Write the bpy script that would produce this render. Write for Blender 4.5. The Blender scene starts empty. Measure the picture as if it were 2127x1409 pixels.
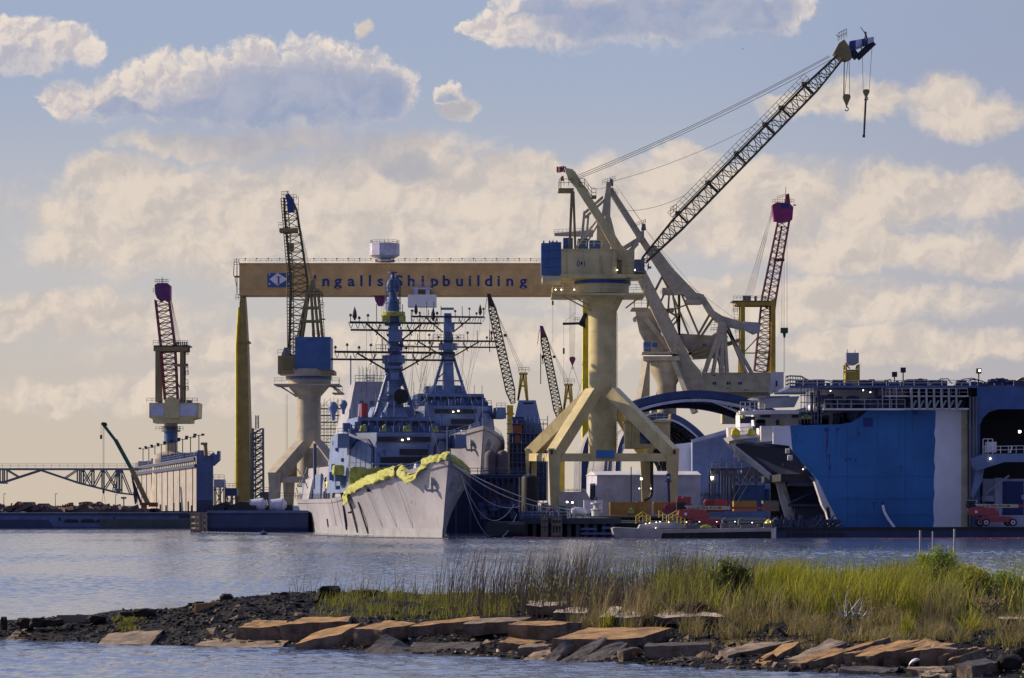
import bpy, bmesh, math, random
import numpy as np
from mathutils import Vector as V, Matrix, noise as mnoise
random.seed(7); rng = np.random.default_rng(7)
sc = bpy.context.scene
col = sc.collection
R = math.radians
# ------------------------------------------------------------ camera
FPX, CAMH, CX, HY = 6000.0, 5.3, 1063.5, 1053.0     # focal length in photo pixels, eye height, vanishing point
cam = bpy.data.cameras.new('camera'); cam_ob = bpy.data.objects.new('camera', cam); col.objects.link(cam_ob)
cam_ob.location = (0, 0, CAMH); cam_ob.rotation_euler = (R(90), 0, 0)
cam.sensor_width = 36; cam.lens = FPX/2127*36; cam.shift_y = (HY-704.5)/2127
cam.clip_start = 1; cam.clip_end = 30000
sc.camera = cam_ob
sc.view_settings.view_transform = 'Standard'; sc.view_settings.look = 'None'
sc.view_settings.exposure = 0.35; sc.view_settings.gamma = 1
sc.cycles.max_bounces = 6; sc.cycles.use_denoising = True
# ------------------------------------------------------------ sun: low, to the left and beyond the yard
SUN_AZ, SUN_EL = R(-72), R(25)                         # azimuth from +Y, negative to the left
sun = bpy.data.lights.new('sun', 'SUN'); sun.energy = 4.4; sun.angle = R(0.6); sun.color = (1.0, .80, .56)
sun_ob = bpy.data.objects.new('sun', sun); col.objects.link(sun_ob)
sdir = V((math.sin(SUN_AZ)*math.cos(SUN_EL), math.cos(SUN_AZ)*math.cos(SUN_EL), math.sin(SUN_EL)))
sun_ob.rotation_euler = sdir.to_track_quat('Z', 'Y').to_euler()
# ------------------------------------------------------------ world
world = bpy.data.worlds.new('World'); sc.world = world; world.use_nodes = True
wt = world.node_tree; wt.nodes.clear()
class E:                                              # tiny expression builder for math nodes
    t = wt
    def __init__(s, sock): s.s = sock
    @staticmethod
    def op(o, *a, clamp=False):
        n = E.t.nodes.new('ShaderNodeMath'); n.operation = o; n.use_clamp = clamp
        for i, x in enumerate(a):
            if isinstance(x, E): E.t.links.new(x.s, n.inputs[i])
            else: n.inputs[i].default_value = x
        return E(n.outputs[0])
    def __add__(s, o): return E.op('ADD', s, o)
    __radd__ = __add__
    def __sub__(s, o): return E.op('SUBTRACT', s, o)
    def __rsub__(s, o): return E.op('SUBTRACT', o, s)
    def __mul__(s, o): return E.op('MULTIPLY', s, o)
    __rmul__ = __mul__
    def __truediv__(s, o): return E.op('DIVIDE', s, o)
def smooth(x, a, b):
    n = E.t.nodes.new('ShaderNodeMapRange'); n.interpolation_type = 'SMOOTHSTEP'
    E.t.links.new(x.s, n.inputs['Value']); n.inputs['From Min'].default_value = a; n.inputs['From Max'].default_value = b
    return E(n.outputs['Result'])
def vmath(o, *a):
    n = E.t.nodes.new('ShaderNodeVectorMath'); n.operation = o
    for i, x in enumerate(a):
        if isinstance(x, E): E.t.links.new(x.s, n.inputs[i])
        else: n.inputs[i].default_value = x
    return n
def mixc(f, a, b):
    n = E.t.nodes.new('ShaderNodeMix'); n.data_type = 'RGBA'
    for key, x in ((0, f), (6, a), (7, b)):
        if isinstance(x, E): E.t.links.new(x.s, n.inputs[key])
        else: n.inputs[key].default_value = x if key == 0 else (*x, 1)
    return E(n.outputs[2])
def lin(r, g, b, k=7.85):                             # 8-bit display colour -> scene linear over the background strength
    f = lambda c: (c/255/12.92 if c <= 10 else ((c/255+.055)/1.055)**2.4)
    return (f(r)*k, f(g)*k, f(b)*k)
def build_sky():
    tc = wt.nodes.new('ShaderNodeTexCoord'); sep = wt.nodes.new('ShaderNodeSeparateXYZ')
    wt.links.new(tc.outputs['Generated'], sep.inputs[0])
    dx, dy, dz = (E(sep.outputs[i]) for i in range(3))
    yy = E.op('MAXIMUM', E.op('ABSOLUTE', dy), .12)
    qx = dx/yy*6.0 + 1.0635; qy = 1.053 - dz/yy*6.0   # sky position; 1 unit = 1/6 of a radian near the view axis
    cmb = wt.nodes.new('ShaderNodeCombineXYZ'); wt.links.new(qx.s, cmb.inputs[0]); wt.links.new(qy.s, cmb.inputs[1])
    q = E(cmb.outputs[0])
    def noise(vec, scale, detail, rough=.55, colour=False, w=0):
        n = wt.nodes.new('ShaderNodeTexNoise'); n.inputs['Scale'].default_value = scale; n.inputs['Detail'].default_value = detail
        n.inputs['Roughness'].default_value = rough
        v = vmath('ADD', vec, (0, 0, w)); wt.links.new(v.outputs[0], n.inputs['Vector'])
        return E(n.outputs['Color' if colour else 'Fac'])
    w1 = E(vmath('SUBTRACT', noise(q, 7, 3, colour=True), (.5, .5, .5)).outputs[0])
    w1s = vmath('SCALE', w1); w1s.inputs['Scale'].default_value = .09
    w2 = E(vmath('SUBTRACT', noise(q, 26, 4, .6, colour=True, w=3), (.5, .5, .5)).outputs[0])
    w2s = vmath('SCALE', w2); w2s.inputs['Scale'].default_value = .04
    qw = E(vmath('ADD', E(vmath('ADD', q, E(w1s.outputs[0])).outputs[0]), E(w2s.outputs[0])).outputs[0])
    def field(blobs, vec):
        acc = None
        for cx, cy, rx, ry in blobs:
            m = vmath('MULTIPLY_ADD', vec, (1/rx, 1/ry, 0), (-cx/rx, -cy/ry, 0))
            d = vmath('DOT_PRODUCT', E(m.outputs[0]), E(m.outputs[0]))
            e = 1.0 - E(d.outputs['Value'])
            if acc is None: acc = e
            else:
                n = wt.nodes.new('ShaderNodeMath'); n.operation = 'SMOOTH_MAX'
                wt.links.new(acc.s, n.inputs[0]); wt.links.new(e.s, n.inputs[1]); n.inputs[2].default_value = .25; acc = E(n.outputs[0])
        return acc
    crisp = [(.155, .205, .075, .055), (.25, .205, .12, .065), (.35, .19, .13, .085), (.45, .19, .16, .09), (.56, .19, .17, .108), (.65, .19, .16, .118), (.74, .20, .13, .098),
             (.80, .205, .065, .08), (.03, .08, .10, .05), (.12, .095, .09, .05), (.17, .10, .045, .04), (.06, .125, .09, .03),
             (.93, .20, .034, .022),
             (1.10, .055, .13, .055), (1.22, .02, .2, .09), (1.40, .02, .20, .09), (1.56, .02, .14, .07), (.985, .055, .05, .018)]
    soft = [(.765, .055, .018, .022), (.94, .225, .04, .03), (.45, .46, .42, .13), (.9, .43, .3, .13), (1.5, .43, .5, .09), (.2, .5, .15, .07), (.22, .37, .09, .05), (.32, .40, .16, .06), (.45, .43, .25, .07), (.28, .49, .17, .075), (.6, .45, .3, .12), (.85, .345, .13, .06), (.76, .40, .2, .1),
            (.98, .42, .14, .09), (1.08, .355, .09, .05), (.10, .445, .035, .018), (1.3, .40, .22, .07), (1.52, .40, .22, .07), (1.85, .40, .17, .065), (2.02, .40, .13, .06),
            (1.42, .325, .07, .04), (1.78, .205, .13, .045), (1.96, .2, .09, .055), (2.02, .235, .12, .05), (1.68, .22, .1, .03), (1.2, .48, .3, .07), (.5, .3, .25, .03),
            (.15, .66, .3, .05), (.95, .52, .4, .08), (2.05, .53, .14, .05), (1.6, .63, .5, .05), (.9, .72, .7, .05), (1.9, .72, .3, .04), (.3, .82, .4, .04), (1.75, .52, .25, .05)]
    shade = [(.62, .235, .27, .125), (.77, .24, .11, .11), (.46, .25, .20, .065), (.26, .235, .10, .025), (1.30, .04, .20, .05), (1.5, .035, .2, .075), (.86, .36, .07, .03), (.935, .225, .04, .03), (.75, .27, .16, .05), (1.14, .02, .08, .025)]
    fb = noise(qw, 17, 6, .6)
    fine = noise(qw, 17, 6, .6)
    off = E(vmath('ADD', qw, (-.012, -.012, 0)).outputs[0])
    rel = (fine - noise(off, 17, 6, .6))              # relief seen against the sun's side
    def billow(vec):
        n = wt.nodes.new('ShaderNodeTexVoronoi'); n.feature = 'F1'; n.voronoi_dimensions = '2D'; n.normalize = True; n.inputs['Scale'].default_value = 26; n.inputs['Detail'].default_value = 2; n.inputs['Roughness'].default_value = .55; n.inputs['Lacunarity'].default_value = 2.2
        wt.links.new(vec.s, n.inputs['Vector']); return E(n.outputs['Distance'])
    bl = billow(qw); blo = billow(E(vmath('ADD', qw, (-.007, -.009, 0)).outputs[0]))
    puff = blo - bl                                   # lit and shaded sides of the puffs
    fx = noise(qw, 60, 5, .62, w=5)
    upq = E(vmath('ADD', qw, (-.018, -.05, 0)).outputs[0])
    FU = field(crisp, upq); fu = noise(upq, 17, 6, .6)
    FA = field(crisp, qw); FB = field(soft, qw); FC = field(shade, qw)
    fbs = noise(qw, 9, 5, .5, w=7)
    DA = FA + (fb - .5)*1.15 + (.36 - bl)*.75 + (fx - .5)*.3
    bot = smooth(FU - FA, .0, .7)                     # undersides fade out raggedly
    mA = smooth(DA, -.12, .46)*(1.0 - bot) + smooth(DA, -.1, 1.0)*bot
    thick = smooth(FU + (fu - .5)*1.3, .22, .85)      # depth of cloud between here and the sun
    DB = FB*.9 + (fbs - .5)*1.6 + (fb - .5)*.7 + (.36 - bl)*.3 + (fx - .5)*.3
    mB = smooth(DB, -.42, .62)
    sh = smooth(FC + (fb - .5)*1.5 + (fbs - .5)*.8, -.45, .65)
    # open sky: dusty cream at the horizon, pale blue higher up
    up = E.op('MAXIMUM', dz, 0.0)
    nis = wt.nodes.new('ShaderNodeTexSky'); nis.sky_type = 'NISHITA'; nis.sun_disc = False
    nis.sun_elevation = SUN_EL; nis.sun_rotation = SUN_AZ; nis.air_density = 1.0; nis.dust_density = 1.5; nis.ozone_density = 1.5
    nsky = E(nis.outputs[0])
    g1 = mixc(smooth(qy, 1.06, .50), lin(207, 192, 174), lin(194, 192, 193))
    g2 = mixc(smooth(qy, .62, .05), g1, lin(160, 174, 199))
    g2 = mixc(smooth(qx, 1.3, 2.3)*.45, g2, lin(146, 152, 178))
    g2 = mixc(smooth(qy, -.05, -1.0), g2, lin(168, 186, 230))
    hazef = smooth(dz, .98, .42) * smooth(dy, -.6, .5)
    behind = mixc(smooth(dz, .0, .6), lin(164, 168, 200), lin(98, 114, 178))
    behind = mixc(.1, behind, nsky)
    behind = mixc(smooth(dx, -.5, .9), behind, mixc(smooth(dz, .0, .6), lin(54, 62, 98), lin(44, 56, 104)))   # the sky dims away from the sun
    base = mixc(hazef, behind, g2)
    bright = mixc(smooth(qy, .05, .5), lin(242, 228, 213), lin(232, 214, 195))
    bright = mixc(smooth(rel*.9 + puff*.5, -.15, .13), mixc(.65, bright, lin(172, 170, 186)), bright)
    grey = mixc(smooth(fbs*.5 + fine*.5, .38, .64), lin(148, 161, 190), lin(172, 177, 196))
    deep = E.op('MAXIMUM', smooth(FA + (fb - .5)*.9 + (.36 - bl)*.8, .06, .75), bot)
    tk = E.op('MAXIMUM', thick*.4, sh*deep*.97)
    cA = mixc(tk, mixc(smooth(DA, .1, 1.1)*.3, bright, lin(190, 184, 190)), grey)
    relb = fbs - noise(E(vmath('ADD', qw, (-.022, -.022, 0)).outputs[0]), 9, 5, .5, w=7)
    bB = mixc(smooth(relb + rel*.35 + puff*.22, -.18, .16), lin(200, 190, 183), lin(230, 214, 197))
    cB = mixc(sh*.6, bB, lin(158, 162, 178))
    s1 = mixc(mB*.86*smooth(dz, .0, .04), base, cB)
    s2 = mixc(mA*.93, s1, cA)
    # loose cloud over the rest of the dome
    gen = noise(E(tc.outputs['Generated']), 4.5, 6, .6, w=2)
    high = smooth(dz, .19, .32)*smooth(gen, .48, .68)
    s3 = mixc(high*.55, s2, lin(205, 205, 212))
    below = mixc(smooth(dz, -.02, .0), lin(60, 66, 80), s3)
    bg = wt.nodes.new('ShaderNodeBackground'); bg.inputs['Strength'].default_value = .1
    wt.links.new(below.s, bg.inputs['Color'])
    out = wt.nodes.new('ShaderNodeOutputWorld'); wt.links.new(bg.outputs[0], out.inputs['Surface'])
build_sky()
world.cycles.sampling_method = 'MANUAL'; world.cycles.sample_map_resolution = 512
# ------------------------------------------------------------ helpers
S = lambda Y: Y/FPX
def W(px, py, Y): return V(((px-CX)*Y/FPX, Y, CAMH-(py-HY)*Y/FPX))
def G(px, Y, z): return V(((px-CX)*Y/FPX, Y, z))
def zat(py, Y): return CAMH-(py-HY)*Y/FPX
ORG = {}
def tag(o, label=None, cat=None, group=None, kind=None):
    for k, v in (('label', label), ('category', cat), ('group', group), ('kind', kind)):
        if v: o[k] = v
    return o
def thing(name, label, cat, loc, group=None):
    o = bpy.data.objects.new(name, None); col.objects.link(o); o.location = loc; o.empty_display_size = .5
    ORG[o.name] = V(loc); return tag(o, label, cat, group)
class MB:
    def __init__(s): s.v = []; s.f = []; s.pr = []
    def add(s, vs, fs):
        n = len(s.v); k = len(s.f); s.v.extend(V(a) for a in vs); s.f.extend(tuple(i+n for i in f) for f in fs); s.pr.append((n, len(s.v), k, len(s.f))); return s
    def quad(s, *p): return s.add(p, [tuple(range(len(p)))])
    def hexa(s, b, t):
        n = len(b); return s.add(list(b)+list(t), [tuple(reversed(range(n))), tuple(range(n, 2*n))]+[(i, (i+1) % n, (i+1) % n+n, i+n) for i in range(n)])
    def box(s, x0, x1, y0, y1, z0, z1):
        return s.hexa([(x0, y0, z0), (x1, y0, z0), (x1, y1, z0), (x0, y1, z0)], [(x0, y0, z1), (x1, y0, z1), (x1, y1, z1), (x0, y1, z1)])
    def cbox(s, c, d, rot=None):
        rot = rot or Matrix.Identity(3); c = V(c)
        P = [c+rot @ V((i*d[0]/2, j*d[1]/2, k*d[2]/2)) for k in (-1, 1) for (i, j) in ((-1, -1), (1, -1), (1, 1), (-1, 1))]
        return s.hexa(P[:4], P[4:])
    def prism(s, poly, ext):
        ext = V(ext); a = [V(p) for p in poly]; return s.hexa(a, [p+ext for p in a])
    def pp(s, poly, Y, d):                             # outline at distance Y, pushed d metres away
        return s.prism([W(x, y, Y) for x, y in poly], (0, d, 0))
    def pb(s, x0, x1, y0, y1, Y, d): return s.pp([(x0, y1), (x1, y1), (x1, y0), (x0, y0)], Y, d)
    def bar(s, p, q, w, h=None, up=(0, 0, 1)):
        p = V(p); q = V(q); h = h or w; d = (q-p)
        if d.length < 1e-6: return s
        d.normalize(); u = V(up)
        if abs(d.dot(u)) > .98: u = V((0, 1, 0))
        a = d.cross(u).normalized()*(w/2); b = a.normalized().cross(d).normalized()*(h/2)
        return s.hexa([p-a-b, p+a-b, p+a+b, p-a+b], [q-a-b, q+a-b, q+a+b, q-a+b])
    def tube(s, p, q, r, n=6, r2=None):
        p = V(p); q = V(q); d = q-p
        if d.length < 1e-6: return s
        d.normalize(); u = V((0, 0, 1)) if abs(d.z) < .9 else V((0, 1, 0)); a = d.cross(u).normalized(); b = d.cross(a); r2 = r if r2 is None else r2
        cs = [(math.cos(2*math.pi*i/n), math.sin(2*math.pi*i/n)) for i in range(n)]
        return s.hexa([p+(a*c+b*e)*r for c, e in cs], [q+(a*c+b*e)*r2 for c, e in cs])
    def wire(s, p, q, r, sag=0, n=1):
        p = V(p); q = V(q); last = p
        for i in range(1, n+1):
            t = i/n; c = p.lerp(q, t)-V((0, 0, 4*sag*t*(1-t))); s.tube(last, c, r, 3); last = c
        return s
    def path(s, pts, r, n=5):
        for a, b in zip(pts, pts[1:]): s.tube(a, b, r, n)
        return s
    def loft(s, rings, cap=True, closed=True):
        n = len(rings[0]); vs = [p for r in rings for p in r]; fs = []
        for k in range(len(rings)-1):
            for i in range(n if closed else n-1):
                j = (i+1) % n; fs.append((k*n+i, k*n+j, (k+1)*n+j, (k+1)*n+i))
        if cap and closed: fs += [tuple(reversed(range(n))), tuple(range((len(rings)-1)*n, len(rings)*n))]
        return s.add(vs, fs)
    def lathe(s, c, prof, n=24):
        c = V(c); return s.loft([[c+V((r*math.cos(2*math.pi*i/n), r*math.sin(2*math.pi*i/n), z)) for i in range(n)] for r, z in prof])
    def rail(s, pts, h=1.1, step=1.8, r=.035, closed=False):
        pts = [V(p) for p in pts]
        if closed: pts = pts+[pts[0]]
        for a, b in zip(pts, pts[1:]):
            n = max(1, round((b-a).length/step))
            for i in range(n+1): s.tube(a.lerp(b, i/n), a.lerp(b, i/n)+V((0, 0, h)), r, 4)
            for f in (.5, 1): s.tube(a+V((0, 0, h*f)), b+V((0, 0, h*f)), r, 4)
        return s
    def ladder(s, p, q, w, step=.6, r=.05, side=(1, 0, 0)):
        p = V(p); q = V(q); a = V(side).normalized()*w/2; n = max(1, int((q-p).length/step))
        s.tube(p-a, q-a, r, 4); s.tube(p+a, q+a, r, 4)
        for i in range(n+1): c = p.lerp(q, i/n); s.tube(c-a, c+a, r*.8, 4)
        return s
    def lattice(s, p0, p1, a0, b0, a1, b1, n, tc, td, side=(0, 1, 0), xb=False):
        p0 = V(p0); p1 = V(p1); d = (p1-p0).normalized(); sd = V(side); sd = (sd-d*sd.dot(d)).normalized(); up = sd.cross(d).normalized()
        def node(k, i, j): t = k/n; return p0.lerp(p1, t)+sd*i*(a0+(a1-a0)*t)+up*j*(b0+(b1-b0)*t)
        cs = [(-1, -1), (1, -1), (1, 1), (-1, 1)]
        for c in cs: s.bar(node(0, *c), node(n, *c), tc)
        for k in range(n):
            for m in range(4):
                c, e = cs[m], cs[(m+1) % 4]
                s.bar(node(k, *c), node(k, *e), td)
                if k % 2: c, e = e, c
                s.bar(node(k, *c), node(k+1, *e), td)
                if xb: s.bar(node(k, *e), node(k+1, *c), td)
        return s
    def pieces(s, rope):
        """groups of primitives that touch: one part each"""
        n = len(s.pr); root = list(range(n))
        def find(i):
            while root[i] != i: root[i] = root[root[i]]; i = root[i]
            return i
        A = np.array([tuple(p) for p in s.v]); lo = np.array([A[a:b].min(0) for a, b, _, _ in s.pr]); hi = np.array([A[a:b].max(0) for a, b, _, _ in s.pr])
        for i in range(n):
            hit = np.nonzero(np.all((lo[i]-.12 <= hi[i+1:]) & (hi[i]+.12 >= lo[i+1:]), 1))[0]+i+1
            for j in hit:
                if rope:
                    P, Q = A[s.pr[i][0]:s.pr[i][1]], A[s.pr[j][0]:s.pr[j][1]]
                    if np.min(np.linalg.norm(P[:, None]-Q[None], axis=2)) > .05: continue
                a, b = find(i), find(int(j))
                if a != b: root[b] = a
        g = {}
        for i in range(n): g.setdefault(find(i), []).append(i)
        g = sorted(g.values(), key=lambda q: -max(np.linalg.norm(hi[q].max(0)-lo[q].min(0)), 0))
        return g[:59]+([sum(g[59:], [])] if len(g) > 59 else [])
    WHOLE = set('lettering cladding side_rib skin_seam arch_rib girder_railing plate_seam pile_row stripe emblem emblem_letter float_row joint_row wall_fender tube_frame staging boom truss trestle yardarm hull deck_bracket array_face pontoon_edge boom_walkway mast_leg brace machine_tower hull_body counterweight waling leg roof_skin boot_top truss foliage stem pipe_frame portal_frame lever_mast front_mast'.split())
    def build(s, name, mat, parent=None, smooth=False, origin=None):
        if parent is not None and name not in MB.WHOLE and 1 < len(s.pr) < 400:
            gs = s.pieces('rope' in name or name in ('sling', 'back_stay'))
            if len(gs) > 1:
                out = []
                for q in gs:
                    m = MB(); 
                    for i in q: a, b, c, d = s.pr[i]; m.add(s.v[a:b], [tuple(k-a for k in f) for f in s.f[c:d]])
                    out.append(m._build(name, mat, parent, smooth, origin))
                return out[0]
        return s._build(name, mat, parent, smooth, origin)
    def _build(s, name, mat, parent=None, smooth=False, origin=None):
        me = bpy.data.meshes.new(name)
        if parent is not None: o0 = ORG[parent.name]
        elif origin is not None: o0 = V(origin)
        else:
            xs = [p.x for p in s.v]; ys = [p.y for p in s.v]; o0 = V(((min(xs)+max(xs))/2, (min(ys)+max(ys))/2, min(p.z for p in s.v)))
        me.from_pydata([tuple(p-o0) for p in s.v], [], s.f); me.update()
        bm = bmesh.new(); bm.from_mesh(me); bmesh.ops.recalc_face_normals(bm, faces=bm.faces); bm.to_mesh(me); bm.free()
        if smooth:
            for p in me.polygons: p.use_smooth = True
            me.set_sharp_from_angle(angle=R(35))
        me.materials.append(mat)
        o = bpy.data.objects.new(name, me); col.objects.link(o)
        if parent is not None: o.parent = parent
        else: o.location = o0
        ORG[o.name] = o0
        return o
def copy_tree(o, loc, label=None):
    c = o.copy(); col.objects.link(c); c.location = loc; ORG[c.name] = V(loc)
    if label: c['label'] = label
    for ch in [x for x in bpy.data.objects if x.parent == o]:
        k = ch.copy(); col.objects.link(k); k.parent = c
        for g in [x for x in bpy.data.objects if x.parent == ch]:
            h = g.copy(); col.objects.link(h); h.parent = k
    return c
_font = {}
def letters(name, items, mat, parent=None, bold=.0, depth=.03):
    """items: (text, centre-bottom Vector, height in metres, width squeeze); one lettering mesh facing the camera side (-Y)."""
    m = MB(); dg = None
    for txt, pos, h, sq in items:
        cu = bpy.data.curves.new('lettering', 'FONT'); cu.body = txt; cu.align_x = 'CENTER'; cu.size = h/.70; cu.offset = bold*h; cu.extrude = depth; cu.resolution_u = 3
        ob = bpy.data.objects.new('lettering', cu); col.objects.link(ob)
        me = bpy.data.meshes.new_from_object(ob.evaluated_get(bpy.context.evaluated_depsgraph_get()))
        m.add([V((v.co.x*sq, -v.co.z, v.co.y))+V(pos) for v in me.vertices], [tuple(p.vertices) for p in me.polygons])
        bpy.data.objects.remove(ob); bpy.data.meshes.remove(me); bpy.data.curves.remove(cu)
    return m.build(name, mat, parent)
# ------------------------------------------------------------ materials
MATS = {}
def M(name, c, rough=.55, metal=0, var=.18, vs=.35, streak=0, sc_=None, dirt=(.09, .06, .04), bump=0, bs=4, spec=.4):
    m = bpy.data.materials.new(name); m.use_nodes = True; t = m.node_tree; b = t.nodes['Principled BSDF']
    E.t = t
    tc = t.nodes.new('ShaderNodeTexCoord')
    def nz(scale, detail, mp=None):
        n = t.nodes.new('ShaderNodeTexNoise'); n.inputs['Scale'].default_value = scale; n.inputs['Detail'].default_value = detail; n.inputs['Roughness'].default_value = .62
        if mp:
            k = t.nodes.new('ShaderNodeMapping'); k.inputs['Scale'].default_value = mp; t.links.new(tc.outputs['Object'], k.inputs[0]); t.links.new(k.outputs[0], n.inputs['Vector'])
        else: t.links.new(tc.outputs['Object'], n.inputs['Vector'])
        return E(n.outputs['Fac'])
    n1 = nz(vs, 7)
    lo = tuple(x*(1-var) for x in c); hi = tuple(min(1, x*(1+var)) for x in c)
    cc = mixc(smooth(n1, .3, .7), lo, hi)
    if streak:
        s_ = nz(1.0, 5, (1.3, 1.3, .10)); cc = mixc(smooth(s_, .56, .78)*streak, cc, dirt)
        p_ = nz(vs*4, 6); cc = mixc(smooth(p_, .63, .74)*streak*.8, cc, dirt)
    t.links.new(cc.s, b.inputs['Base Color'])
    b.inputs['Roughness'].default_value = rough; b.inputs['Metallic'].default_value = metal; b.inputs['Specular IOR Level'].default_value = spec
    if bump:
        bp = t.nodes.new('ShaderNodeBump'); bp.inputs['Strength'].default_value = bump; bp.inputs['Distance'].default_value = .1
        t.links.new(nz(bs, 6).s, bp.inputs['Height']); t.links.new(bp.outputs[0], b.inputs['Normal'])
    MATS[name] = m; return m
def glow(name, c, k):
    m = bpy.data.materials.new(name); m.use_nodes = True; b = m.node_tree.nodes['Principled BSDF']
    b.inputs['Base Color'].default_value = (*c, 1); b.inputs['Emission Color'].default_value = (*c, 1); b.inputs['Emission Strength'].default_value = k
    MATS[name] = m
M('cream', (.56, .48, .25), .5, streak=.5); M('cream_pale', (.52, .48, .34), .5, streak=.35); M('yellow', (.46, .33, .05), .5, streak=.3)
M('girder', (.66, .43, .18), .55, streak=.25, vs=.15); M('greycream', (.38, .34, .26), .55, streak=.35)
M('olive', (.24, .19, .09), .6, streak=.3); M('olive_backlit', (.085, .072, .035), .6); M('leg_yellow', (.30, .225, .065), .55, streak=.3); M('rope', (.06, .055, .05), .7); M('dark', (.025, .027, .035), .7); M('black', (.012, .012, .015), .6)  # the darker olive puts the booms' backlit shade into the paint
M('blue', (.045, .11, .28), .45, streak=.2); M('blue_deep', (.02, .05, .22), .5, streak=.2); M('hullseam', (.024, .125, .33), .5); M('hullblue', (.032, .155, .40), .5, streak=.55, vs=.12, dirt=(.01, .05, .13))
M('white', (.62, .62, .64), .5, streak=.35, vs=.2); M('white_clean', (.76, .76, .84), .5, var=.06)
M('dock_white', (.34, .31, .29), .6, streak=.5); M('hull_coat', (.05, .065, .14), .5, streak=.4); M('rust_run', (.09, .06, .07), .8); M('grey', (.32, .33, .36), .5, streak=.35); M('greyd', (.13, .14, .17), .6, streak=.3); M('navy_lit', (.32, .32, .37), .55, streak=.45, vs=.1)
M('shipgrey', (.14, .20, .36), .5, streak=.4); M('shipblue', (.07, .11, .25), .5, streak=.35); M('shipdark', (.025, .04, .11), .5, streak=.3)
M('purple', (.14, .03, .14), .5, streak=.2); M('magenta', (.30, .03, .16), .5, streak=.2); M('red', (.32, .05, .065), .45, streak=.2); M('rust', (.20, .07, .035), .8, streak=.4)
M('lime', (.36, .38, .09), .7, var=.3, vs=1.2); M('yellowbag', (.75, .60, .03), .7, var=.2); M('orange', (.42, .23, .05), .6, streak=.3)
M('green', (.02, .10, .07), .45); M('scrap', (.11, .09, .10), .8, streak=.5); M('timber', (.20, .17, .14), .85, streak=.5, vs=2); M('pierdark', (.05, .06, .075), .8, streak=.4)
M('fabric', (.72, .72, .72), .6, streak=.25, vs=.3); M('fabric_in', (.06, .09, .20), .7); M('arch_steel', (.04, .07, .18), .6)
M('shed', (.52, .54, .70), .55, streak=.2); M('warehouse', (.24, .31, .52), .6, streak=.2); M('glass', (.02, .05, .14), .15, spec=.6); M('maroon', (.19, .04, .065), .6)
M('concrete', (.28, .215, .15), .85, var=.4, vs=1.3, streak=.8, bump=.5, bs=5); M('concrete_warm', (.38, .225, .09), .85, var=.4, vs=1.2, streak=.7, bump=.45, bs=4, dirt=(.13, .07, .04)); M('concrete_shade_chip', (.15, .115, .09), .9, var=.5, vs=1.6, streak=.8, bump=.7, bs=6, dirt=(.03, .025, .025))
M('concrete_pale', (.52, .44, .34), .9, var=.25, vs=1.5, streak=.5, bump=.5); M('concrete_dark', (.10, .09, .088), .85, var=.35, vs=.9, streak=.6, bump=.6, bs=5, dirt=(.03, .03, .03)); M('stone', (.013, .011, .011), .85, var=.5, vs=1.5, bump=.8, bs=6)
M('barnacle', (.36, .31, .22), .95, var=.5, vs=5, bump=1, bs=14); M('bark', (.10, .08, .07), .9, var=.4, vs=3)
M('deck_yellow', (.55, .42, .06), .5); M('steelpost', (.30, .31, .36), .45, metal=.4); M('galv', (.24, .26, .30), .5, metal=.3)
glow('lamp', (1.0, .87, .62), 6.0)
def grassmat(name, c1, c2, tr=.35):
    m = bpy.data.materials.new(name); m.use_nodes = True; t = m.node_tree; E.t = t; b = t.nodes['Principled BSDF']
    g = t.nodes.new('ShaderNodeNewGeometry'); tc = t.nodes.new('ShaderNodeTexCoord'); n = t.nodes.new('ShaderNodeTexNoise'); n.inputs['Scale'].default_value = .5; n.inputs['Detail'].default_value = 4
    t.links.new(tc.outputs['Object'], n.inputs['Vector'])
    f = E(g.outputs['Random Per Island'])*.6 + smooth(E(n.outputs['Fac']), .35, .65)*.4
    cc = mixc(f, c1, c2); t.links.new(cc.s, b.inputs['Base Color']); b.inputs['Roughness'].default_value = .6; b.inputs['Specular IOR Level'].default_value = .25
    tl = t.nodes.new('ShaderNodeBsdfTranslucent'); t.links.new(cc.s, tl.inputs['Color']); mx = t.nodes.new('ShaderNodeMixShader'); mx.inputs[0].default_value = tr
    t.links.new(b.outputs[0], mx.inputs[1]); t.links.new(tl.outputs[0], mx.inputs[2]); t.links.new(mx.outputs[0], t.nodes['Material Output'].inputs['Surface'])
    MATS[name] = m
grassmat('reed_green', (.04, .06, .015), (.52, .52, .08), .5); grassmat('reed_lime', (.10, .13, .02), (.62, .58, .06), .5); grassmat('grass_short', (.09, .11, .02), (.36, .34, .06), .45); grassmat('grass_dry', (.05, .042, .03), (.50, .41, .20), .42)
grassmat('stalk', (.07, .055, .05), (.17, .13, .10), .1); grassmat('leaf_dark', (.03, .05, .015), (.16, .18, .04)); grassmat('leaf_feather', (.12, .19, .04), (.40, .50, .12), .45)
X = MATS
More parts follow.
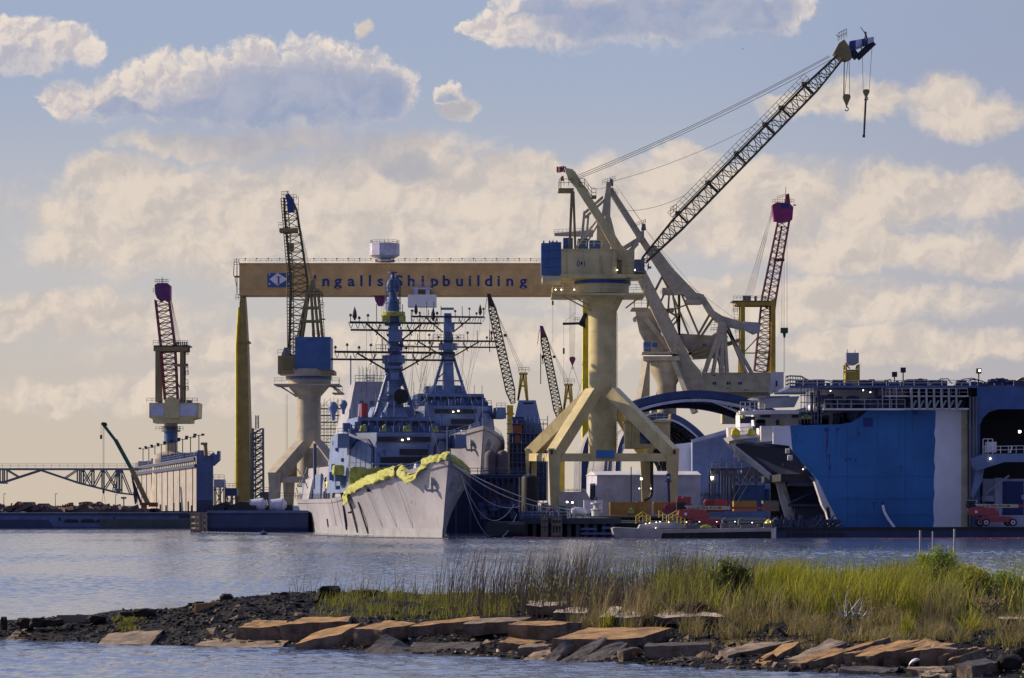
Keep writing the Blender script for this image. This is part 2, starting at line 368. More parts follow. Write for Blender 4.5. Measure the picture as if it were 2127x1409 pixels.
# ------------------------------------------------------------ setting: water, quay, spit
def water_mat():
    m = bpy.data.materials.new('water'); m.use_nodes = True; t = m.node_tree; b = t.nodes['Principled BSDF']; E.t = t
    b.inputs['Base Color'].default_value = (.09, .125, .24, 1); b.inputs['Roughness'].default_value = .06; b.inputs['IOR'].default_value = 2.3
    tc = t.nodes.new('ShaderNodeTexCoord')
    def nz(sx, sy, detail, rough=.55):
        k = t.nodes.new('ShaderNodeMapping'); k.inputs['Scale'].default_value = (sx, sy, 1); t.links.new(tc.outputs['Object'], k.inputs[0])
        n = t.nodes.new('ShaderNodeTexNoise'); n.inputs['Scale'].default_value = 1; n.inputs['Detail'].default_value = detail; n.inputs['Roughness'].default_value = rough; t.links.new(k.outputs[0], n.inputs[0]); return E(n.outputs['Fac'])
    h = nz(3.4, 1.9, 4)*.6
    bp = t.nodes.new('ShaderNodeBump'); bp.inputs['Strength'].default_value = .8; bp.inputs['Distance'].default_value = .14
    t.links.new(h.s, bp.inputs['Height']); t.links.new(bp.outputs[0], b.inputs['Normal'])
    return m
def build_water():
    g = np.random.default_rng(3)
    ys = [84.0]
    while ys[-1] < 780: ys.append(ys[-1]+.10+ys[-1]*.0010)
    ys = np.array(ys); us = np.linspace(-1, 1, 1000); us = us*(.72+.28*us*us)
    Xg = us[None, :]*(ys[:, None]*.30+16); Yg = np.repeat(ys[:, None], len(us), 1); Z = np.zeros_like(Xg)
    for k in range(46):                                # wind waves of many lengths running mostly across the view
        lam = .55*10**(k/46*.8); a = g.normal(1.75, .6); ph = g.uniform(0, 6.28); amp = .0048*lam*(1.35 if lam < 1.1 else 1.0 if lam < 1.5 else .45)
        kx, ky = math.cos(a)*6.283/lam, math.sin(a)*6.283/lam
        Z += amp*np.sin(kx*Xg+ky*Yg+ph+1.3*np.sin(.11*Xg*math.sin(k)+.07*Yg*math.cos(k*2)))
    Z *= .62+.38*np.sin(.045*Xg+1.1*np.sin(.03*Yg))*np.sin(.06*Yg+.8*np.sin(.04*Xg))
    ny, nx = Z.shape; co = np.stack([Xg, Yg, Z], -1).reshape(-1, 3)
    far = np.array([(-4000, 20, -.16), (4000, 20, -.16), (4000, 14000, -.16), (-4000, 14000, -.16)])
    co = np.concatenate([co, far]).astype(np.float32); idx = np.arange(ny*nx).reshape(ny, nx)
    F_ = np.stack([idx[:-1, :-1], idx[:-1, 1:], idx[1:, 1:], idx[1:, :-1]], -1).reshape(-1, 4); n = ny*nx; F_ = np.concatenate([F_, [[n, n+1, n+2, n+3]]]).astype(np.int32)
    me = bpy.data.meshes.new('water'); me.vertices.add(len(co)); me.vertices.foreach_set('co', co.reshape(-1)); me.loops.add(F_.size); me.polygons.add(len(F_))
    me.loops.foreach_set('vertex_index', F_.reshape(-1)); me.polygons.foreach_set('loop_start', np.arange(len(F_), dtype=np.int32)*4); me.polygons.foreach_set('loop_total', np.full(len(F_), 4, np.int32))
    me.polygons.foreach_set('use_smooth', np.ones(len(F_), bool)); me.update(); me.materials.append(water_mat()); o = bpy.data.objects.new('water', me); col.objects.link(o); tag(o, kind='structure')
build_water()
m = MB()
for p in ([(-3, 516), (120, 516), (300, 700), (300, 1500), (-160, 1500), (-100, 700), (-3, 690)],):
    m.hexa([(x, y, -2) for x, y in p], [(x, y, 2.4) for x, y in p])
tag(m.build('quay', X['pierdark'], origin=(0, 520, 0)), kind='structure')
# ------------------------------------------------------------ tall pedestal crane in the middle of the yard
def portal(par, feet, top, bw, mat, ybase, ytop, tie_w, tie_pairs, taper=.55):
    """feet: (px, Y) of each leg; top: (px, Y, py) where its brace meets the column; names: leg per foot, tie_beam per pair."""
    for (fx, fY), (tx, tY, ty) in zip(feet, top):
        m = MB(); k = W(fx, ytop, fY); g = G(fx, fY, 2.4); t = W(tx, ty, tY)
        d = (t-k).normalized()
        m.bar(k-d*.2, t, bw, bw*.95)
        a = V((bw/2, 0, 0)); b = V((0, bw/2, 0)); q = taper
        inn = V((1 if top[0][0] > fx else -1, 0, 0))
        rt = [k-a-b+V((0, 0, .9)), k+a-b+V((0, 0, .9)), k+a+b+V((0, 0, .9)), k-a+b+V((0, 0, .9))]
        gb = [g-a*q-b*q, g+a*q-b*q, g+a*q+b*q, g-a*q+b*q]
        m.hexa(gb, rt)
        m.build('leg', mat, par)
    for i, j in tie_pairs:
        m = MB(); (ax, aY), (bx, bY) = feet[i], feet[j]
        p, q = W(ax, ytop, aY)-V((0, 0, .75)), W(bx, ytop, bY)-V((0, 0, .75)); d = (q-p).normalized()*bw*.52
        m.bar(p+d, q-d, tie_w, tie_w*.98); m.build('tie_beam', mat, par)
def hook_block(par, px, y0, y1, Y, w, tip=None, mat='olive'):
    m = MB(); s = S(Y); c = G(px, Y, 0); zt, zb = zat(y0, Y), zat(y1, Y); h = zt-zb; w = w*s
    prof = [(0, 1), (.32, .97), (.48, .85), (.5, .70), (.40, .48), (.22, .22), (.10, .0)]
    pts = [V((c.x+x*w, Y-.35, zb+h*z)) for x, z in prof]+[V((c.x-x*w, Y-.35, zb+h*z)) for x, z in reversed(prof[1:])]
    m.prism(pts, (0, .7, 0)); b = m.build('hook_block', X[mat], par)
    m = MB(); e = zb-(tip or 8)*s; m.tube((c.x, Y, zb+.1), (c.x, Y, e+.3), .14, 6)
    m.path([V((c.x+.35*math.cos(a)-.0, Y, e+.35*math.sin(a))) for a in [R(x) for x in (90, 40, -10, -60, -120, -170)]], .1, 5)
    m.build('hook', X['dark'], b)
def crane_main():
    Y = 546; s = S(Y)
    t = thing('pedestal_crane', 'tall cream crane numbered 041 with its long boom raised over the yard', 'crane', G(1250, Y, 2.4))
    portal(t, [(1152, 535), (1397, 535), (1104, 558), (1342, 558)], [(1232, 542, 815), (1272, 542, 815), (1228, 550, 818), (1268, 550, 818)], 2.35, X['cream'], 1078, 942, 1.5, [(0, 1), (2, 3), (0, 2), (1, 3)])
    c = G(1251.5, Y, 0); r = 2.68
    z = lambda py: zat(py, Y)
    m = MB(); m.lathe(c, [(r, z(951)), (r, z(652))], 40); m.build('column', X['cream'], t, True)
    for py in (690, 735, 780, 850, 900):
        m = MB(); m.lathe(c, [(r, z(py)), (r+.035, z(py)), (r+.035, z(py-.8)), (r, z(py-.8))], 40); m.build('weld_ring', X['cream_pale'], t, True)
    m = MB(); m.ladder((c.x+r*.92, Y-r*.5, z(930)), (c.x+r*.92, Y-r*.5, z(654)), .6, .5, .035); m.build('column_ladder', X['olive'], t)
    m = MB(); m.lathe(c, [(r+.06, z(652)), (r+.06, z(648)), (r, z(648)), (4.3, z(612)), (4.7, z(612))], 40); m.build('flared_head', X['cream'], t, True)
    m = MB(); m.lathe(c, [(5.0, z(611.8)), (5.0, z(594)), (5.25, z(594)), (5.25, z(592))], 40)
    m.build('ring_housing', X['cream'], t, True)
    m = MB(); m.lathe(c, [(5.35, z(592)), (5.35, z(585.5))], 40); m.build('slewing_ring', X['blue_deep'], t, True)
    m = MB(); m.lathe(c, [(5.1, z(585)), (5.6, z(578)), (5.6, z(575))], 40); m.build('turntable', X['cream'], t, True)
    # service platform round the head
    m = MB(); m.pb(1146, 1341, 609, 613, Y-6.5, 13); m.pb(1313, 1347, 639, 642, Y-4, 8)
    for a, b in (((1165, 613), (1228, 646)), ((1185, 613), (1232, 640)), ((1335, 613), (1300, 640))): m.bar(W(*a, Y-4), W(*b, Y-1.5), .22)
    m.build('service_platform', X['cream'], t)
    m = MB(); zz = z(609); x0, x1 = G(1147, Y, 0).x, G(1340, Y, 0).x
    m.rail([(x0, Y-6.4, zz), (x1, Y-6.4, zz), (x1, Y+6.4, zz), (x0, Y+6.4, zz)], 1.15, 1.9, .035, True)
    zz = z(639); x0, x1 = G(1315, Y, 0).x, G(1346, Y, 0).x; m.rail([(x0, Y-3.9, zz), (x1, Y-3.9, zz), (x1, Y+3.9, zz)], 1.1, 1.2, .04)
    for px in (1318, 1344): m.tube(W(px, 612, Y-3.9), W(px, 640, Y-3.9), .06, 4)
    m.build('railing', X['cream'], t)
    for px in (1154, 1166, 1193): m = MB(); m.cbox(W(px, 602, Y-6.45), (.2, .15, .2)); m.build('work_light', X['lamp'], t)
    # machinery house
    m = MB(); m.pb(1166, 1281, 519, 571, Y-5, 10); m.pb(1165, 1282, 517, 519, Y-5.2, 10.4); m.pb(1164, 1300, 569.5, 578, Y-5.4, 10.8)
    for px in (1172, 1277): m.pb(px-1, px+1, 521, 568, Y-5.06, .05)
    m.pp([(1281, 569.5), (1340, 569.5), (1340, 572), (1326, 576), (1300, 576)], Y-5, 10)
    h = m.build('machinery_house', X['cream'], t)
    letters('lettering', [('041', W(1208, 553, Y-5.02), .95, .85)], X['dark'], h, .01)
    m = MB(); m.pb(1199, 1217, 543, 554.5, Y-5.03, .02); m.build('number_plate', X['cream_pale'], h)
    m = MB(); m.pb(1198.5, 1217.5, 542.5, 555, Y-5.012, .008); m.build('plate_rim', X['olive'], h)
    m = MB()
    for k in range(4): m.pb(1124.3, 1143, 505+k*17, 521.4+k*17, Y-3.6, 8.2); m.pb(1143, 1166, 503+k*17.4, 519.9+k*17.4, Y-5, 10)
    for px in (1128, 1140, 1147, 1155): m.pb(px, px+3, 500, 504, Y-2, 1)
    m.build('counterweight', X['blue'], t)
    m = MB(); m.pp([(1126, 573), (1166, 573), (1166, 584), (1127, 584)], Y-4.9, 9.8); m.build('counterweight_tray', X['cream_pale'], t)
    m = MB(); m.pb(1291, 1318, 519, 569, Y-3, 6); m.pp([(1281, 519), (1291, 519), (1303, 555), (1303, 569), (1281, 569)], Y-1.5, 3); m.pb(1303, 1318, 534, 569, Y-3.4, 1)
    m.build('boom_seat', X['cream'], t)
    m = MB(); m.pb(1319, 1339, 539, 563, Y-4.8, 3.2); cab = m.build('operator_cab', X['blue'], t)
    m = MB()
    for x0, x1 in ((1320.5, 1328.5), (1330, 1338)): m.pb(x0, x1, 541, 550, Y-4.86, .05); m.pb(x0, x1, 551.5, 560, Y-4.86, .05)
    m.build('window', X['glass'], cab)
    m = MB(); m.pb(1317, 1343, 563.2, 566, Y-5.3, 4.5); zz = z(563); x0, x1 = G(1283, Y, 0).x, G(1345, Y, 0).x
    m.rail([(x0, Y-5.2, zz), (x1, Y-5.2, zz), (x1, Y-.5, zz)], 1.1, 1.4, .035); m.cbox(W(1349, 556, Y-4), (.7, .5, .4)); m.build('cab_railing', X['olive'], t)
    for px, py in ((1282, 561), (1319, 561)): m = MB(); m.cbox(W(px, py, Y-5.35), (.2, .15, .2)); m.build('work_light', X['lamp'], t)
    m = MB(); m.pb(1225, 1247, 499, 517, Y-2, 5); m.pb(1200, 1222, 496, 517, Y-1, 5); m.pb(1170, 1190, 494, 517, Y+1, 4); m.build('winch_box', X['blue'], t)
    m = MB(); zz = z(517); m.rail([(G(1200, Y, 0).x, Y-5, zz), (G(1281, Y, 0).x, Y-5, zz), (G(1281, Y, 0).x, Y+5, zz)], 1.1, 1.6, .035); m.build('roof_railing', X['cream'], t)
    # mast: two raking box legs, back stays
    for dy, dp, nm in ((-2.6, 0, 0), (2.6, 14, 1)):
        m = MB(); a = V((0, 1.1, 0))
        pts = [(1172, 348), (1190, 352), (1212, 386), (1234, 420), (1262, 462), (1300, 540), (1284, 540), (1248, 472), (1222, 432), (1196, 390), (1180, 372)] if nm == 0 else [(1178, 352), (1194, 356), (1228, 410), (1258, 456), (1290, 508), (1302, 520), (1288, 520), (1250, 462), (1210, 400), (1186, 366)]
        m.prism([W(x, y, Y+dy-.5) for x, y in pts], (0, 1.0, 0)); m.build('mast_leg', X['cream'], t)
    m = MB(); m.bar(W(1206, 395, Y-3), W(1206, 395, Y+3), .6); m.bar(W(1240, 448, Y-3), W(1240, 448, Y+3), .5); m.bar(W(1180, 356, Y-3), W(1180, 356, Y+3), .9)
    m.bar(W(1214, 396, Y-2.6), W(1236, 452, Y+2.6), .35); m.build('mast_brace', X['cream'], t)
    for dy in (-2.4, 2.4):
        m = MB(); m.bar(W(1188, 398, Y+dy), W(1183, 517, Y+dy), .5); m.bar(W(1191, 398, Y+dy), W(1195, 517, Y+dy), .45); m.build('back_stay', X['olive'], t)
    m = MB(); m.bar(W(1240, 458, Y-2.2), W(1196, 516, Y-2.2), .35); m.bar(W(1230, 470, Y+2.2), W(1200, 516, Y+2.2), .35); m.build('mast_strut', X['cream'], t)
    m = MB(); m.pb(1160, 1192, 391, 394, Y-3.4, 6.8); zz = z(391); x0, x1 = G(1161, Y, 0).x, G(1190, Y, 0).x
    m.rail([(x1, Y-3.3, zz), (x0, Y-3.3, zz), (x0, Y+3.3, zz)], 1.35, 1.0, .05); m.tube(W(1165, 392, Y-3), W(1165, 368, Y-3), .09); m.cbox(W(1168.5, 371, Y-3), (.45, .4, .9))
    for i, (x, y) in enumerate(((1205, 392), (1214, 402), (1223, 412), (1232, 414))): pass
    pts = [W(1203, 387, Y-3.2), W(1214, 387, Y-3.2), W(1229, 408, Y-3.2), W(1238, 408, Y-3.2)]
    for a, b in zip(pts, pts[1:]): m.bar(a, b, .3, .15)
    m.rail(pts, 1.4, 1.0, .05); m.pb(1229, 1239, 406, 411, Y-3.3, 2.5); m.build('mast_platform', X['olive'], t)
    # boom
    P = lambda x, y: W(x, y, Y)
    m = MB()
    a, b, c_, d = P(1338, 541), P(1408, 466), P(1690, 178), P(1748, 116)
    m.lattice(a, b, 2.0, .55, 1.7, 1.25, 6, .34, .14); m.lattice(b, c_, 1.7, 1.25, 1.5, 1.15, 22, .34, .13); m.lattice(c_, d, 1.5, 1.15, 1.1, .6, 6, .32, .13)
    boom = m.build('boom', X['olive_backlit'], t)
    m = MB(); pl = [P(x, y) for x, y in ((1730, 113), (1741, 92), (1752, 84), (1763, 100), (1766, 112), (1768, 123), (1757, 128), (1747, 125))]
    m.prism([p-V((0, 1.3, 0)) for p in pl], (0, 2.6, 0)); m.build('boom_head', X['olive'], boom)
    m = MB(); dirn = (c_-b).normalized(); nrm = V((-dirn.z, 0, dirn.x))
    w0, w1 = b+nrm*1.6-V((0, 1.9, 0)), c_+nrm*1.5-V((0, 1.9, 0))
    n = 34
    for k in range(n+1): p = w0.lerp(w1, k/n); m.tube(p, p+nrm*1.25, .04, 4)
    for f in (0, .62, 1.25): m.tube(w0+nrm*f, w1+nrm*f, .045 if f else .1, 4)
    for f in (.04, .26, .47, .68, .80, .97):
        p = b.lerp(c_, f); m.cbox(p+nrm*1.5, (.9, 1.2, .7)); m.bar(p+nrm*1.3, p-nrm*1.2, .3, .4)
    m.rail([P(1392, 447)-V((0, 1.6, 0)), P(1404, 441)-V((0, 1.6, 0))], 1.3, .5, .05); m.rail([P(1739, 88)-V((0, 1.4, 0)), P(1757, 79)-V((0, 1.4, 0))], 1.5, .35, .05)
    m.build('boom_walkway', X['olive_backlit'], boom)
    jb = MB(); jw = MB()
    for k in range(4):
        u0, u1 = k/4, (k+1)/4
        q = lambda u, e: P(1764+u*50, 98-u*15+(e*(5+6*(1-u))))
        (jb if k % 2 == 0 else jw).prism([p-V((0, .8, 0)) for p in (q(u0, -1), q(u1, -1), q(u1, 1), q(u0, 1))], (0, 1.6, 0))
    j = jb.build('jib_extension', X['blue_deep'], boom); jw.build('pale_band', X['shed'], j)
    m = MB(); m.bar(P(1768, 108), P(1780, 121), .5, 1.2); m.bar(P(1780, 121), P(1815, 88), .55, 1.2); m.bar(P(1776, 104), P(1784, 114), .2); m.bar(P(1788, 99), P(1792, 108), .2)
    m.bar(P(1802, 86), P(1797, 68), .3); m.bar(P(1794, 84), P(1798, 74), .15); m.bar(P(1797, 70), P(1788, 57), .12); m.bar(P(1795, 66), P(1801, 68), .12); m.tube(P(1742, 78), P(1737, 72), .06, 4)
    m.build('jib_frame', X['dark'], boom)
    # ropes and hooks
    m = MB()
    for (x0, y0), (x1, y1) in (((1196, 366), (1722, 116)), ((1199, 369), (1724, 118)), ((1203, 371), (1726, 124)), ((1276, 376), (1572, 258)), ((1226, 388), (1276, 376)), ((1290, 438), (1426, 404)), ((1764, 96), (1800, 80))):
        m.wire(W(x0, y0, Y-1), W(x1, y1, Y-1), .055 if y0 < 372 else .04, .9, 8)
    m.build('luffing_rope', X['rope'], boom)
    m = MB()
    for a, b in ((1753, 1752), (1761.5, 1754), (1763.5, 1765), (1754.5, 1753)): m.wire(P(a, 124), P(b, 199), .06)
    for a, b in (((1791, 112), (1793, 190)), ((1811.5, 92), (1805, 190))): m.wire(P(*a), P(*b), .05)
    m.build('hoist_rope', X['rope'], boom)
    hook_block(boom, 1758.5, 196, 219, Y, 16); hook_block(boom, 1799, 186, 203, Y, 14, 2)
    m = MB(); m.tube(P(1798.5, 201), P(1794.5, 281), .2, 6); m.cbox(P(1794.3, 283), (.45, .45, .5)); m.build('hook_pole', X['dark'], boom)
    # tie-beam sign, cable conduit, ladders
    m = MB(); m.pb(1239, 1276, 935.5, 951.5, 533.6, .12); sg = m.build('sign_panel', X['hullblue'], t)
    m = MB(); m.pb(1238.3, 1276.7, 934.8, 952.2, 533.68, .05); m.build('sign_rim', X['grey'], sg)
    m = MB(); m.path([W(1101, 1000, 556.5), W(1101, 952, 556.5), W(1103, 944, 556.5), W(1136, 944, 545)], .2, 6); m.path([W(1354, 950, 556), W(1354, 1025, 556), W(1350, 1034, 556), W(1338, 1040, 556)], .3, 6); m.build('conduit', X['dark'], t)
    m = MB(); m.pb(1300, 1392, 877, 931, Y-4, 9); m.pb(1298, 1394, 873, 877, Y-4.4, 9.8); rm = m.build('machine_room', X['cream'], t)
    m = MB(); m.pb(1329, 1352, 891, 922, Y-4.06, .05); m.build('window', X['glass'], rm)
    m = MB(); zz = z(873); x0, x1 = G(1300, Y, 0).x, G(1392, Y, 0).x; m.rail([(x0, Y-4.2, zz), (x1, Y-4.2, zz), (x1, Y+5, zz)], 1.1, 1.5, .05)
    for px in (1303, 1310, 1317): m.tube(W(px, 860, Y-4.3), W(px, 932, Y-4.3), .1, 4)
    for py in (877, 900, 929): m.tube(W(1300, py, Y-4.3), W(1322, py, Y-4.3), .08, 4)
    m.build('room_railing', X['cream'], rm)
    for q in (1146, 1401): m = MB(); m.cbox(W(q, 939, 533.4), (.4, .5, .8)); m.build('beacon', X['dark'], t)
    for q in ((1332, 995, .36), (1328, 1015, .18), (1352, 1015, .18)): m = MB(); m.cbox(W(q[0], q[1], 550), (q[2], .2, q[2])); m.build('flood_lamp', X['lamp'], t)
    # flag hangs from the mast head
    m = MB(); fw = []
    n = 12
    for j in range(2):
        fw.append([W(1176-20*i/n, 345+j*12.5+math.sin(i*.9)*.8+1.5*(i/n), Y-1)+V((0, .35*math.sin(i*1.3), 0)) for i in range(n+1)])
    m.loft(fw, False, False); f = m.build('flag', X['red'], None); sol = f.modifiers.new('cloth', 'SOLIDIFY'); sol.thickness = .02
    tag(f, 'small striped flag with a dark blue corner flying at the crane mast head', 'flag')
    ws = MB()
    for k in range(3):
        rr = [[W(1176-20*i/n, 345+(k*2+1+j)*12.5/7+math.sin(i*.9)*.8+1.5*(i/n), Y-1.03)+V((0, .35*math.sin(i*1.3), 0)) for i in range(n+1)] for j in range(2)]
        ws.loft(rr, False, False)
    ws.build('stripe', X['white_clean'], f)
    cn = MB(); rr = [[W(1176-20*i/n, 345+j*7+math.sin(i*.9)*.8+1.5*(i/n), Y-1.05)+V((0, .35*math.sin(i*1.3), 0)) for i in range(6)] for j in range(2)]
    cn.loft(rr, False, False); cn.build('canton', X['blue_deep'], f)
crane_main()
# ------------------------------------------------------------ second pedestal crane (blue block, steep boom)
def crane_left():
    Y = 690; s = S(Y); z = lambda py: zat(py, Y)
    t = thing('pedestal_crane', 'grey cream crane with blue box house and steep latticed boom behind the grey warship', 'crane', G(641, Y, 2.4))
    c = G(641.5, Y, 0); r = 24.5*s; mt = X['greycream']
    portal(t, [(571, 680), (706, 680), (600, 712), (690, 712)], [(628, 686, 925), (656, 686, 925), (632, 694, 925), (654, 694, 925)], 3.0, mt, 1045, 990, 1.5, [(0, 1), (2, 3), (0, 2), (1, 3)], .62)
    m = MB(); m.lathe(c, [(r, z(1012)), (r, z(827))], 36); m.build('column', mt, t, True)
    m = MB(); m.lathe(c, [(r+.06, z(829)), (r+.06, z(825)), (r, z(825)), (46*s, z(800)), (46*s, z(789))], 36); m.build('flared_head', mt, t, True)
    m = MB(); m.lathe(c, [(47.5*s, z(789)), (47.5*s, z(783.5))], 36); m.build('slewing_ring', X['blue_deep'], t, True)
    m = MB(); m.lathe(c, [(48*s, z(783)), (50*s, z(778)), (50*s, z(768))], 36); m.build('turntable', mt, t, True)
    m = MB(); m.pb(569, 705, 797.5, 800.5, Y-6, 12); m.pb(690, 713, 815.5, 818, Y-4, 8)
    for a, b in (((582, 801), (616, 825)), ((578, 801), (614, 822)), ((688, 802), (706, 817)), ((692, 802), (712, 817))): m.bar(W(*a, Y-3), W(*b, Y-1.5), .25)
    zz = z(797.5); m.rail([G(570, Y-5.8, zz), G(705, Y-5.8, zz), G(704, Y+5.8, zz)], 1.15, 1.7, .045); zz = z(815.5); m.rail([G(694, Y-3.8, zz), G(712, Y-3.8, zz)], 1.1, 1, .045); m.build('service_platform', X['greycream'], t)
    m = MB(); m.pb(577, 612, 739, 776, Y-4.5, 9)
    for k in range(12): m.pb(589+k*2, 590+k*2, 740, 775, Y-4.58, .08)
    m.pb(583, 586, 752, 757, Y-4.6, .1); m.pb(577, 694, 769, 777, Y-4.8, 9.6); m.build('machinery_house', X['olive'], t)
    m = MB(); m.pb(612.5, 686.5, 700, 768.5, Y-5.2, 9.5)
    for k in range(1, 6): m.pb(613, 686, 700+k*11.4, 700.5+k*11.4, Y-5.23, .03)
    m.build('counterweight', X['blue'], t)
    m = MB(); m.pb(590, 602, 722, 739, Y-3, 4); m.pp([(584, 738), (590, 724), (590, 738)], Y-3, 3); m.rail([G(577, Y-4.3, z(739)), G(590, Y-4.3, z(739))], 1.2, 1, .05); m.build('operator_cab', X['greyd'], t)
    P = lambda x, y: W(x, y, Y)
    m = MB(); m.ladder(P(604, 738), P(602, 560), 13*s, .75, .12); m.ladder(P(602, 560), P(590, 412), 13*s, .75, .12); m.build('boom_ladder', X['olive_backlit'], t)
    m = MB(); m.lattice(P(611, 738), P(622, 590), 1.6, 1.2, 1.6, 2.0, 9, .38, .16); m.lattice(P(622, 590), P(604, 440), 1.6, 2.0, 1.4, 1.5, 9, .36, .16); m.lattice(P(604, 440), P(597, 410), 1.4, 1.5, .9, .8, 2, .34, .16); m.build('boom', X['olive_backlit'], t)
    m = MB(); m.pp([(592, 406), (600, 402), (608, 412), (611, 424), (609, 440), (597, 438), (596, 420)], Y-1.8, 3.6); m.build('boom_head', X['blue_deep'], t)
    m = MB(); m.rail([P(604, 417)-V((0, 1.9, 0)), P(617, 417)-V((0, 1.9, 0))], 1.2, .7, .05); m.rail([P(612, 441)-V((0, 1.9, 0)), P(621, 441)-V((0, 1.9, 0))], 3.4, .7, .06)
    m.rail([P(586, 412)-V((0, 1.5, 0)), P(600, 412)-V((0, 1.5, 0))], 1.5, .5, .06); m.tube(P(597, 405), P(597, 397), .12, 4); m.pb(580, 617, 474, 482, Y-2, 4); m.rail([P(580, 474)-V((0, 2, 0)), P(590, 474)-V((0, 2, 0))], 1.2, .6, .05); m.pb(600, 609, 505, 520, Y-2, 3); m.build('boom_platform', X['olive'], t)
    m = MB()
    for dy in (-2.5, 2.5):
        for a, b in (((640, 605), (619, 702)), ((642, 605), (628, 702)), ((646, 605), (652, 702)), ((660, 602), (670, 702)), ((652, 602), (662, 702))): m.bar(P(*a)+V((0, dy, 0)), P(*b)+V((0, dy, 0)), .36)
        for y, x0, x1 in ((605, 634, 666), (640, 631, 664), (668, 624, 668)): m.bar(P(x0, y)+V((0, dy, 0)), P(x1, y)+V((0, dy, 0)), .4)
    m.pb(634, 671, 607, 611, Y-3, 6); m.pp([(641, 606), (645, 584), (654, 578), (657, 606)], Y-2, 4); m.rail([P(640, 606)-V((0, 3, 0)), P(671, 606)-V((0, 3, 0))], 1.2, 1.0, .05); m.build('mast', X['olive'], t)
    m = MB(); m.ladder(P(666, 610), P(671, 700), 6*s, .8, .08); m.rail([P(664, 640)-V((0, 2, 0)), P(674, 640)-V((0, 2, 0))], 1.2, .6, .05); m.pb(662, 675, 662, 664, Y-2, 2); m.rail([P(650, 700)-V((0, 3, 0)), P(672, 700)-V((0, 3, 0))], 1.2, .6, .05); m.build('access_ladder', X['olive'], t)
    m = MB()
    for d in (0, 2, 4): m.wire(P(612+d, 441), P(646+d, 582), .05); m.wire(P(600+d, 540), P(600+d, 700), .03)
    for a in (594, 597): m.wire(P(a, 820), P(a, 1030), .04)
    m.build('luffing_rope', X['rope'], t)
crane_left()
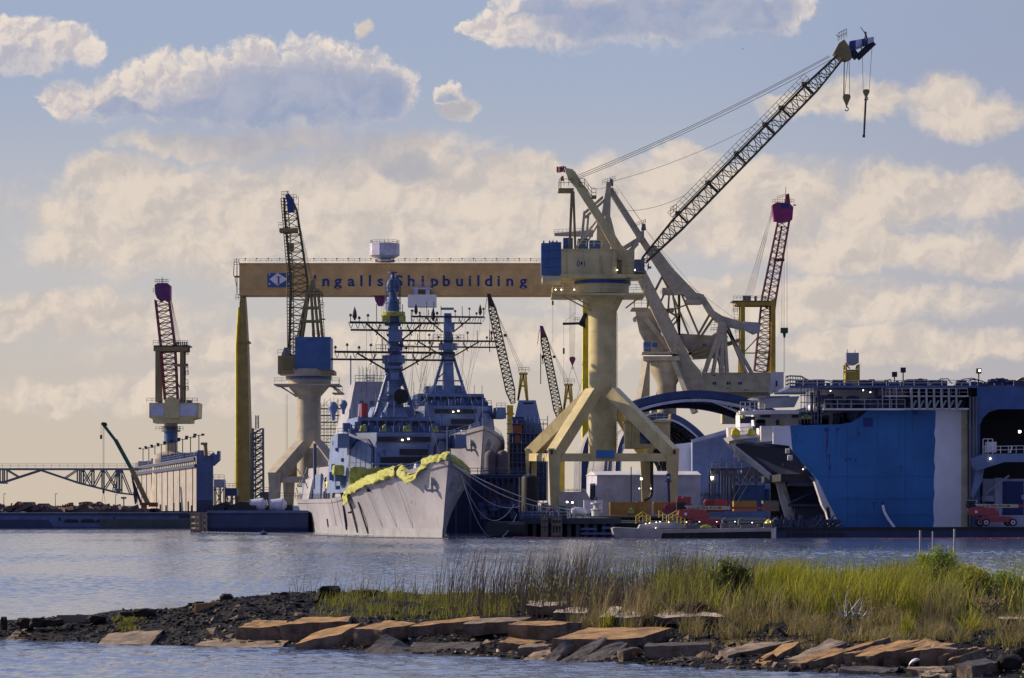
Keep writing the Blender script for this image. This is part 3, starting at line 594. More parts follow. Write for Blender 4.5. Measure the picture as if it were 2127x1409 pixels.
# ------------------------------------------------------------ far pedestal crane with purple head
def crane_far():
    Y = 860; s = S(Y); z = lambda py: zat(py, Y); P = lambda x, y, d=0: W(x, y, Y)+V((0, d, 0))
    t = thing('pedestal_crane', 'distant cream crane with purple boom head rising behind the floating dock wall', 'crane', G(355, Y, 0)); c = G(355, Y, 0)
    m = MB(); m.lathe(c, [(45*s, 1), (36*s, z(945)), (14*s, z(938)), (14*s, z(880)), (18*s, z(880)), (18*s, z(876))], 28); m.build('column', X['greycream'], t, True)
    m = MB(); m.lathe(c, [(14.2*s, z(920)), (14.2*s, z(886))], 28); m.build('blue_band', X['blue'], t, True)
    m = MB(); m.lathe(c, [(20*s, z(897)), (20*s, z(894))], 20); m.rail([c+V((20*s*math.cos(a), 20*s*math.sin(a), z(894))) for a in [i*math.pi/5 for i in range(10)]], 1.1, 1.5, .05, True); m.rail([P(326, 895, -3), P(342, 895, -3)], 1.1, 1, .05); m.rail([P(368, 895, -3), P(383, 895, -3)], 1.1, 1, .05); m.build('gallery', X['greyd'], t)
    m = MB(); m.pp([(310, 837), (413, 837), (412, 868), (397, 871), (396, 879), (318, 879), (317, 871), (310, 868)], Y-5, 10); h = m.build('machinery_house', X['cream'], t)
    m = MB(); m.pb(313, 341, 840, 864, Y-5.08, .06); m.pb(372, 409, 840, 864, Y-5.08, .06); m.build('white_panel', X['shed'], h)
    m = MB(); m.pb(342, 372, 829, 868, Y-5.6, 11); m.pb(348, 366, 826, 830, Y-4, 4)
    m.build('boom_seat', X['cream'], t)
    m = MB(); m.rail([P(309, 837, -5), P(342, 837, -5)], 1.2, 1.4, .06); m.rail([P(373, 837, -5), P(414, 837, -5)], 1.2, 1.4, .06); m.pb(330, 336, 832, 837, Y-3, 2); m.pb(387, 398, 832, 837, Y-3, 2); m.build('roof_railing', X['greyd'], t)
    m = MB()
    for px, w in ((330, 9), (380, 7)):
        for dy in (-3, 3): m.bar(P(px, 837, dy), P(px, 720, dy), w*s, 1.0)
    m.bar(P(322, 725, -3), P(392, 725, -3), 1.2, 1.7); m.bar(P(322, 725, 3), P(392, 725, 3), 1.2, 1.7); m.bar(P(364, 760, -3), P(392, 760, -3), .8); m.bar(P(365, 790), P(380, 815), .4); m.bar(P(330, 725), P(330, 837), .6); m.build('portal_frame', X['olive'], t)
    m = MB(); m.rail([P(321, 718, -3.5), P(393, 718, -3.5)], 1.3, 1.4, .06); m.pb(320, 394, 717.5, 720, Y-3.6, 7.2)
    for k in range(6): m.pb(366+k*4, 368+k*4, 710, 718, Y-1, 1)
    for y0, y1 in ((718, 738), (757, 780), (790, 812)): m.ladder(P(388, y0, -3.4), P(388, y1, -3.4), 10*s, 1.0, .09); m.rail([P(384, y1, -3.4), P(394, y1, -3.4)], 1.2, .8, .06)
    m.build('access_ladder', X['greyd'], t)
    m = MB(); m.lattice(P(356, 830), P(349, 720), 1.8, 1.9, 1.8, 2.1, 9, .42, .2, xb=True); m.lattice(P(349, 720), P(337, 622), 1.8, 2.1, 1.6, 2.0, 8, .42, .2); m.build('boom', X['maroon'], t)
    m = MB(); m.pp([(321, 592), (327, 588), (347, 588), (353, 593), (353, 622), (344, 626), (339, 620), (333, 626), (326, 620), (322, 610)], Y-2.2, 4.4); hd = m.build('boom_head', X['purple'], t)
    m = MB(); m.rail([P(324, 590, -2.2), P(351, 590, -2.2)], 1.2, .7, .07); m.tube(P(337, 588), P(337, 576), .1, 4); m.rail([P(320, 610, -2.2), P(324, 610, -2.2)], 1.4, .7, .07); m.build('head_railing', X['dark'], hd)
    m = MB()
    for d in (0, 1.5, 3, 4.5, 6): m.wire(P(354, 614), P(367+d*1.6, 716), .045)
    for d in (0, 4, 8): m.wire(P(366+d, 735), P(366+d, 830), .035)
    m.build('luffing_rope', X['grey'], t)
crane_far()
# ------------------------------------------------------------ red-headed crane on the right with yellow portal
def crane_red():
    Y = 1000; s = S(Y); z = lambda py: zat(py, Y); P = lambda x, y, d=0: W(x, y, Y)+V((0, d, 0))
    t = thing('lattice_crane', 'crane with magenta head and dark red lattice boom on yellow portal frame', 'crane', G(1560, Y, 2.4))
    m = MB(); m.pb(1458, 1600, 776, 815, Y-6, 14); m.pb(1457, 1601, 774, 776.5, Y-6.2, 14.4); m.pb(1500, 1600, 815, 880, Y-2, 8); h = m.build('control_house', X['cream_pale'], t)
    m = MB(); m.pb(1600.2, 1628, 773, 813, Y-6.1, 13); m.pp([(1598, 806), (1606, 806), (1606, 818), (1598, 818)], Y-6.4, 2); m.build('white_extension', X['white'], t)
    m = MB()
    for px in (1480, 1509, 1533): m.pb(px, px+3.6, 793.5, 799.5, Y-6.06, .05); m.pb(px+4.4, px+8, 793.5, 799.5, Y-6.06, .05)
    m.pb(1611, 1615, 791, 803, Y-6.16, .05); m.pb(1480, 1486, 779, 781, Y-6.06, .05); m.build('window', X['blue_deep'], h)
    letters('lettering', [('0014', W(1512, 807.5, Y-6.05), .42, .9), ('SPEICH', W(1552, 811.5, Y-6.05), .36, 1.2)], X['dark'], h, .02)
    for px in (1541, 1604):
        m = MB()
        for dy in (-4, 4): m.bar(P(px, 778, dy), P(px, 626, dy), 9*s, 1.0); m.bar(P(px-5, 778, dy), P(px-2, 650, dy), .5)
        m.build('portal_post', X['yellow'], t)
    m = MB(); m.bar(P(1528, 632, -4), P(1604, 632, -4), 1.1, 1.5); m.bar(P(1528, 632, 4), P(1604, 632, 4), 1.1, 1.5); m.bar(P(1541, 735, -4), P(1600, 735, -4), .4); m.bar(P(1544, 733, -4), P(1574, 700, -4), .4); m.bar(P(1528, 632, -4), P(1528, 632, 4), .8); m.build('portal_beam', X['yellow'], t)
    m = MB(); m.pb(1521, 1600, 624.5, 626, Y-5, 10); m.rail([P(1521, 624.5, -4.9), P(1600, 624.5, -4.9)], 1.2, 1.2, .055)
    for k in range(6): m.pb(1543+k*3, 1545+k*3, 614, 624, Y-1, 2)
    m.pb(1568, 1572, 615, 624, Y-1, 2)
    for k, (a, b) in enumerate(((628, 650), (650, 672), (672, 694), (694, 716), (716, 738))): m.ladder(P(1524+k*2, a, -4.6), P(1526+k*2, b, -4.6), 8*s, .9, .07); m.rail([P(1520+k*2, b, -4.6), P(1533+k*2, b, -4.6)], 1.2, .7, .05)
    m.build('access_stair', X['greyd'], t)
    m = MB(); m.lattice(P(1580, 772), P(1597, 620), 2.0, 2.2, 2.0, 2.4, 11, .42, .2, xb=True); m.lattice(P(1597, 620), P(1628, 458), 2.0, 2.4, 1.8, 1.9, 12, .45, .2); m.bar(P(1592, 640), P(1624, 470), .6); m.bar(P(1606, 541, -2), P(1628, 541, -2), .7, 1.0); m.build('boom', X['maroon'], t)
    m = MB(); m.pp([(1604, 426), (1614, 420), (1640, 422), (1648, 430), (1646, 456), (1641, 460), (1636, 458), (1625, 462), (1614, 459), (1608, 458)], Y-2.3, 4.6); hd = m.build('boom_head', X['magenta'], t)
    m = MB(); m.rail([P(1604, 424, -2.3), P(1648, 424, -2.3)], 1.4, .8, .06); m.tube(P(1632, 422), P(1632, 388), .1, 4); m.pp([(1630, 422), (1633, 404), (1639, 402), (1642, 422)], Y-1, 2); m.rail([P(1614, 416, -2), P(1630, 412, -2)], 1.2, .8, .06); m.cbox(P(1650, 427, -1), (.9, .5, .4)); m.build('head_railing', X['maroon'], hd)
    m = MB(); m.pb(1622, 1639, 423, 433, Y-2.42, .1); m.build('dark_panel', X['blue_deep'], hd)
    m = MB()
    for k in range(9): m.wire(P(1605-(k % 3), 430+k*2, -1), P(1545+k*2.2, 620, -1), .04)
    for d in (0, 1.5, 5, 6.5, 11, 12.5): m.wire(P(1623+d, 500), P(1623+d, 681), .035)
    for d in (-.8, .8): m.wire(P(1629+d, 696), P(1629+d, 775), .06)
    for d in (0, 3, 6): m.wire(P(1550+d, 640), P(1550+d, 775), .03)
    m.build('hoist_rope', X['grey'], t)
    m = MB(); m.pb(1622, 1637, 681, 692, Y-.8, 1.6); m.pp([(1626, 692), (1633, 692), (1631, 702), (1628, 702)], Y-.4, .8); m.build('hook_block', X['green'], t)
crane_red()
# ------------------------------------------------------------ heavy grey double-lever crane behind
def crane_grey():
    Y = 955; s = S(Y); z = lambda py: zat(py, Y); P = lambda x, y, d=0: W(x, y, Y)+V((0, d, 0)); mt = X['greycream']
    t = thing('lever_crane', 'heavy grey crane of thick box beams with a long rocking lever and tripod base', 'crane', G(1390, Y, 2.4))
    for px, tx, dy in ((1322, 1342, -9), (1345, 1345, 9), (1440, 1398, -9), (1362, 1392, 9)):
        m = MB(); m.bar(P(px, 860, dy), P(tx, 748, dy*.6), 13*s, 1.6); m.build('leg', mt, t)
    m = MB(); m.pb(1336, 1412, 740, 749, Y-7, 14); m.build('base_ring', mt, t)
    m = MB(); c = G(1385, Y, 0); m.lathe(c, [(20*s, z(880)), (20*s, z(800)), (34*s, z(772)), (34*s, z(752))], 24); m.build('pedestal', mt, t, True)
    m = MB(); m.pp([(1400, 742), (1430, 742), (1455, 770), (1468, 815), (1440, 815), (1420, 790)], Y-3, 6); m.build('knuckle', mt, t)
    m = MB(); m.pp([(1314, 560), (1340, 560), (1456, 786), (1448, 800), (1420, 806), (1404, 752)], Y-2, 4); m.build('main_beam', mt, t)
    m = MB(); m.pp([(1320, 648), (1352, 640), (1388, 730), (1338, 735), (1338, 708), (1328, 690)], Y+3, 3); m.pp([(1314, 662), (1322, 655), (1322, 668), (1316, 668)], Y+2, 3); m.bar(P(1340, 660, 2), P(1400, 735, 2), 1.6); m.build('rear_plate', mt, t)
    for w in range(1):
        m = MB(); m.pp([(1410, 700), (1414, 693), (1478, 697), (1488, 690), (1510, 690), (1512, 718), (1496, 742), (1440, 745)], Y+2, 8); h = m.build('machinery_house', mt, t)
        m = MB()
        for px in (1442, 1460, 1484): m.pb(px, px+2.6, 714, 719, Y+1.9, .08); m.pb(px+3.4, px+6, 714, 719, Y+1.9, .08)
        m.build('window', X['blue_deep'], h)
    m = MB(); m.pb(1337, 1352, 711, 729, Y-7, 3.5); m.pb(1355, 1366, 712, 722, Y-6, 3); cab = m.build('operator_cab', X['blue'], t)
    m = MB(); m.pb(1334, 1408, 731, 735, Y-7.5, 9); m.rail([P(1336, 731, -7.4), P(1408, 731, -7.4)], 1.1, 1.5, .05); m.build('cab_platform', mt, t)
    # lever: two straight arms to a bent tail with counterweight
    m = MB(); m.pp([(1262, 396), (1272, 390), (1400, 588), (1420, 612), (1400, 612)], Y-1.5, 3); m.build('lever_arm', mt, t)
    m = MB(); m.pp([(1350, 512), (1362, 510), (1396, 556), (1446, 608), (1462, 612), (1466, 622), (1458, 632), (1436, 630), (1400, 590)], Y-1.8, 3.6); m.build('lever_plate', mt, t)
    m = MB(); m.pp([(1452, 618), (1464, 616), (1484, 646), (1500, 656), (1545, 670), (1543, 686), (1500, 676), (1486, 668), (1470, 650)], Y-1.4, 2.8); m.build('lever_tail', mt, t)
    m = MB(); m.pp([(1546, 668), (1575, 670), (1580, 676), (1578, 690), (1566, 694), (1544, 682)], Y-2.6, 5.2); m.build('counterweight', X['grey'], t)
    # braces
    m = MB()
    for a, b, w in (((1356, 614), (1376, 574), 5), ((1376, 574), (1390, 600), 6), ((1416, 612), (1452, 696), 4), ((1400, 620), (1430, 694), 4), ((1475, 652), (1448, 700), 5), ((1482, 660), (1432, 736), 5), ((1430, 632), (1380, 650), 3), ((1410, 650), (1376, 690), 3), ((1430, 736), (1536, 706), 5), ((1440, 742), (1534, 710), 4)):
        m.bar(P(*a), P(*b), w*s)
    m.build('brace', X['olive'], t)
    m = MB()
    for a, b in (((1390, 590), (1370, 632)), ((1392, 590), (1386, 680)), ((1396, 596), (1412, 696)), ((1410, 600), (1412, 696)), ((1372, 632), (1372, 690)), ((1380, 640), (1412, 660)), ((1385, 690), (1412, 660)), ((1412, 610), (1412, 695))): m.bar(P(*a, 2), P(*b, 2), 4*s)
    m.pb(1376, 1408, 598, 612, Y-1, 4); m.pb(1390, 1400, 640, 648, Y, 3); m.build('machine_tower', mt, t)
    m = MB(); m.pb(1425, 1456, 622, 632, Y-2.5, 5); m.rail([P(1372, 612, -1.5), P(1400, 612, -1.5)], 1.3, 1.2, .07); m.build('sheave_box', mt, t)
    # right-hand trestle under the tail
    m = MB()
    for dy in (-3, 3):
        for a, b, w in (((1496, 680), (1462, 778), 8), ((1498, 680), (1480, 778), 6), ((1500, 676), (1498, 778), 8), ((1504, 680), (1510, 778), 6), ((1508, 680), (1562, 776), 4), ((1508, 672), (1550, 776), 4), ((1475, 742), (1510, 700), 4), ((1486, 720), (1500, 776), 3)): m.bar(P(*a, dy), P(*b, dy), w*s)
    m.pp([(1492, 676), (1496, 668), (1508, 670), (1512, 684), (1506, 690), (1490, 690)], Y-4, 8); m.rail([P(1475, 690, -4), P(1492, 690, -4)], 1.3, 1, .07); m.rail([P(1475, 680, -4), P(1490, 680, -4)], 1.3, 1, .07); m.rail([P(1455, 776, -4), P(1512, 776, -4)], 1.3, 1.6, .06); m.build('trestle', mt, t)
    # upper mast group whose lever arm starts at its top
    m = MB()
    for dy in (-2, 2):
        for a, b, w in (((1264, 380), (1262, 455), 10), ((1264, 380), (1252, 452), 7), ((1262, 455), (1278, 520), 13), ((1262, 455), (1290, 540), 8), ((1252, 410), (1212, 445), 4), ((1258, 414), (1216, 452), 4), ((1214, 440), (1206, 520), 5), ((1222, 450), (1216, 520), 4), ((1240, 470), (1210, 520), 3)): m.bar(P(*a, dy), P(*b, dy), w*s)
    m.pb(1240, 1268, 455, 540, Y+4, 3); m.build('lever_mast', mt, t)
    m = MB(); m.rail([P(1251, 386, -2.5), P(1277, 377, -2.5)], 1.5, .8, .06); m.pp([(1264, 384), (1268, 370), (1274, 374), (1274, 386)], Y-1, 2); m.rail([P(1270, 400, -2.5), P(1282, 408, -2.5)], 1.5, .8, .06); m.build('mast_platform', X['greyd'], t)
    m = MB(); m.pp([(1151, 484), (1232, 478), (1232, 490), (1152, 488)], Y+6, 5); m.rail([P(1151, 482, 6), P(1232, 478, 6)], 1.3, 1.5, .06); m.build('rear_gallery', X['grey'], t)
    m = MB()
    for dy in (-2, 2):
        for a, b, w in (((1330, 486), (1302, 545), 17), ((1330, 486), (1322, 505), 16), ((1322, 500), (1290, 520), 5), ((1324, 506), (1300, 530), 3)): m.bar(P(*a, dy), P(*b, dy), w*s, 1.2)
    m.pp([(1322, 484), (1338, 478), (1338, 500), (1324, 502)], Y-2.6, 5.2); m.build('front_mast', mt, t)
    m = MB(); m.rail([P(1318, 475, -2.5), P(1340, 466, -2.5)], 1.4, .8, .06); m.pp([(1332, 478), (1334, 464), (1341, 466), (1342, 478)], Y-1, 2); m.tube(P(1339, 466), P(1340, 456), .07, 4); m.build('mast_platform', X['greyd'], t)
    m = MB()
    for a, b in (((1278, 384), (1340, 470)), ((1342, 480), (1470, 632)), ((1290, 400), (1400, 560)), ((1400, 570), (1540, 672)), ((1420, 595), (1500, 660)), ((1396, 620), (1440, 694)), ((1404, 628), (1436, 694))): m.wire(P(*a), P(*b), .05)
    m.build('luffing_rope', X['rope'], t)
crane_grey()
# ------------------------------------------------------------ two small lattice cranes inland
def small_crane(label, Y, base, tip, frame, hook, cab, headmat):
    s = S(Y); P = lambda x, y, d=0: W(x, y, Y)+V((0, d, 0))
    t = thing('lattice_crane', label, 'crane', G(base[0], Y, 2.4))
    a, b = P(*base), P(*tip); k = a.lerp(b, .12); e = a.lerp(b, .88)
    m = MB(); m.lattice(a, k, 1.0, .5, 1.2, 1.2, 3, .32, .14); m.lattice(k, e, 1.2, 1.2, 1.1, 1.0, 18, .32, .14, xb=True); m.lattice(e, b, 1.1, 1.0, .6, .35, 4, .3, .14); m.build('boom', X['olive_backlit'], t)
    m = MB(); m.prism([b+V((dx, -.8, dz)) for dx, dz in ((-.7, 1.0), (.3, .9), (1.1, -1.6), (.9, -2.6), (-.4, -2.2))], (0, 1.6, 0)); m.build('boom_head', X[headmat], t)
    m = MB(); m.rail([b+V((-.8, -.7, -1)), b+V((-1.4, -.7, -5)), ], 1, .8, .06)
    (f0, f1, ft, fb) = frame
    for dy in (-1.5, 1.5):
        for q0, q1 in (((f0+4, ft+6), (f0-2, fb)), ((f1-4, ft+6), (f1, fb)), (((f0+f1)/2, ft+6), (f0-2, fb)), (((f0+f1)/2, ft+6), (f1-2, fb))): m.bar(P(*q0, dy), P(*q1, dy), .5)
        m.bar(P(f0, (ft+fb)/2, dy), P(f1, (ft+fb)/2, dy), .35)
    m.pb(f0, f1, ft+2, ft+6, Y-2, 4); m.rail([P(f0-1, ft+2, -2), P(f1+3, ft+2, -2)], 1.3, 1, .06); m.build('mast', X['yellow'], t)
    x0, x1, y0, y1 = cab
    m = MB(); m.pb(x0, x1, y0, y1, Y-2, 4); m.pb(x0-2, x1+2, y1, y1+3, Y-2.5, 5); m.pb((x0+x1)/2-6, (x0+x1)/2+6, y1+3, 1040, Y-1.5, 3); m.build('cab', X['yellow'], t)
    m = MB()
    for d in (0, 1.5, 3): m.wire(b+V((.5, 0, -1)), P(f0+4+d*3, ft+4), .05)
    for hx, y0, y1 in hook: m.wire(P(hx, tip[1]+5), P(hx, y1), .05); m.tube(P(hx, y0), P(hx, y1), .14, 5)
    m.cbox(b.lerp(P(f0+4, ft+4), .5), (.9, .9, .7)); m.build('hoist_rope', X['rope'], t)
    hook_block(t, hook[0][0]+4, hook[0][1]+3, hook[0][1]+14, Y, 5, 4, 'dark')
small_crane('small crane with dark boom head leaning over the grey deckhouse', 790, (1066, 838), (1017, 618), (1078, 1096, 772, 832), [(1017, 685, 731), (1021, 690, 710)], (1053, 1066, 842, 858), 'dark')
small_crane('small crane with purple boom head standing above the white shelter', 860, (1163, 872), (1126, 684), (1172, 1190, 795, 860), [(1123, 735, 798), (1125, 700, 720)], (1160, 1174, 850, 866), 'purple')
# ------------------------------------------------------------ goliath gantry crane with the shipyard's name
def gantry():
    Y = 1000; s = S(Y); z = lambda py: zat(py, Y); P = lambda x, y, d=0: W(x, y, Y)+V((0, d, 0))
    t = thing('gantry_crane', 'giant gantry crane with long ochre girder lettered Ingalls Shipbuilding on two slender legs', 'crane', G(860, Y, 2.4))
    m = MB(); m.pb(497, 1228, 548, 612, Y-4, 9); m.pb(496, 1229, 546.5, 548.5, Y-4.3, 9.6); m.pb(496, 1229, 599.5, 601, Y-4.12, .12); m.pb(496, 1229, 611, 613.5, Y-4.3, 9.6)
    for k in range(15): m.pb(538+k*46, 538.5+k*46, 550, 599, Y-4.05, .05)
    m.pb(520, 1228, 559, 559.6, Y-4.05, .05)
    g = m.build('girder', X['girder'], t)
    m = MB(); m.rail([P(498, 546.5, -4.2), P(1228, 546.5, -4.2)], 1.1, 1.9, .045)
    for k in range(31): x = 512+k*23.6; m.tube(P(x, 546, -4), P(x, 539.5, -4), .07, 4); m.cbox(P(x, 539.5, -4), (.5, .4, .35))
    m.build('girder_railing', X['greyd'], g)
    pos = [('I', 656), ('n', 678.5), ('g', 703.5), ('a', 731), ('l', 752), ('l', 769.5), ('s', 791), ('S', 830), ('h', 855), ('i', 879), ('p', 903), ('b', 927.5), ('u', 955), ('i', 976.5), ('l', 994), ('d', 1015), ('i', 1036), ('n', 1059), ('g', 1087)]
    letters('lettering', [(c, P(x, 596, -4.06), 22*s, 1.08) for c, x in pos], X['blue_deep'], g, .035, .04)
    # the yard's flag panel: white lozenge with a serif I and four stars
    m = MB(); m.pb(555.5, 606, 567.5, 597, Y-4.16, .1); lg = m.build('flag_panel', X['blue'], g)
    m = MB(); m.prism([P(x, y, -4.22) for x, y in ((562, 582.3), (578.5, 569), (599.5, 582.3), (578.5, 595.5))], (0, .05, 0))
    def star(cx, cy): m.prism([P(cx+r*math.sin(i*math.pi/5), cy-r*math.cos(i*math.pi/5), -4.22) for i, r in ((i, 2.7 if i % 2 == 0 else 1.1) for i in range(10))], (0, .05, 0))
    for c in ((562, 572), (562, 592), (601.5, 572), (601.5, 592)): star(*c)
    m.build('emblem', X['white_clean'], lg)
    m = MB(); m.pb(577, 580.4, 575.5, 589.5, Y-4.26, .05)
    for y in (574.6, 589.5): m.pb(573.8, 583.6, y, y+1.1, Y-4.263, .05)
    m.build('emblem_letter', X['purple'], lg)
    # left leg: tapering box; end bracket
    m = MB()
    r0 = [P(499, 640, -3), P(512, 640, -3), P(512, 640, 3), P(499, 640, 3)]; r1 = [P(494, 720, -4), P(516, 720, -4), P(516, 720, 4), P(494, 720, 4)]; r2 = [P(491, 1040, -6), P(524, 1040, -6), P(524, 1040, 7), P(491, 1040, 7)]
    rt = [P(500, 613, -2.5), P(510, 613, -2.5), P(510, 613, 2.5), P(500, 613, 2.5)]
    m.loft([r2, r1, r0, rt]); l = m.build('leg', X['leg_yellow'], t)
    m = MB(); m.pb(493, 517, 708, 712, Y-4.3, 8.6); m.pb(488, 527, 1040, 1056, Y-7, 15); m.build('leg_collar', X['leg_yellow'], l)
    m = MB(); m.path([P(498, 640, -3.6), P(494, 720, -4.6), P(495, 1040, -6.7)], .35, 6); m.build('sunlit_strip', X['yellowbag'], l)  # added bright strip: puts the leg's sunlit left side into colour
    m = MB(); m.rail([P(488, 556, -3), P(499, 556, -3)], 1.6, .8, .08); m.pb(486, 499, 573, 575, Y-3, 5); m.bar(P(488, 545, -3), P(487, 575, -3), .25); m.bar(P(494, 548, -3), P(494, 612, -3), .3); m.bar(P(489, 575, -3), P(494, 600, -3), .2); m.rail([P(492, 625, -4), P(513, 625, -4)], 1.8, .9, .09); m.rail([P(488, 548, -3), P(498, 548, -3)], 1.3, .7, .08); m.tube(P(491, 545), P(491, 536), .08, 4)
    m.rail([P(500, 637, -4), P(513, 637, -4)], 1.2, .8, .07); m.build('end_ladder', X['greyd'], t)
    m = MB(); m.loft([[P(1208, 1040, -6), P(1226, 1040, -6), P(1226, 1040, 7), P(1208, 1040, 7)], [P(1211, 612, -3), P(1224, 612, -3), P(1224, 612, 3), P(1211, 612, 3)]]); m.build('leg', X['yellowbag'], t)
    # trolleys
    m = MB(); c = G(799, Y-1, 0)
    m.lathe(c, [(22*s, z(545)), (22*s, z(541)), (14*s, z(541)), (14*s, z(538)), (24*s, z(536)), (31*s, z(532)), (31*s, z(507)), (30*s, z(507))], 10); cb = m.build('trolley_house', X['shed'], t)
    m = MB(); m.rail([c+V((30*s*math.cos(a), 30*s*math.sin(a), z(507))) for a in [i*math.pi/5 for i in range(10)]], 1.1, 1.5, .05, True); m.tube(c+V((0, 0, z(507))), c+V((0, 0, z(499))), .07, 4)
    for k in range(10): m.cbox(c+V((-3+.66*k, -2.2, z(543))), (.35, .35, .9))
    m.pb(793, 797, 517, 524, Y-5.7, .1); m.build('house_railing', X['greyd'], cb)
    m = MB(); m.pp([(777, 613), (801, 613), (800, 623), (794, 634), (784, 634), (779, 624)], Y-3, 6); m.build('lower_trolley', X['purple'], t)
    m = MB(); m.pb(847, 906, 612, 637, Y-10, 6); bx = m.build('trolley_cabin', X['white_clean'], t)
    m = MB(); m.pb(860, 868, 597, 612, Y-8, 3); m.pb(884, 892, 597, 612, Y-8, 3); m.pb(856, 898, 598, 601, Y-8.5, 4); m.rail([P(856, 598, -8.4), P(898, 598, -8.4)], 1.2, 1, .06); m.pb(880, 890, 622, 623.5, Y-10.1, .1); m.build('cabin_hanger', X['shed'], bx)
    m = MB()
    for x in (793, 797, 802, 806, 873, 876, 879, 882): m.wire(P(x, 634), P(x, 1000), .045)
    for x in (1183, 1185.5, 1188, 1191, 1193.5, 1196): m.wire(P(x, 612), P(1188+(x-1189.5)*.7, 742), .05)
    m.wire(P(1148, 612), P(1148, 640), .05); m.tube(P(1148, 625), P(1148, 634), .35, 5); m.wire(P(1148, 634), P(1148, 710), .05)
    m.build('hoist_rope', X['rope'], t)
    hook_block(t, 1189, 741, 759, Y, 13, 6, 'purple'); hook_block(t, 1215, 753, 772, Y-2, 11, 6, 'blue_deep')
    m = MB()
    for a, b in (((1188, 762), (1176, 806)), ((1190, 762), (1206, 812)), ((1213, 778), (1198, 826)), ((1215, 630), (1215, 753))): m.wire(P(*a, -2), P(*b, -2), .07)
    m.build('sling', X['rope'], t)
    m = MB(); m.bar(P(1168, 676, -8), P(1206, 675, -8), .8); m.bar(P(1206, 675, -8), P(1216, 655, -6), 1.1); m.pp([(1198, 672), (1216, 664), (1216, 682)], Y-8, 1.5); m.wire(P(1170, 674, -8), P(1195, 652, -8), .05); m.wire(P(1170, 676, -8), P(1170, 800, -8), .05); m.tube(P(1170, 726, -8), P(1170, 738, -8), .35, 5); m.wire(P(1148, 612), P(1148, 705), .05); m.rail([P(1191, 672, -8.5), P(1202, 672, -8.5)], 1.5, .7, .05); m.build('davit', X['dark'], t)
gantry()
# ------------------------------------------------------------ warships
class Ship:
    def __init__(s, bx, by, th, zo): s.o = V((bx, by, 0)); s.ax = V((-math.sin(th), math.cos(th), 0)); s.st = V((-math.cos(th), -math.sin(th), 0)); s.zo = zo
    def T(s, t, v, z): return s.o+s.ax*t+s.st*v+V((0, 0, z+s.zo))
    def blk(s, m, t0, t1, v0, v1, z0, z1, ins=0, it=None, ib=None):
        it = ins if it is None else it; ib = ins if ib is None else ib
        return m.hexa([s.T(t0, v0, z0), s.T(t0, v1, z0), s.T(t1, v1, z0), s.T(t1, v0, z0)], [s.T(t0+it, v0+ins, z1), s.T(t0+it, v1-ins, z1), s.T(t1-ib, v1-ins, z1), s.T(t1-ib, v0+ins, z1)])
def b_wl(t): return 9.0*(1-(1-min(max(t, 0)/75, 1))**1.7)*(1-.25*max(0, (t-105)/45)**2)
def b_dk(t): return .18+9.9*(1-(1-min(max(t, 0)/60, 1))**3.0)*(1-.15*max(0, (t-105)/50)**2)
def z_dk(t): return 6.9+6.3*max(0.0, 1-t/80)**1.6
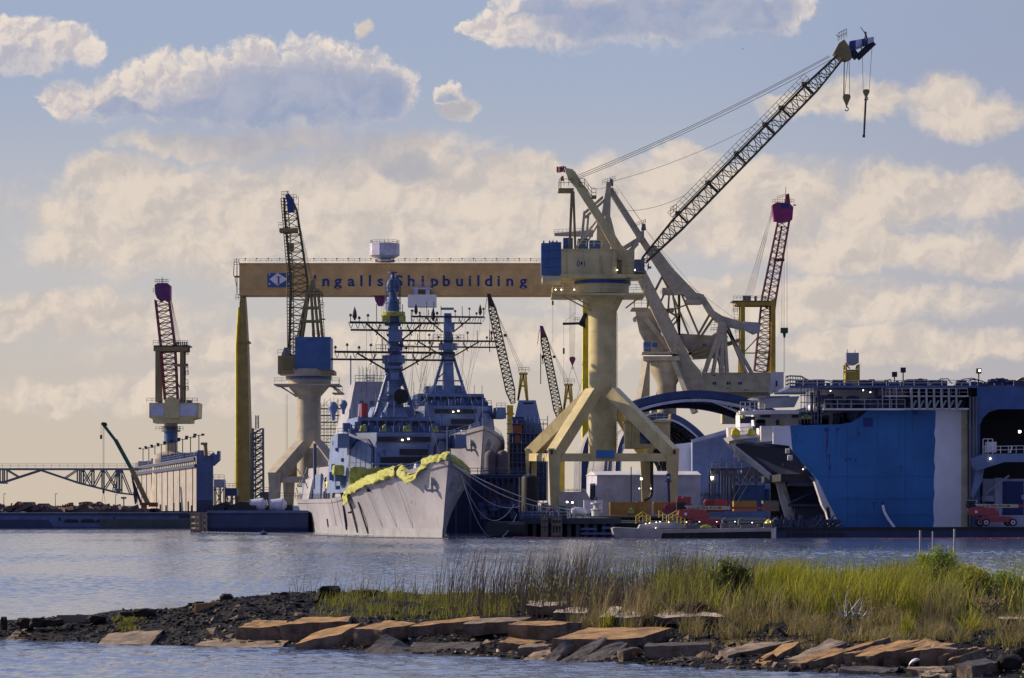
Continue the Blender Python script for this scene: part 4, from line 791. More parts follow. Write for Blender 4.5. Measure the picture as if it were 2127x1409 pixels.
def warship(A, label, zlo, mats, full=True):
    T, blk = A.T, A.blk; HULL, SUP, DK = mats
    t = thing('warship', label, 'warship', A.T(60, 0, 0 if A.zo == 0 else -A.zo+2.4))
    # hull, lofted from stem to stern
    ts = [0, .5, 1.5, 3, 5, 8, 12, 17, 23, 30, 38, 47, 57, 68, 80, 95, 112, 130, 148]; NL = 9
    def hp(t_, f, side):
        zt = z_dk(t_); z = zlo+(zt-zlo)*f; g = max(0, z/zt) if z > 0 else 0
        t0 = -6.5*g**1.25; tt = t0+t_*(148-t0)/148
        b = b_wl(t_)+(b_dk(t_)-b_wl(t_))*g**1.5
        return T(tt, b*side if t_ > 0 else .08*side, z)
    m = MB(); rings = []
    for x in ts: rings.append([hp(x, f/NL, 1) for f in range(NL, -1, -1)]+[hp(x, f/NL, -1) for f in range(NL+1)])
    m.loft(rings, False, False); n = 2*(NL+1)
    m.quad(*[rings[-1][i] for i in range(n)]); m.quad(*reversed([rings[0][i] for i in range(n)]))
    for k in range(len(ts)-1): a, b = rings[k], rings[k+1]; m.quad(a[0]-V((0, 0, .8)), a[-1]-V((0, 0, .8)), b[-1]-V((0, 0, .8)), b[0]-V((0, 0, .8)))
    hull = m.build('hull', X[HULL], t, True)
    def side(t_, z, sd=1, off=.0): f = (z-zlo)/(z_dk(t_)-zlo); return hp(t_, f, sd)+A.st*off*sd
    # boot-top stripe follows the waterline
    if A.zo == 0:
        m = MB()
        for sd in (1, -1): m.loft([[side(x, zz, sd, .05) for zz in (-.3, .5, 1.5)] for x in ts], False, False)
        m.build('boot_top', X['grey'], hull, True)
    # anchor and hawse fitting
    m = MB()
    for sd in (1, -1):
        p = side(4.2, z_dk(4)-3.0, sd, .2); m.tube(p-A.st*sd*.5, p+A.st*sd*.35, .75, 10); m.bar(p+V((0, 0, -.3)), p+V((0, 0, -2.0)), .4); m.bar(p+V((-1.0, 0, -1.6)), p+V((1.0, 0, -1.6)), .45); m.bar(p+V((-1.0, 0, -1.6)), p+V((-1.2, 0, -.7)), .35); m.bar(p+V((1.0, 0, -1.6)), p+V((1.2, 0, -.7)), .35)
    m.build('anchor', X['grey'], hull)
    if A.zo == 0:
        m = MB()
        for t_, z0, z1, k in ((62, 5.6, .9, 0), (52, 5.9, .4, 2.0), (43.5, 6.2, .3, 2.5)): m.bar(side(t_+k, z0, 1, .08), side(t_, z1, 1, .08), .42, .2)
        for t_, z0, z1 in ((88, 2.9, 1.2), (62, 8, 6.2)): m.bar(side(t_, z0, 1, .06), side(t_-.7, z1, 1, .06), .4, .2)
        m.cbox(side(55, 4.2, 1, .05), (1.4, .2, .3)); m.cbox(side(54, 4.4, 1, .05), (.8, .2, .25)); m.cbox(side(34, z_dk(34)-1.1, 1, .05), (.8, .2, .8))
        m.build('fender_chain', X['dark'], hull)
        m = MB()
        for t_ in (18, 27, 36, 70, 78): m.bar(side(t_, z_dk(t_)-.2, 1, .03), side(t_-3, 1.6, 1, .03), .10, .06)
        m.build('weld_seam', X['grey'], hull)
        for sd in (1,):
            for px_, in ((0,),):
                pass
    # forward deckhouse with its octagonal arrays
    ZB, ZT = 8.0, 19.2
    pl = [(44, -5.7), (44, 5.7), (50, 10.4), (82, 10.2), (82, -10.2), (50, -10.4)]
    sh = [(45.2, -5.2), (45.2, 5.2), (50.9, 9.5), (82, 9.3), (82, -9.3), (50.9, -9.5)]
    m = MB(); m.hexa([T(a, b, ZB) for a, b in pl], [T(a, b, ZT) for a, b in sh]); dh = m.build('deckhouse', X[SUP], t)
    for sd in (1, -1):
        b0, b1 = T(44, 5.7*sd, ZB), T(50, 10.4*sd, ZB); t0, t1 = T(45.2, 5.2*sd, ZT), T(50.9, 9.5*sd, ZT)
        nrm = (b1-b0).cross(t0-b0).normalized()
        if nrm.y > 0: nrm = -nrm
        f = lambda u, v: b0.lerp(b1, u).lerp(t0.lerp(t1, u), v)+nrm*.06
        oc = [(.30, .20), (.70, .20), (.93, .36), (.93, .74), (.70, .90), (.30, .90), (.07, .74), (.07, .36)]
        m = MB(); m.prism([f(*o) for o in oc], nrm*.18); ra = m.build('radar_array', X['shipdark'], dh)
        m = MB(); m.prism([f(.5+(u-.5)*.86, .55+(v-.55)*.88)+nrm*.12 for u, v in oc], nrm*.12)
        for u in (.33, .5, .67): m.bar(f(u, .27)+nrm*.26, f(u, .83)+nrm*.26, .07, .07)
        for v in (.36, .5, .64, .77): m.bar(f(.13, v)+nrm*.26, f(.87, v)+nrm*.26, .07, .07)
        m.build('array_face', X[SUP], ra)
    m = MB(); blk(m, 42, 44.3, -5.6, 5.6, 8.6, 10.6); blk(m, 43.2, 45, -6.2, 6.2, 13.2, 13.45); blk(m, 43.5, 45, -5.6, -4.9, 10.6, 13.2); blk(m, 43.5, 45, 4.9, 5.6, 10.6, 13.2); blk(m, 43.7, 45, -1.6, -1.1, 10.6, 13.2); blk(m, 43.7, 45, 1.4, 1.9, 10.6, 13.2)
    m.build('front_platform', X[SUP], dh)
    m = MB(); blk(m, 43.85, 44.2, -4.4, 1.0, 15.0, 16.1); blk(m, 44.4, 44.9, -4.3, 4.6, 13.5, 14.6); blk(m, 44.6, 45, -4.9, 5.2, 17.5, 18.4); m.build('front_recess', X['dark'], dh)
    m = MB(); blk(m, 47.5, 54, 10.0, 12.3, 16.4, 19.0, .1); blk(m, 47.5, 54, -12.3, -10.0, 16.4, 19.0, .1); m.build('bridge_wing', X[SUP], t)
    m = MB()
    for sd in (1, -1): blk(m, 52, 58, 10.3*sd-.9, 10.3*sd+.9, 9.3, 11.2)
    m.build('side_sponson', X[SUP], t)
    m = MB(); blk(m, 50, 72, -9.4, 9.6, 19.2, 19.5); br = MB(); m.build('bridge_deck', X[DK], t)
    m = MB(); blk(m, 54.5, 72, -8.4, 7.8, 19.5, 22.4, .4, .6); pf = m.build('bridge', X[SUP], t)
    m = MB()
    for k in range(9): v = -7.4+k*1.62; m.quad(*[T(54.58+.2*(zz-20.6), vv, zz) for vv, zz in ((v, 20.6), (v+1.25, 20.6), (v+1.25, 21.7), (v, 21.7))])
    m.build('window', X['dark'], pf)
    m = MB(); random.seed(11 if full else 12)
    for k in range(26):
        v = random.uniform(-9, 9.2); w = random.uniform(.4, 1.4); h = random.uniform(.5, 1.9); a = random.uniform(50.3, 53.5); blk(m, a, a+w, v, v+w, 19.5, 19.5+h)
    for k in range(24): p = T(random.uniform(50.2, 70), random.uniform(-9, 9.2), 19.5 if k < 12 else 22.4); m.tube(p, p+V((0, 0, random.uniform(1.2, 3.4))), .06, 4)
    m.rail([T(50.3, -9.2, 19.5), T(50.3, 9.4, 19.5)], 1.15, 1.5, .05); m.rail([T(47.6, -12.2, 19), T(47.6, -10, 19)], 1, 1, .05); m.rail([T(47.6, 10, 19), T(47.6, 12.2, 19)], 1, 1, .05)
    m.build('bridge_fittings', X[DK], t)
    m = MB(); blk(m, 60, 68, -4.2, 4.2, 22.4, 24.6, .9, 1.0, .4); blk(m, 56.4, 57.4, -2.6, 2.6, 22.4, 23.4); m.build('director_house', X[SUP], t)
    if full:
        for v, z, w_ in ((6.4, 19.5, 1.3), (-2.2, 19.5, 1.7), (-7.4, 19.5, 1.2), (2.6, 19.5, .9)):
            m = MB(); m.hexa([T(50.2, v, z), T(50.2, v+w_, z), T(51.6, v+w_, z), T(51.6, v, z)], [T(50.4, v+.2, z+1.3), T(50.4, v+w_-.3, z+1.1), T(51.4, v+w_-.3, z+1.2), T(51.4, v+.2, z+1.4)]); m.build('yellow_cover', X['lime'], t)
        m = MB(); p = T(55.5, 6.2, 22.4); m.tube(p, p+V((0, 0, 2.6)), .8, 12); m.build('red_cover', X['red'], t)
        m = MB(); p = T(56.4, 0, 0)
        m.hexa([T(54.8, -2.3, 22.4), T(54.8, 2.6, 22.4), T(60, 2.6, 22.4), T(60, -2.3, 22.4)], [T(57, -1.1, 25.2), T(57, 1.1, 25.2), T(60, 1.1, 25.2), T(60, -1.1, 25.2)]); m.build('mast_foot', X[SUP], t)
        for k, (v, w_) in enumerate(((-6.6, .9), (6.3, .8))):
            m = MB(); blk(m, 56, 58, v-w_, v+w_, 22.4, 24.9, .15); m.build('launcher', X[SUP], t)
        m = MB(); c = T(54.6, -.7, 26.3); m.bar(c, T(57.5, -.5, 24.5), .5); d = -A.ax; m.tube(c, c+d*.8, 1.35, 20, 1.45); m.tube(c-d*.6, c, .5, 12, 1.3); m.build('dish', X['black'], t)
    # mast, raked
    tm = 58.0
    m = MB(); zt = 49.8 if full else 41.5
    def mp(z, v=0, dt=0): return T(tm+dt+(z-25)*.10, v, z)
    def ring(z, w, d): return [mp(z, -w, -d), mp(z, w, -d), mp(z, w, d), mp(z, -w, d)]
    m.loft([ring(22.4, 1.35, 1.6), ring(29, 1.1, 1.3), ring(36.5, .92, 1.05), ring(42.8 if full else zt, .82, .9)])
    mast = m.build('mast', X[SUP], t)
    m = MB()
    for sd in (1, -1): m.bar(T(57, 3.9*sd, 22.4), mp(32.5, .8*sd, -.5), .5, .6)
    m.bar(T(57, 3.4, 25.5), mp(25.5, 0, -1), .3); m.bar(T(57, -3.4, 25.5), mp(25.5, 0, -1), .3); m.bar(T(57, 2.7, 26.0), mp(28.4, 0, -1), .25); m.build('mast_leg', X[SUP], mast)
    if full:
        m = MB(); random.seed(77)
        for k in range(60):
            z = random.uniform(23, 42); v = random.choice((-1, 1))*random.uniform(.8, 1.5); p = mp(z, v, random.uniform(-1.6, -.6)); m.cbox(p, (random.uniform(.3, 1.0), .5, random.uniform(.3, 1.0)))
        for k in range(9): z = 24+k*2; m.rail([mp(z, -1.5, -1.7), mp(z, 1.5, -1.7)], .9, .7, .04)
        m.build('mast_fittings', X[DK], t)
    yards = MB()
    for z, w, w2 in ((34.9, 11.6, 12.2), (40.6, 8.6, 8.2)):
        yards.bar(mp(z, -w, -1.2), mp(z, w, -1.2), .34, .42); yards.bar(mp(z-1.35, -w2, .4), mp(z-1.35, w2, .4), .30, .36)
        for sd in (1, -1):
            yards.bar(mp(z-3.6, 1.2*sd, -.6), mp(z-.2, w*.62*sd, -1.0), .3); yards.bar(mp(z-2.4, w*.40*sd, -.8), mp(z-.3, w*.30*sd, -1.0), .2)
            for k in range(5): q = w*(.32+.15*k)*sd; yards.bar(mp(z, q, -1.2), mp(z-1.1, q+.25, -.6), .09); yards.bar(mp(z, q+.9*sd, -1.2), mp(z-1.1, q+.35*sd, -.6), .09)
    yards.build('yardarm', X['dark'], mast)
    m = MB(); random.seed(5 if full else 6)
    for z, w in ((34.9, 11.4), (40.6, 8.4)):
        for k in range(11):
            v = -w+2*w*k/10
            if abs(v) < 1.5: continue
            h = random.choice((.8, 1.3, 1.9, 2.6, 3.6)); m.tube(mp(z, v, -1.2), mp(z+h, v, -1.2), .075, 4)
            if h < 2: m.tube(mp(z+h-.1, v, -1.2), mp(z+h+.35, v, -1.2), .32, 8, .18)
    m.rail([mp(z_, v_, -1.6) for z_, v_ in ((34.9, -3.6), (34.9, 3.6))], 1.4, .9, .05)
    for sd in (1, -1): m.lathe(mp(41, 7.6*sd, -1.2)-V((0, 0, 41+A.zo))+V((0, 0, A.zo)), [(.1, 41), (.45, 41.7), (.35, 42.6), (.05, 43.6)], 10)
    m.build('antenna', X['dark'], mast)
    m = MB(); q = mp(32.0); m.cbox(q+V((0, -.3, 0)), (3.4, 3.6, .5)); m.cbox(mp(33.6)+V((0, 0, 0)), (4.2, 3.2, 1.5)); m.cbox(mp(38.0, -.2, -1.4), (2.5, 1.2, 2.0)); m.cbox(mp(30.3, 0, -1.3), (1.6, 1.4, 1.4)); m.rail([mp(33, -2.1, -1.8), mp(33, 2.1, -1.8)], 1.2, .8, .05); m.cbox(mp(42.6), (3.0, 2.6, .4)); m.build('mast_platform', X[SUP], mast)
    if full:
        c = mp(44)-V((0, 0, 44)); 
        m = MB(); m.lathe(c, [(1.3, 42.9), (1.3, 43.4), (1.15, 45.2), (.95, 45.4), (.75, 45.6), (.75, 46.6), (1.25, 46.8), (1.35, 47.6), (1.15, 48.8), (.5, 49.3), (.3, 49.8), (.3, 50.2), (.9, 50.3), (.9, 50.5)], 20); m.build('radome', X['blue'], mast, True)
        m = MB()
        for k in range(10): a = k*math.pi/5; p = c+V((1.5*math.cos(a), 1.5*math.sin(a), 0)); m.tube(p+V((0, 0, 43.2)), p+V((0, 0, 48.9)), .06, 4)
        for zz in (44.5, 46, 47.4, 48.8): m.path([c+V((1.5*math.cos(k*math.pi/5), 1.5*math.sin(k*math.pi/5), zz)) for k in range(11)], .05, 4)
        m.build('mast_cage', X['shipdark'], mast)
        m = MB(); m.lathe(c, [(2.2, 41.9), (2.35, 42.1), (2.35, 42.7), (2.2, 42.8)], 18); m.cbox(c+V((-1.2, -1.8, 41.3)), (1.5, 1.0, 1.2)); m.cbox(c+V((1.9, -1.5, 41.3)), (1.2, 1.0, 1.2)); m.build('wrapped_ring', X['lime'], mast)
        m = MB(); p = T(58, -6.3, 26.2); m.tube(T(58, -4, 24), p, .16, 5); m.tube(p, p+V((0, 0, 1.0)), .1, 5); m.lathe(V((p.x, p.y, 0)), [(.2, p.z+.9), (.6, p.z+1.1), (.6, p.z+2.1), (.5, p.z+2.3)], 10); m.bar(T(58, 3.6, 25.8), T(58, -4.6, 25.8), .22); m.rail([T(57.5, 3.6, 25.8), T(57.5, 1, 25.8)], 1.2, .8, .05); m.build('side_antenna', X[SUP], t)
        # after deckhouse and funnel block
        m = MB(); m.hexa([T(84, -4.6, 14), T(84, 7.2, 14), T(104, 7.2, 14), T(104, -4.6, 14)], [T(86, -3, 30.5), T(86, 3.9, 30.5), T(99, 3.9, 30.5), T(99, -3, 30.5)]); fn = m.build('funnel_house', X[HULL], t)
        m = MB()
        for v, zz in ((2.6, 26), (.6, 26), (-1.2, 25.6)): m.cbox(T(85.4, v, zz), (.7, .25, 1.2))
        m.rail([T(86, -3, 30.5), T(86, 3.9, 30.5)], 1.2, 1, .05); m.tube(T(92, 4, 30), T(92, 4, 36), .15, 5); m.build('funnel_vent', X[DK], fn)
        m = MB()
        for v, zz, r_ in ((8.6, 25.3, 1.05), (6.5, 25.9, .8)):
            c2 = T(84, v, zz); m.lathe(V((c2.x, c2.y, c2.z)), [(r_*.3, -r_*2.6), (r_*.4, -r_*1.6), (r_*.98, -.3*r_), (r_, 0), (r_*.8, .6*r_), (r_*.4, .92*r_), (.02, r_)], 14)
        m.build('satellite_dome', X[SUP], t, True)
        m = MB(); blk(m, 82, 128, -9.2, 9.0, 7, 13.5, .5); blk(m, 128, 147, -8, 8, 6.5, 8); m.build('after_house', X[HULL], t)
        # bulwark screens and boat bays along the starboard side
        for a0, a1, z0, z1 in ((64, 72, 7.2, 12.6), (116, 130, 6.8, 11.2)):
            m = MB(); m.hexa([side(a0, z0, 1, .05), side(a1, z0, 1, .05), side(a1, z0, 1, -.5), side(a0, z0, 1, -.5)], [T(a0+.5, 8.9, z1), T(a1-.5, 8.9, z1), T(a1-.5, 8.5, z1), T(a0+.5, 8.5, z1)]); m.build('side_screen', X[HULL], t)
        m = MB(); random.seed(9)
        for k in range(46):
            a = random.uniform(74, 146); v = random.uniform(7.4, 9.3); w = random.uniform(.5, 2); blk(m, a, a+w, v-w*.6, v, 7, 7.6+random.uniform(.4, 4.2))
        for k in range(40): p = T(random.uniform(70, 146), random.uniform(7, 9.3), random.uniform(8, 12.5)); m.tube(p, p+V((random.uniform(-1, 1), 0, random.uniform(.6, 2.4))), .09, 4)
        m.tube(T(110, 9.2, 9), T(110, 9.2, 18.5), .35, 6); m.rail([side(x, z_dk(x), 1, -.2) for x in (74, 90, 110, 130, 147)], 1.1, 2, .04); m.build('boat_deck_gear', X['shipdark'], t)
        m = MB(); blk(m, 100, 112, 8.6, 9.3, 7, 12, .1); blk(m, 132, 137, 8.4, 8.9, 7, 10.4, .1); m.build('bay_shadow', X[SUP], t)
    m = MB(); random.seed(19)
    for z, w in ((34.9, 11), (40.6, 8)):
        for k in range(9):
            v = random.uniform(-w, w)
            if abs(v) > 1.8: m.wire(mp(z-.3, v, -1), T(random.uniform(52, 66), v*random.uniform(.35, .9), 22.5), .03)
    m.wire(mp(zt-1), T(2, 0, 13.4), .035); m.wire(mp(41, -2), T(100, -3, 22), .035); m.wire(mp(41, 2), T(100, 3, 22), .035)
    m.build('rigging_rope', X['rope'], t)
    m = MB(); random.seed(23)
    for k in range(26):
        a, b = random.uniform(.12, .88), random.uniform(.1, .92); sd = random.choice((1, -1)); z = ZB+(ZT-ZB)*b; y_ = 10.4-(.9)*b
        m.cbox(T(52+28*a, (y_+.03)*sd, z), (random.uniform(.3, 1.1), random.uniform(.3, 1.0), random.uniform(.4, 1.7)))
    for k in range(14): v = random.uniform(-5, 5); z = random.uniform(9, 18.6); m.cbox(T(44.05+1.2*(z-ZB)/11.2, v, z), (random.uniform(.25, .9), .2, random.uniform(.25, 1.2)))
    m.build('hatch', X[DK], t)
    # foredeck fittings
    m = MB(); blk(m, 22, 26, -1.6, 1.6, z_dk(24)-.8, z_dk(24)+2.6, .5, 1.2); m.tube(T(22.6, 0, z_dk(24)+1.6), T(16, 0, z_dk(24)+3.4), .22, 8, .16); m.build('deck_gun', X['shed'], t)
    m = MB()
    for sd in (1, -1): m.rail([side(x, z_dk(x), sd, -.25) for x in (1.5, 8, 16, 26, 38, 46)], 1.0, 2.2, .04)
    for a in (4, 9, 13, 32): blk(m, a, a+1, -1.2, 1.2, z_dk(a)-.8, z_dk(a)+.6)
    m.tube(T(-4.6, 0, 13), T(-4.6, 0, 19), .07, 4); m.build('foredeck_fittings', X[DK], t)
    for v in (-.7, .5): m = MB(); m.cbox(T(44.2, v, 18.0 if v < 0 else 17.8), (.32, .2, .26)); m.build('work_light', X['lamp'], t)
    return t, side
SHIP1 = Ship(-11.9, 497, R(10.6), 0)
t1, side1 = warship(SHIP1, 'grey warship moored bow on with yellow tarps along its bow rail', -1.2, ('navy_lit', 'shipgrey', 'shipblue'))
SHIP2 = Ship(-6.9, 622, R(8.0), 9.4)
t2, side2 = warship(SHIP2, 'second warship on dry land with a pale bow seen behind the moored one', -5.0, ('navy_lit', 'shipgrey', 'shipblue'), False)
# tarps and wrapped mounts resting on the near warship
def tarp(name, label, rows, mat='lime', th=.06, sub=4, amp=.18, seed=1):
    """rows: lists of world points (same length); a crumpled sheet through them"""
    g = np.array([[tuple(p) for p in r] for r in rows]); nr, nc = g.shape[:2]; R_, C_ = (nr-1)*sub+1, (nc-1)*sub+1
    m = MB(); out = []
    for i in range(R_):
        u = i/sub; a = min(int(u), nr-2); u -= a; row = []
        for j in range(C_):
            v = j/sub; b = min(int(v), nc-2); v -= b
            p = (g[a, b]*(1-u)*(1-v)+g[a+1, b]*u*(1-v)+g[a, b+1]*(1-u)*v+g[a+1, b+1]*u*v); p = V(p)
            n = mnoise.noise_vector(p*1.1+V((seed*7.7, 0, 0)))*amp+mnoise.noise_vector(p*2.7+V((seed*3, 5, 0)))*amp*.5
            row.append(p+n)
        out.append(row)
    m.loft(out, False, False); o = m.build(name, X[mat], None, True)
    s_ = o.modifiers.new('cloth', 'SOLIDIFY'); s_.thickness = th
    return tag(o, label, 'tarp', 'yellow tarps on the warship')
def ds(t_, dz=0, off=0, sd=1): return side1(t_, z_dk(t_), sd, off)+V((0, 0, dz))
tarp('tarp', 'large yellow tarp sheet hung below the left radar array', [[SHIP1.T(43.2, v, z) for v in (3.4, 5.5, 7.4, 9.2, 10.6)] for z in (12.6, 11.2, 9.6)], seed=1, amp=.35)
tarp('tarp', 'long yellow tarp rolled down the left bow rail to the hull side', [[ds(t_, a, o) for t_ in (17, 22, 27, 32, 38, 44, 50, 56)] for a, o in ((1.7, -1.4), (1.35, -.3), (.5, .35), (-.5, .4))], seed=2, amp=.5)
tarp('tarp', 'yellow tarp end dangling over the hull plating', [[ds(t_, a, o) for t_ in (52, 55, 58)] for a, o in ((.9, -.2), (-.6, .4), (-2.2, .35))], seed=7, amp=.25)
tarp('tarp', 'yellow tarp looped low over the bow plating left of the stem', [[ds(t_, a-d, o) for t_, d in ((5.5, 0), (7.5, .5), (9.5, 1.9), (12, 2.3), (14, .9), (16, .2))] for a, o in ((1.5, -.6), (.7, .25), (-.3, .35))], seed=3, amp=.35)
tarp('tarp', 'yellow tarp draped round the very tip of the bow', [[ds(t_, a, o) for t_ in (0, 1.5, 3, 5, 7)] for a, o in ((1.6, -.6), (1.0, .2), (.0, .3))], seed=4, amp=.35)
tarp('tarp', 'bright yellow tarp along the shaded right bow rail', [[ds(t_, a, o, -1) for t_ in (0, 2, 4, 7, 10, 14, 19)] for a, o in ((1.3, -.3), (.8, .2), (-.2, .3))], seed=5, amp=.18)
tarp('tarp', 'orange yellow tarp heaped over the boat bay on the lit side', [[SHIP1.T(a, v, z) for a in (80, 84, 88)] for v, z in ((8.9, 12.0), (9.3, 10.6), (9.6, 9.0))], 'yellowbag', seed=6, amp=.4)
for v, z, lab in ((11.6, 11.3, 'pale yellow wrapped box on the left side platform of the warship'), (-11.2, 11.2, 'pale yellow wrapped box on the right side platform of the warship')):
    m = MB(); SHIP1.blk(m, 50.5, 53, v-1.1, v+1.1, z, z+1.9, .12); o = m.build('wrapped_mount', X['lime']); tag(o, lab, 'wrapped box', 'wrapped mounts on the warship')
    bv = o.modifiers.new('round', 'BEVEL'); bv.width = .35; bv.segments = 3
    m = MB(); SHIP1.blk(m, 51.2, 52.6, v-.7, v+.7, z-1.2, z-.0); m.build('mount_foot', X['shipblue'], o)
# ------------------------------------------------------------ left side: floating dock, bridge truss, barges, mobile crane
def floating_dock():
    t = thing('floating_dock', 'floating dock with long white panelled wing wall and blue end', 'dock', G(400, 735, 0))
    N = [G(408, 735, 0), G(443, 735, 0)]; Fp = G(281, 930, 0); ext = Fp-N[0]; top = zat(948, 735)
    m = MB(); a, b = N[0], N[1]; off = b-a
    m.hexa([a, b, b+ext, a+ext], [p+V((0, 0, top)) for p in (a, b, b+ext, a+ext)]); w = m.build('wing_wall', X['dock_white'], t)
    m = MB(); u = V((0, 0, 1)); nrm = V((ext.y, -ext.x, 0)).normalized()*-1
    for k in range(11): p = a+ext*(k+.5)/11+nrm*.06; m.bar(p+u*1, p+u*(top-2.6), .25, .15)
    m.bar(a+ext*.01+nrm*.2+u*(top-.6), a+ext+nrm*.2+u*(top-.6), .6, .9); m.bar(a+nrm*.3+u*(top-2.4), a+ext+nrm*.3+u*(top-2.4), .5, .8)
    for k in range(34): p = a+ext*(k/34)+nrm*.3; m.bar(p+u*(top-.6), p+u*(top-2.6)-nrm*.1, .18)
    m.build('wall_fender', X['shipdark'], w)
    e = V((0, -.12, 0)); m = MB(); m.hexa([a+e*.2, b+e*.2, b+e, a+e], [p+u*(top*.385) for p in (a+e*.2, b+e*.2, b+e, a+e)]); m.build('end_lower', X['shipdark'], w)
    m = MB(); m.hexa([p+u*(top*.387) for p in (a+e*.2, b+e*.2, b+e, a+e)], [p+u*(top+.15) for p in (a+e*.2, b+e*.2, b+e, a+e)]); m.build('end_upper', X['shipblue'], w)
    m = MB(); m.pp([(443, 968), (456, 956), (456, 937), (451, 937), (450, 944), (445, 944), (443, 940), (435, 946), (443, 950)], 734, 3); m.build('end_bracket', X['shipblue'], t)
    m = MB(); m.pb(300, 443, 1062, 1075, 733, 60); m.build('pontoon', X['shipdark'], t)
    m = MB(); m.rail([a+u*top, a+ext+u*top], 1.2, 4, .06); m.rail([a+u*top, b+u*top], 1.2, 1, .05)
    random.seed(3)
    for k in range(14): p = a+ext*(k+.3)/14+off*random.uniform(.3, .8)+u*top; m.cbox(p+u*.8, (random.uniform(1, 3), 2, random.uniform(1, 2.6)))
    m.build('deck_gear', X['shipblue'], t)
    for k in range(9):
        p = a+ext*(k+.2)/9+off*.25+u*top; m = MB(); m.tube(p, p+u*5.6, .14, 5); m.bar(p+u*5.4+V((-.9, 0, 0)), p+u*5.4+V((.9, 0, 0)), .14); m.cbox(p+u*5.6+V((-1.0, 0, 0)), (.8, .6, .5)); m.cbox(p+u*5.6+V((1.0, 0, 0)), (.8, .6, .5)); m.build('deck_lamp', X['dark'], t)
    m = MB(); p = G(428, 735, top); m.tube(p, G(426, 735, zat(920, 735)), .5, 6); m.cbox(G(424, 735, zat(922, 735)), (1.6, 1, .6)); m.build('control_mast', X['olive'], t)
    for k, px in enumerate((333, 345, 361, 375, 391, 398)):
        m = MB(); m.bar(G(px, 731, .5), G(px, 731, zat((1048, 1050, 1045, 1044, 1042, 1050)[k], 731)), .35); m.build('fender_pile', X['dark'], t)
floating_dock()
def truss_bridge():
    Y = 780; s = S(Y); P = lambda x, y, d=0: W(x, y, Y)+V((0, d, 0))
    t = thing('truss_walkway', 'long steel truss walkway with railed top running in from the picture edge', 'walkway', G(140, Y, 0))
    top = 975
    low = [(-60, 975), (5, 1003), (85, 977), (165, 1004), (205, 1014), (245, 1024), (278, 1028)]
    m = MB()
    for d in (-2, 2):
        m.bar(P(-60, top, d), P(286, top, d), .45, .5)
        for (x0, y0), (x1, y1) in zip(low, low[1:]): m.bar(P(x0, y0, d), P(x1, y1, d), .4)
        def yl(x): return float(np.interp(x, [p[0] for p in low], [p[1] for p in low]))
        for x in (3, 12, 163, 171, 193, 214, 245, 251): m.bar(P(x, top, d), P(x, yl(x), d), .35)
        for x0, x1 in ((12, 40), (163, 135), (171, 191), (193, 173), (214, 195), (245, 217), (217, 247), (251, 272), (245, 236)): m.bar(P(x0, top, d), P(x1, yl(x1), d), .28)
        m.bar(P(163, 1004, d), P(172, 1004, d), .3); m.bar(P(0, 1004, d), P(14, 1004, d), .3)
        for a, b in (((243, 1024), (251, 1024)), ((245, 1024), (251, 1015))): m.bar(P(*a, d), P(*b, d), .3)
    m.build('truss', X['greyd'], t)
    m = MB(); m.pb(-60, 296, 972.5, 974.5, Y-2.3, 4.6); m.rail([P(-60, 972.5, -2.2), P(296, 972.5, -2.2)], 1.1, 2.2, .05); m.build('walkway_deck', X['grey'], t)
    m = MB(); m.bar(P(274, 986), P(283, 1040), .5); m.pp([(276, 1022), (285, 1022), (284, 1040), (280, 1048)], Y-1, 2); m.build('hanging_post', X['shipdark'], t)
truss_bridge()
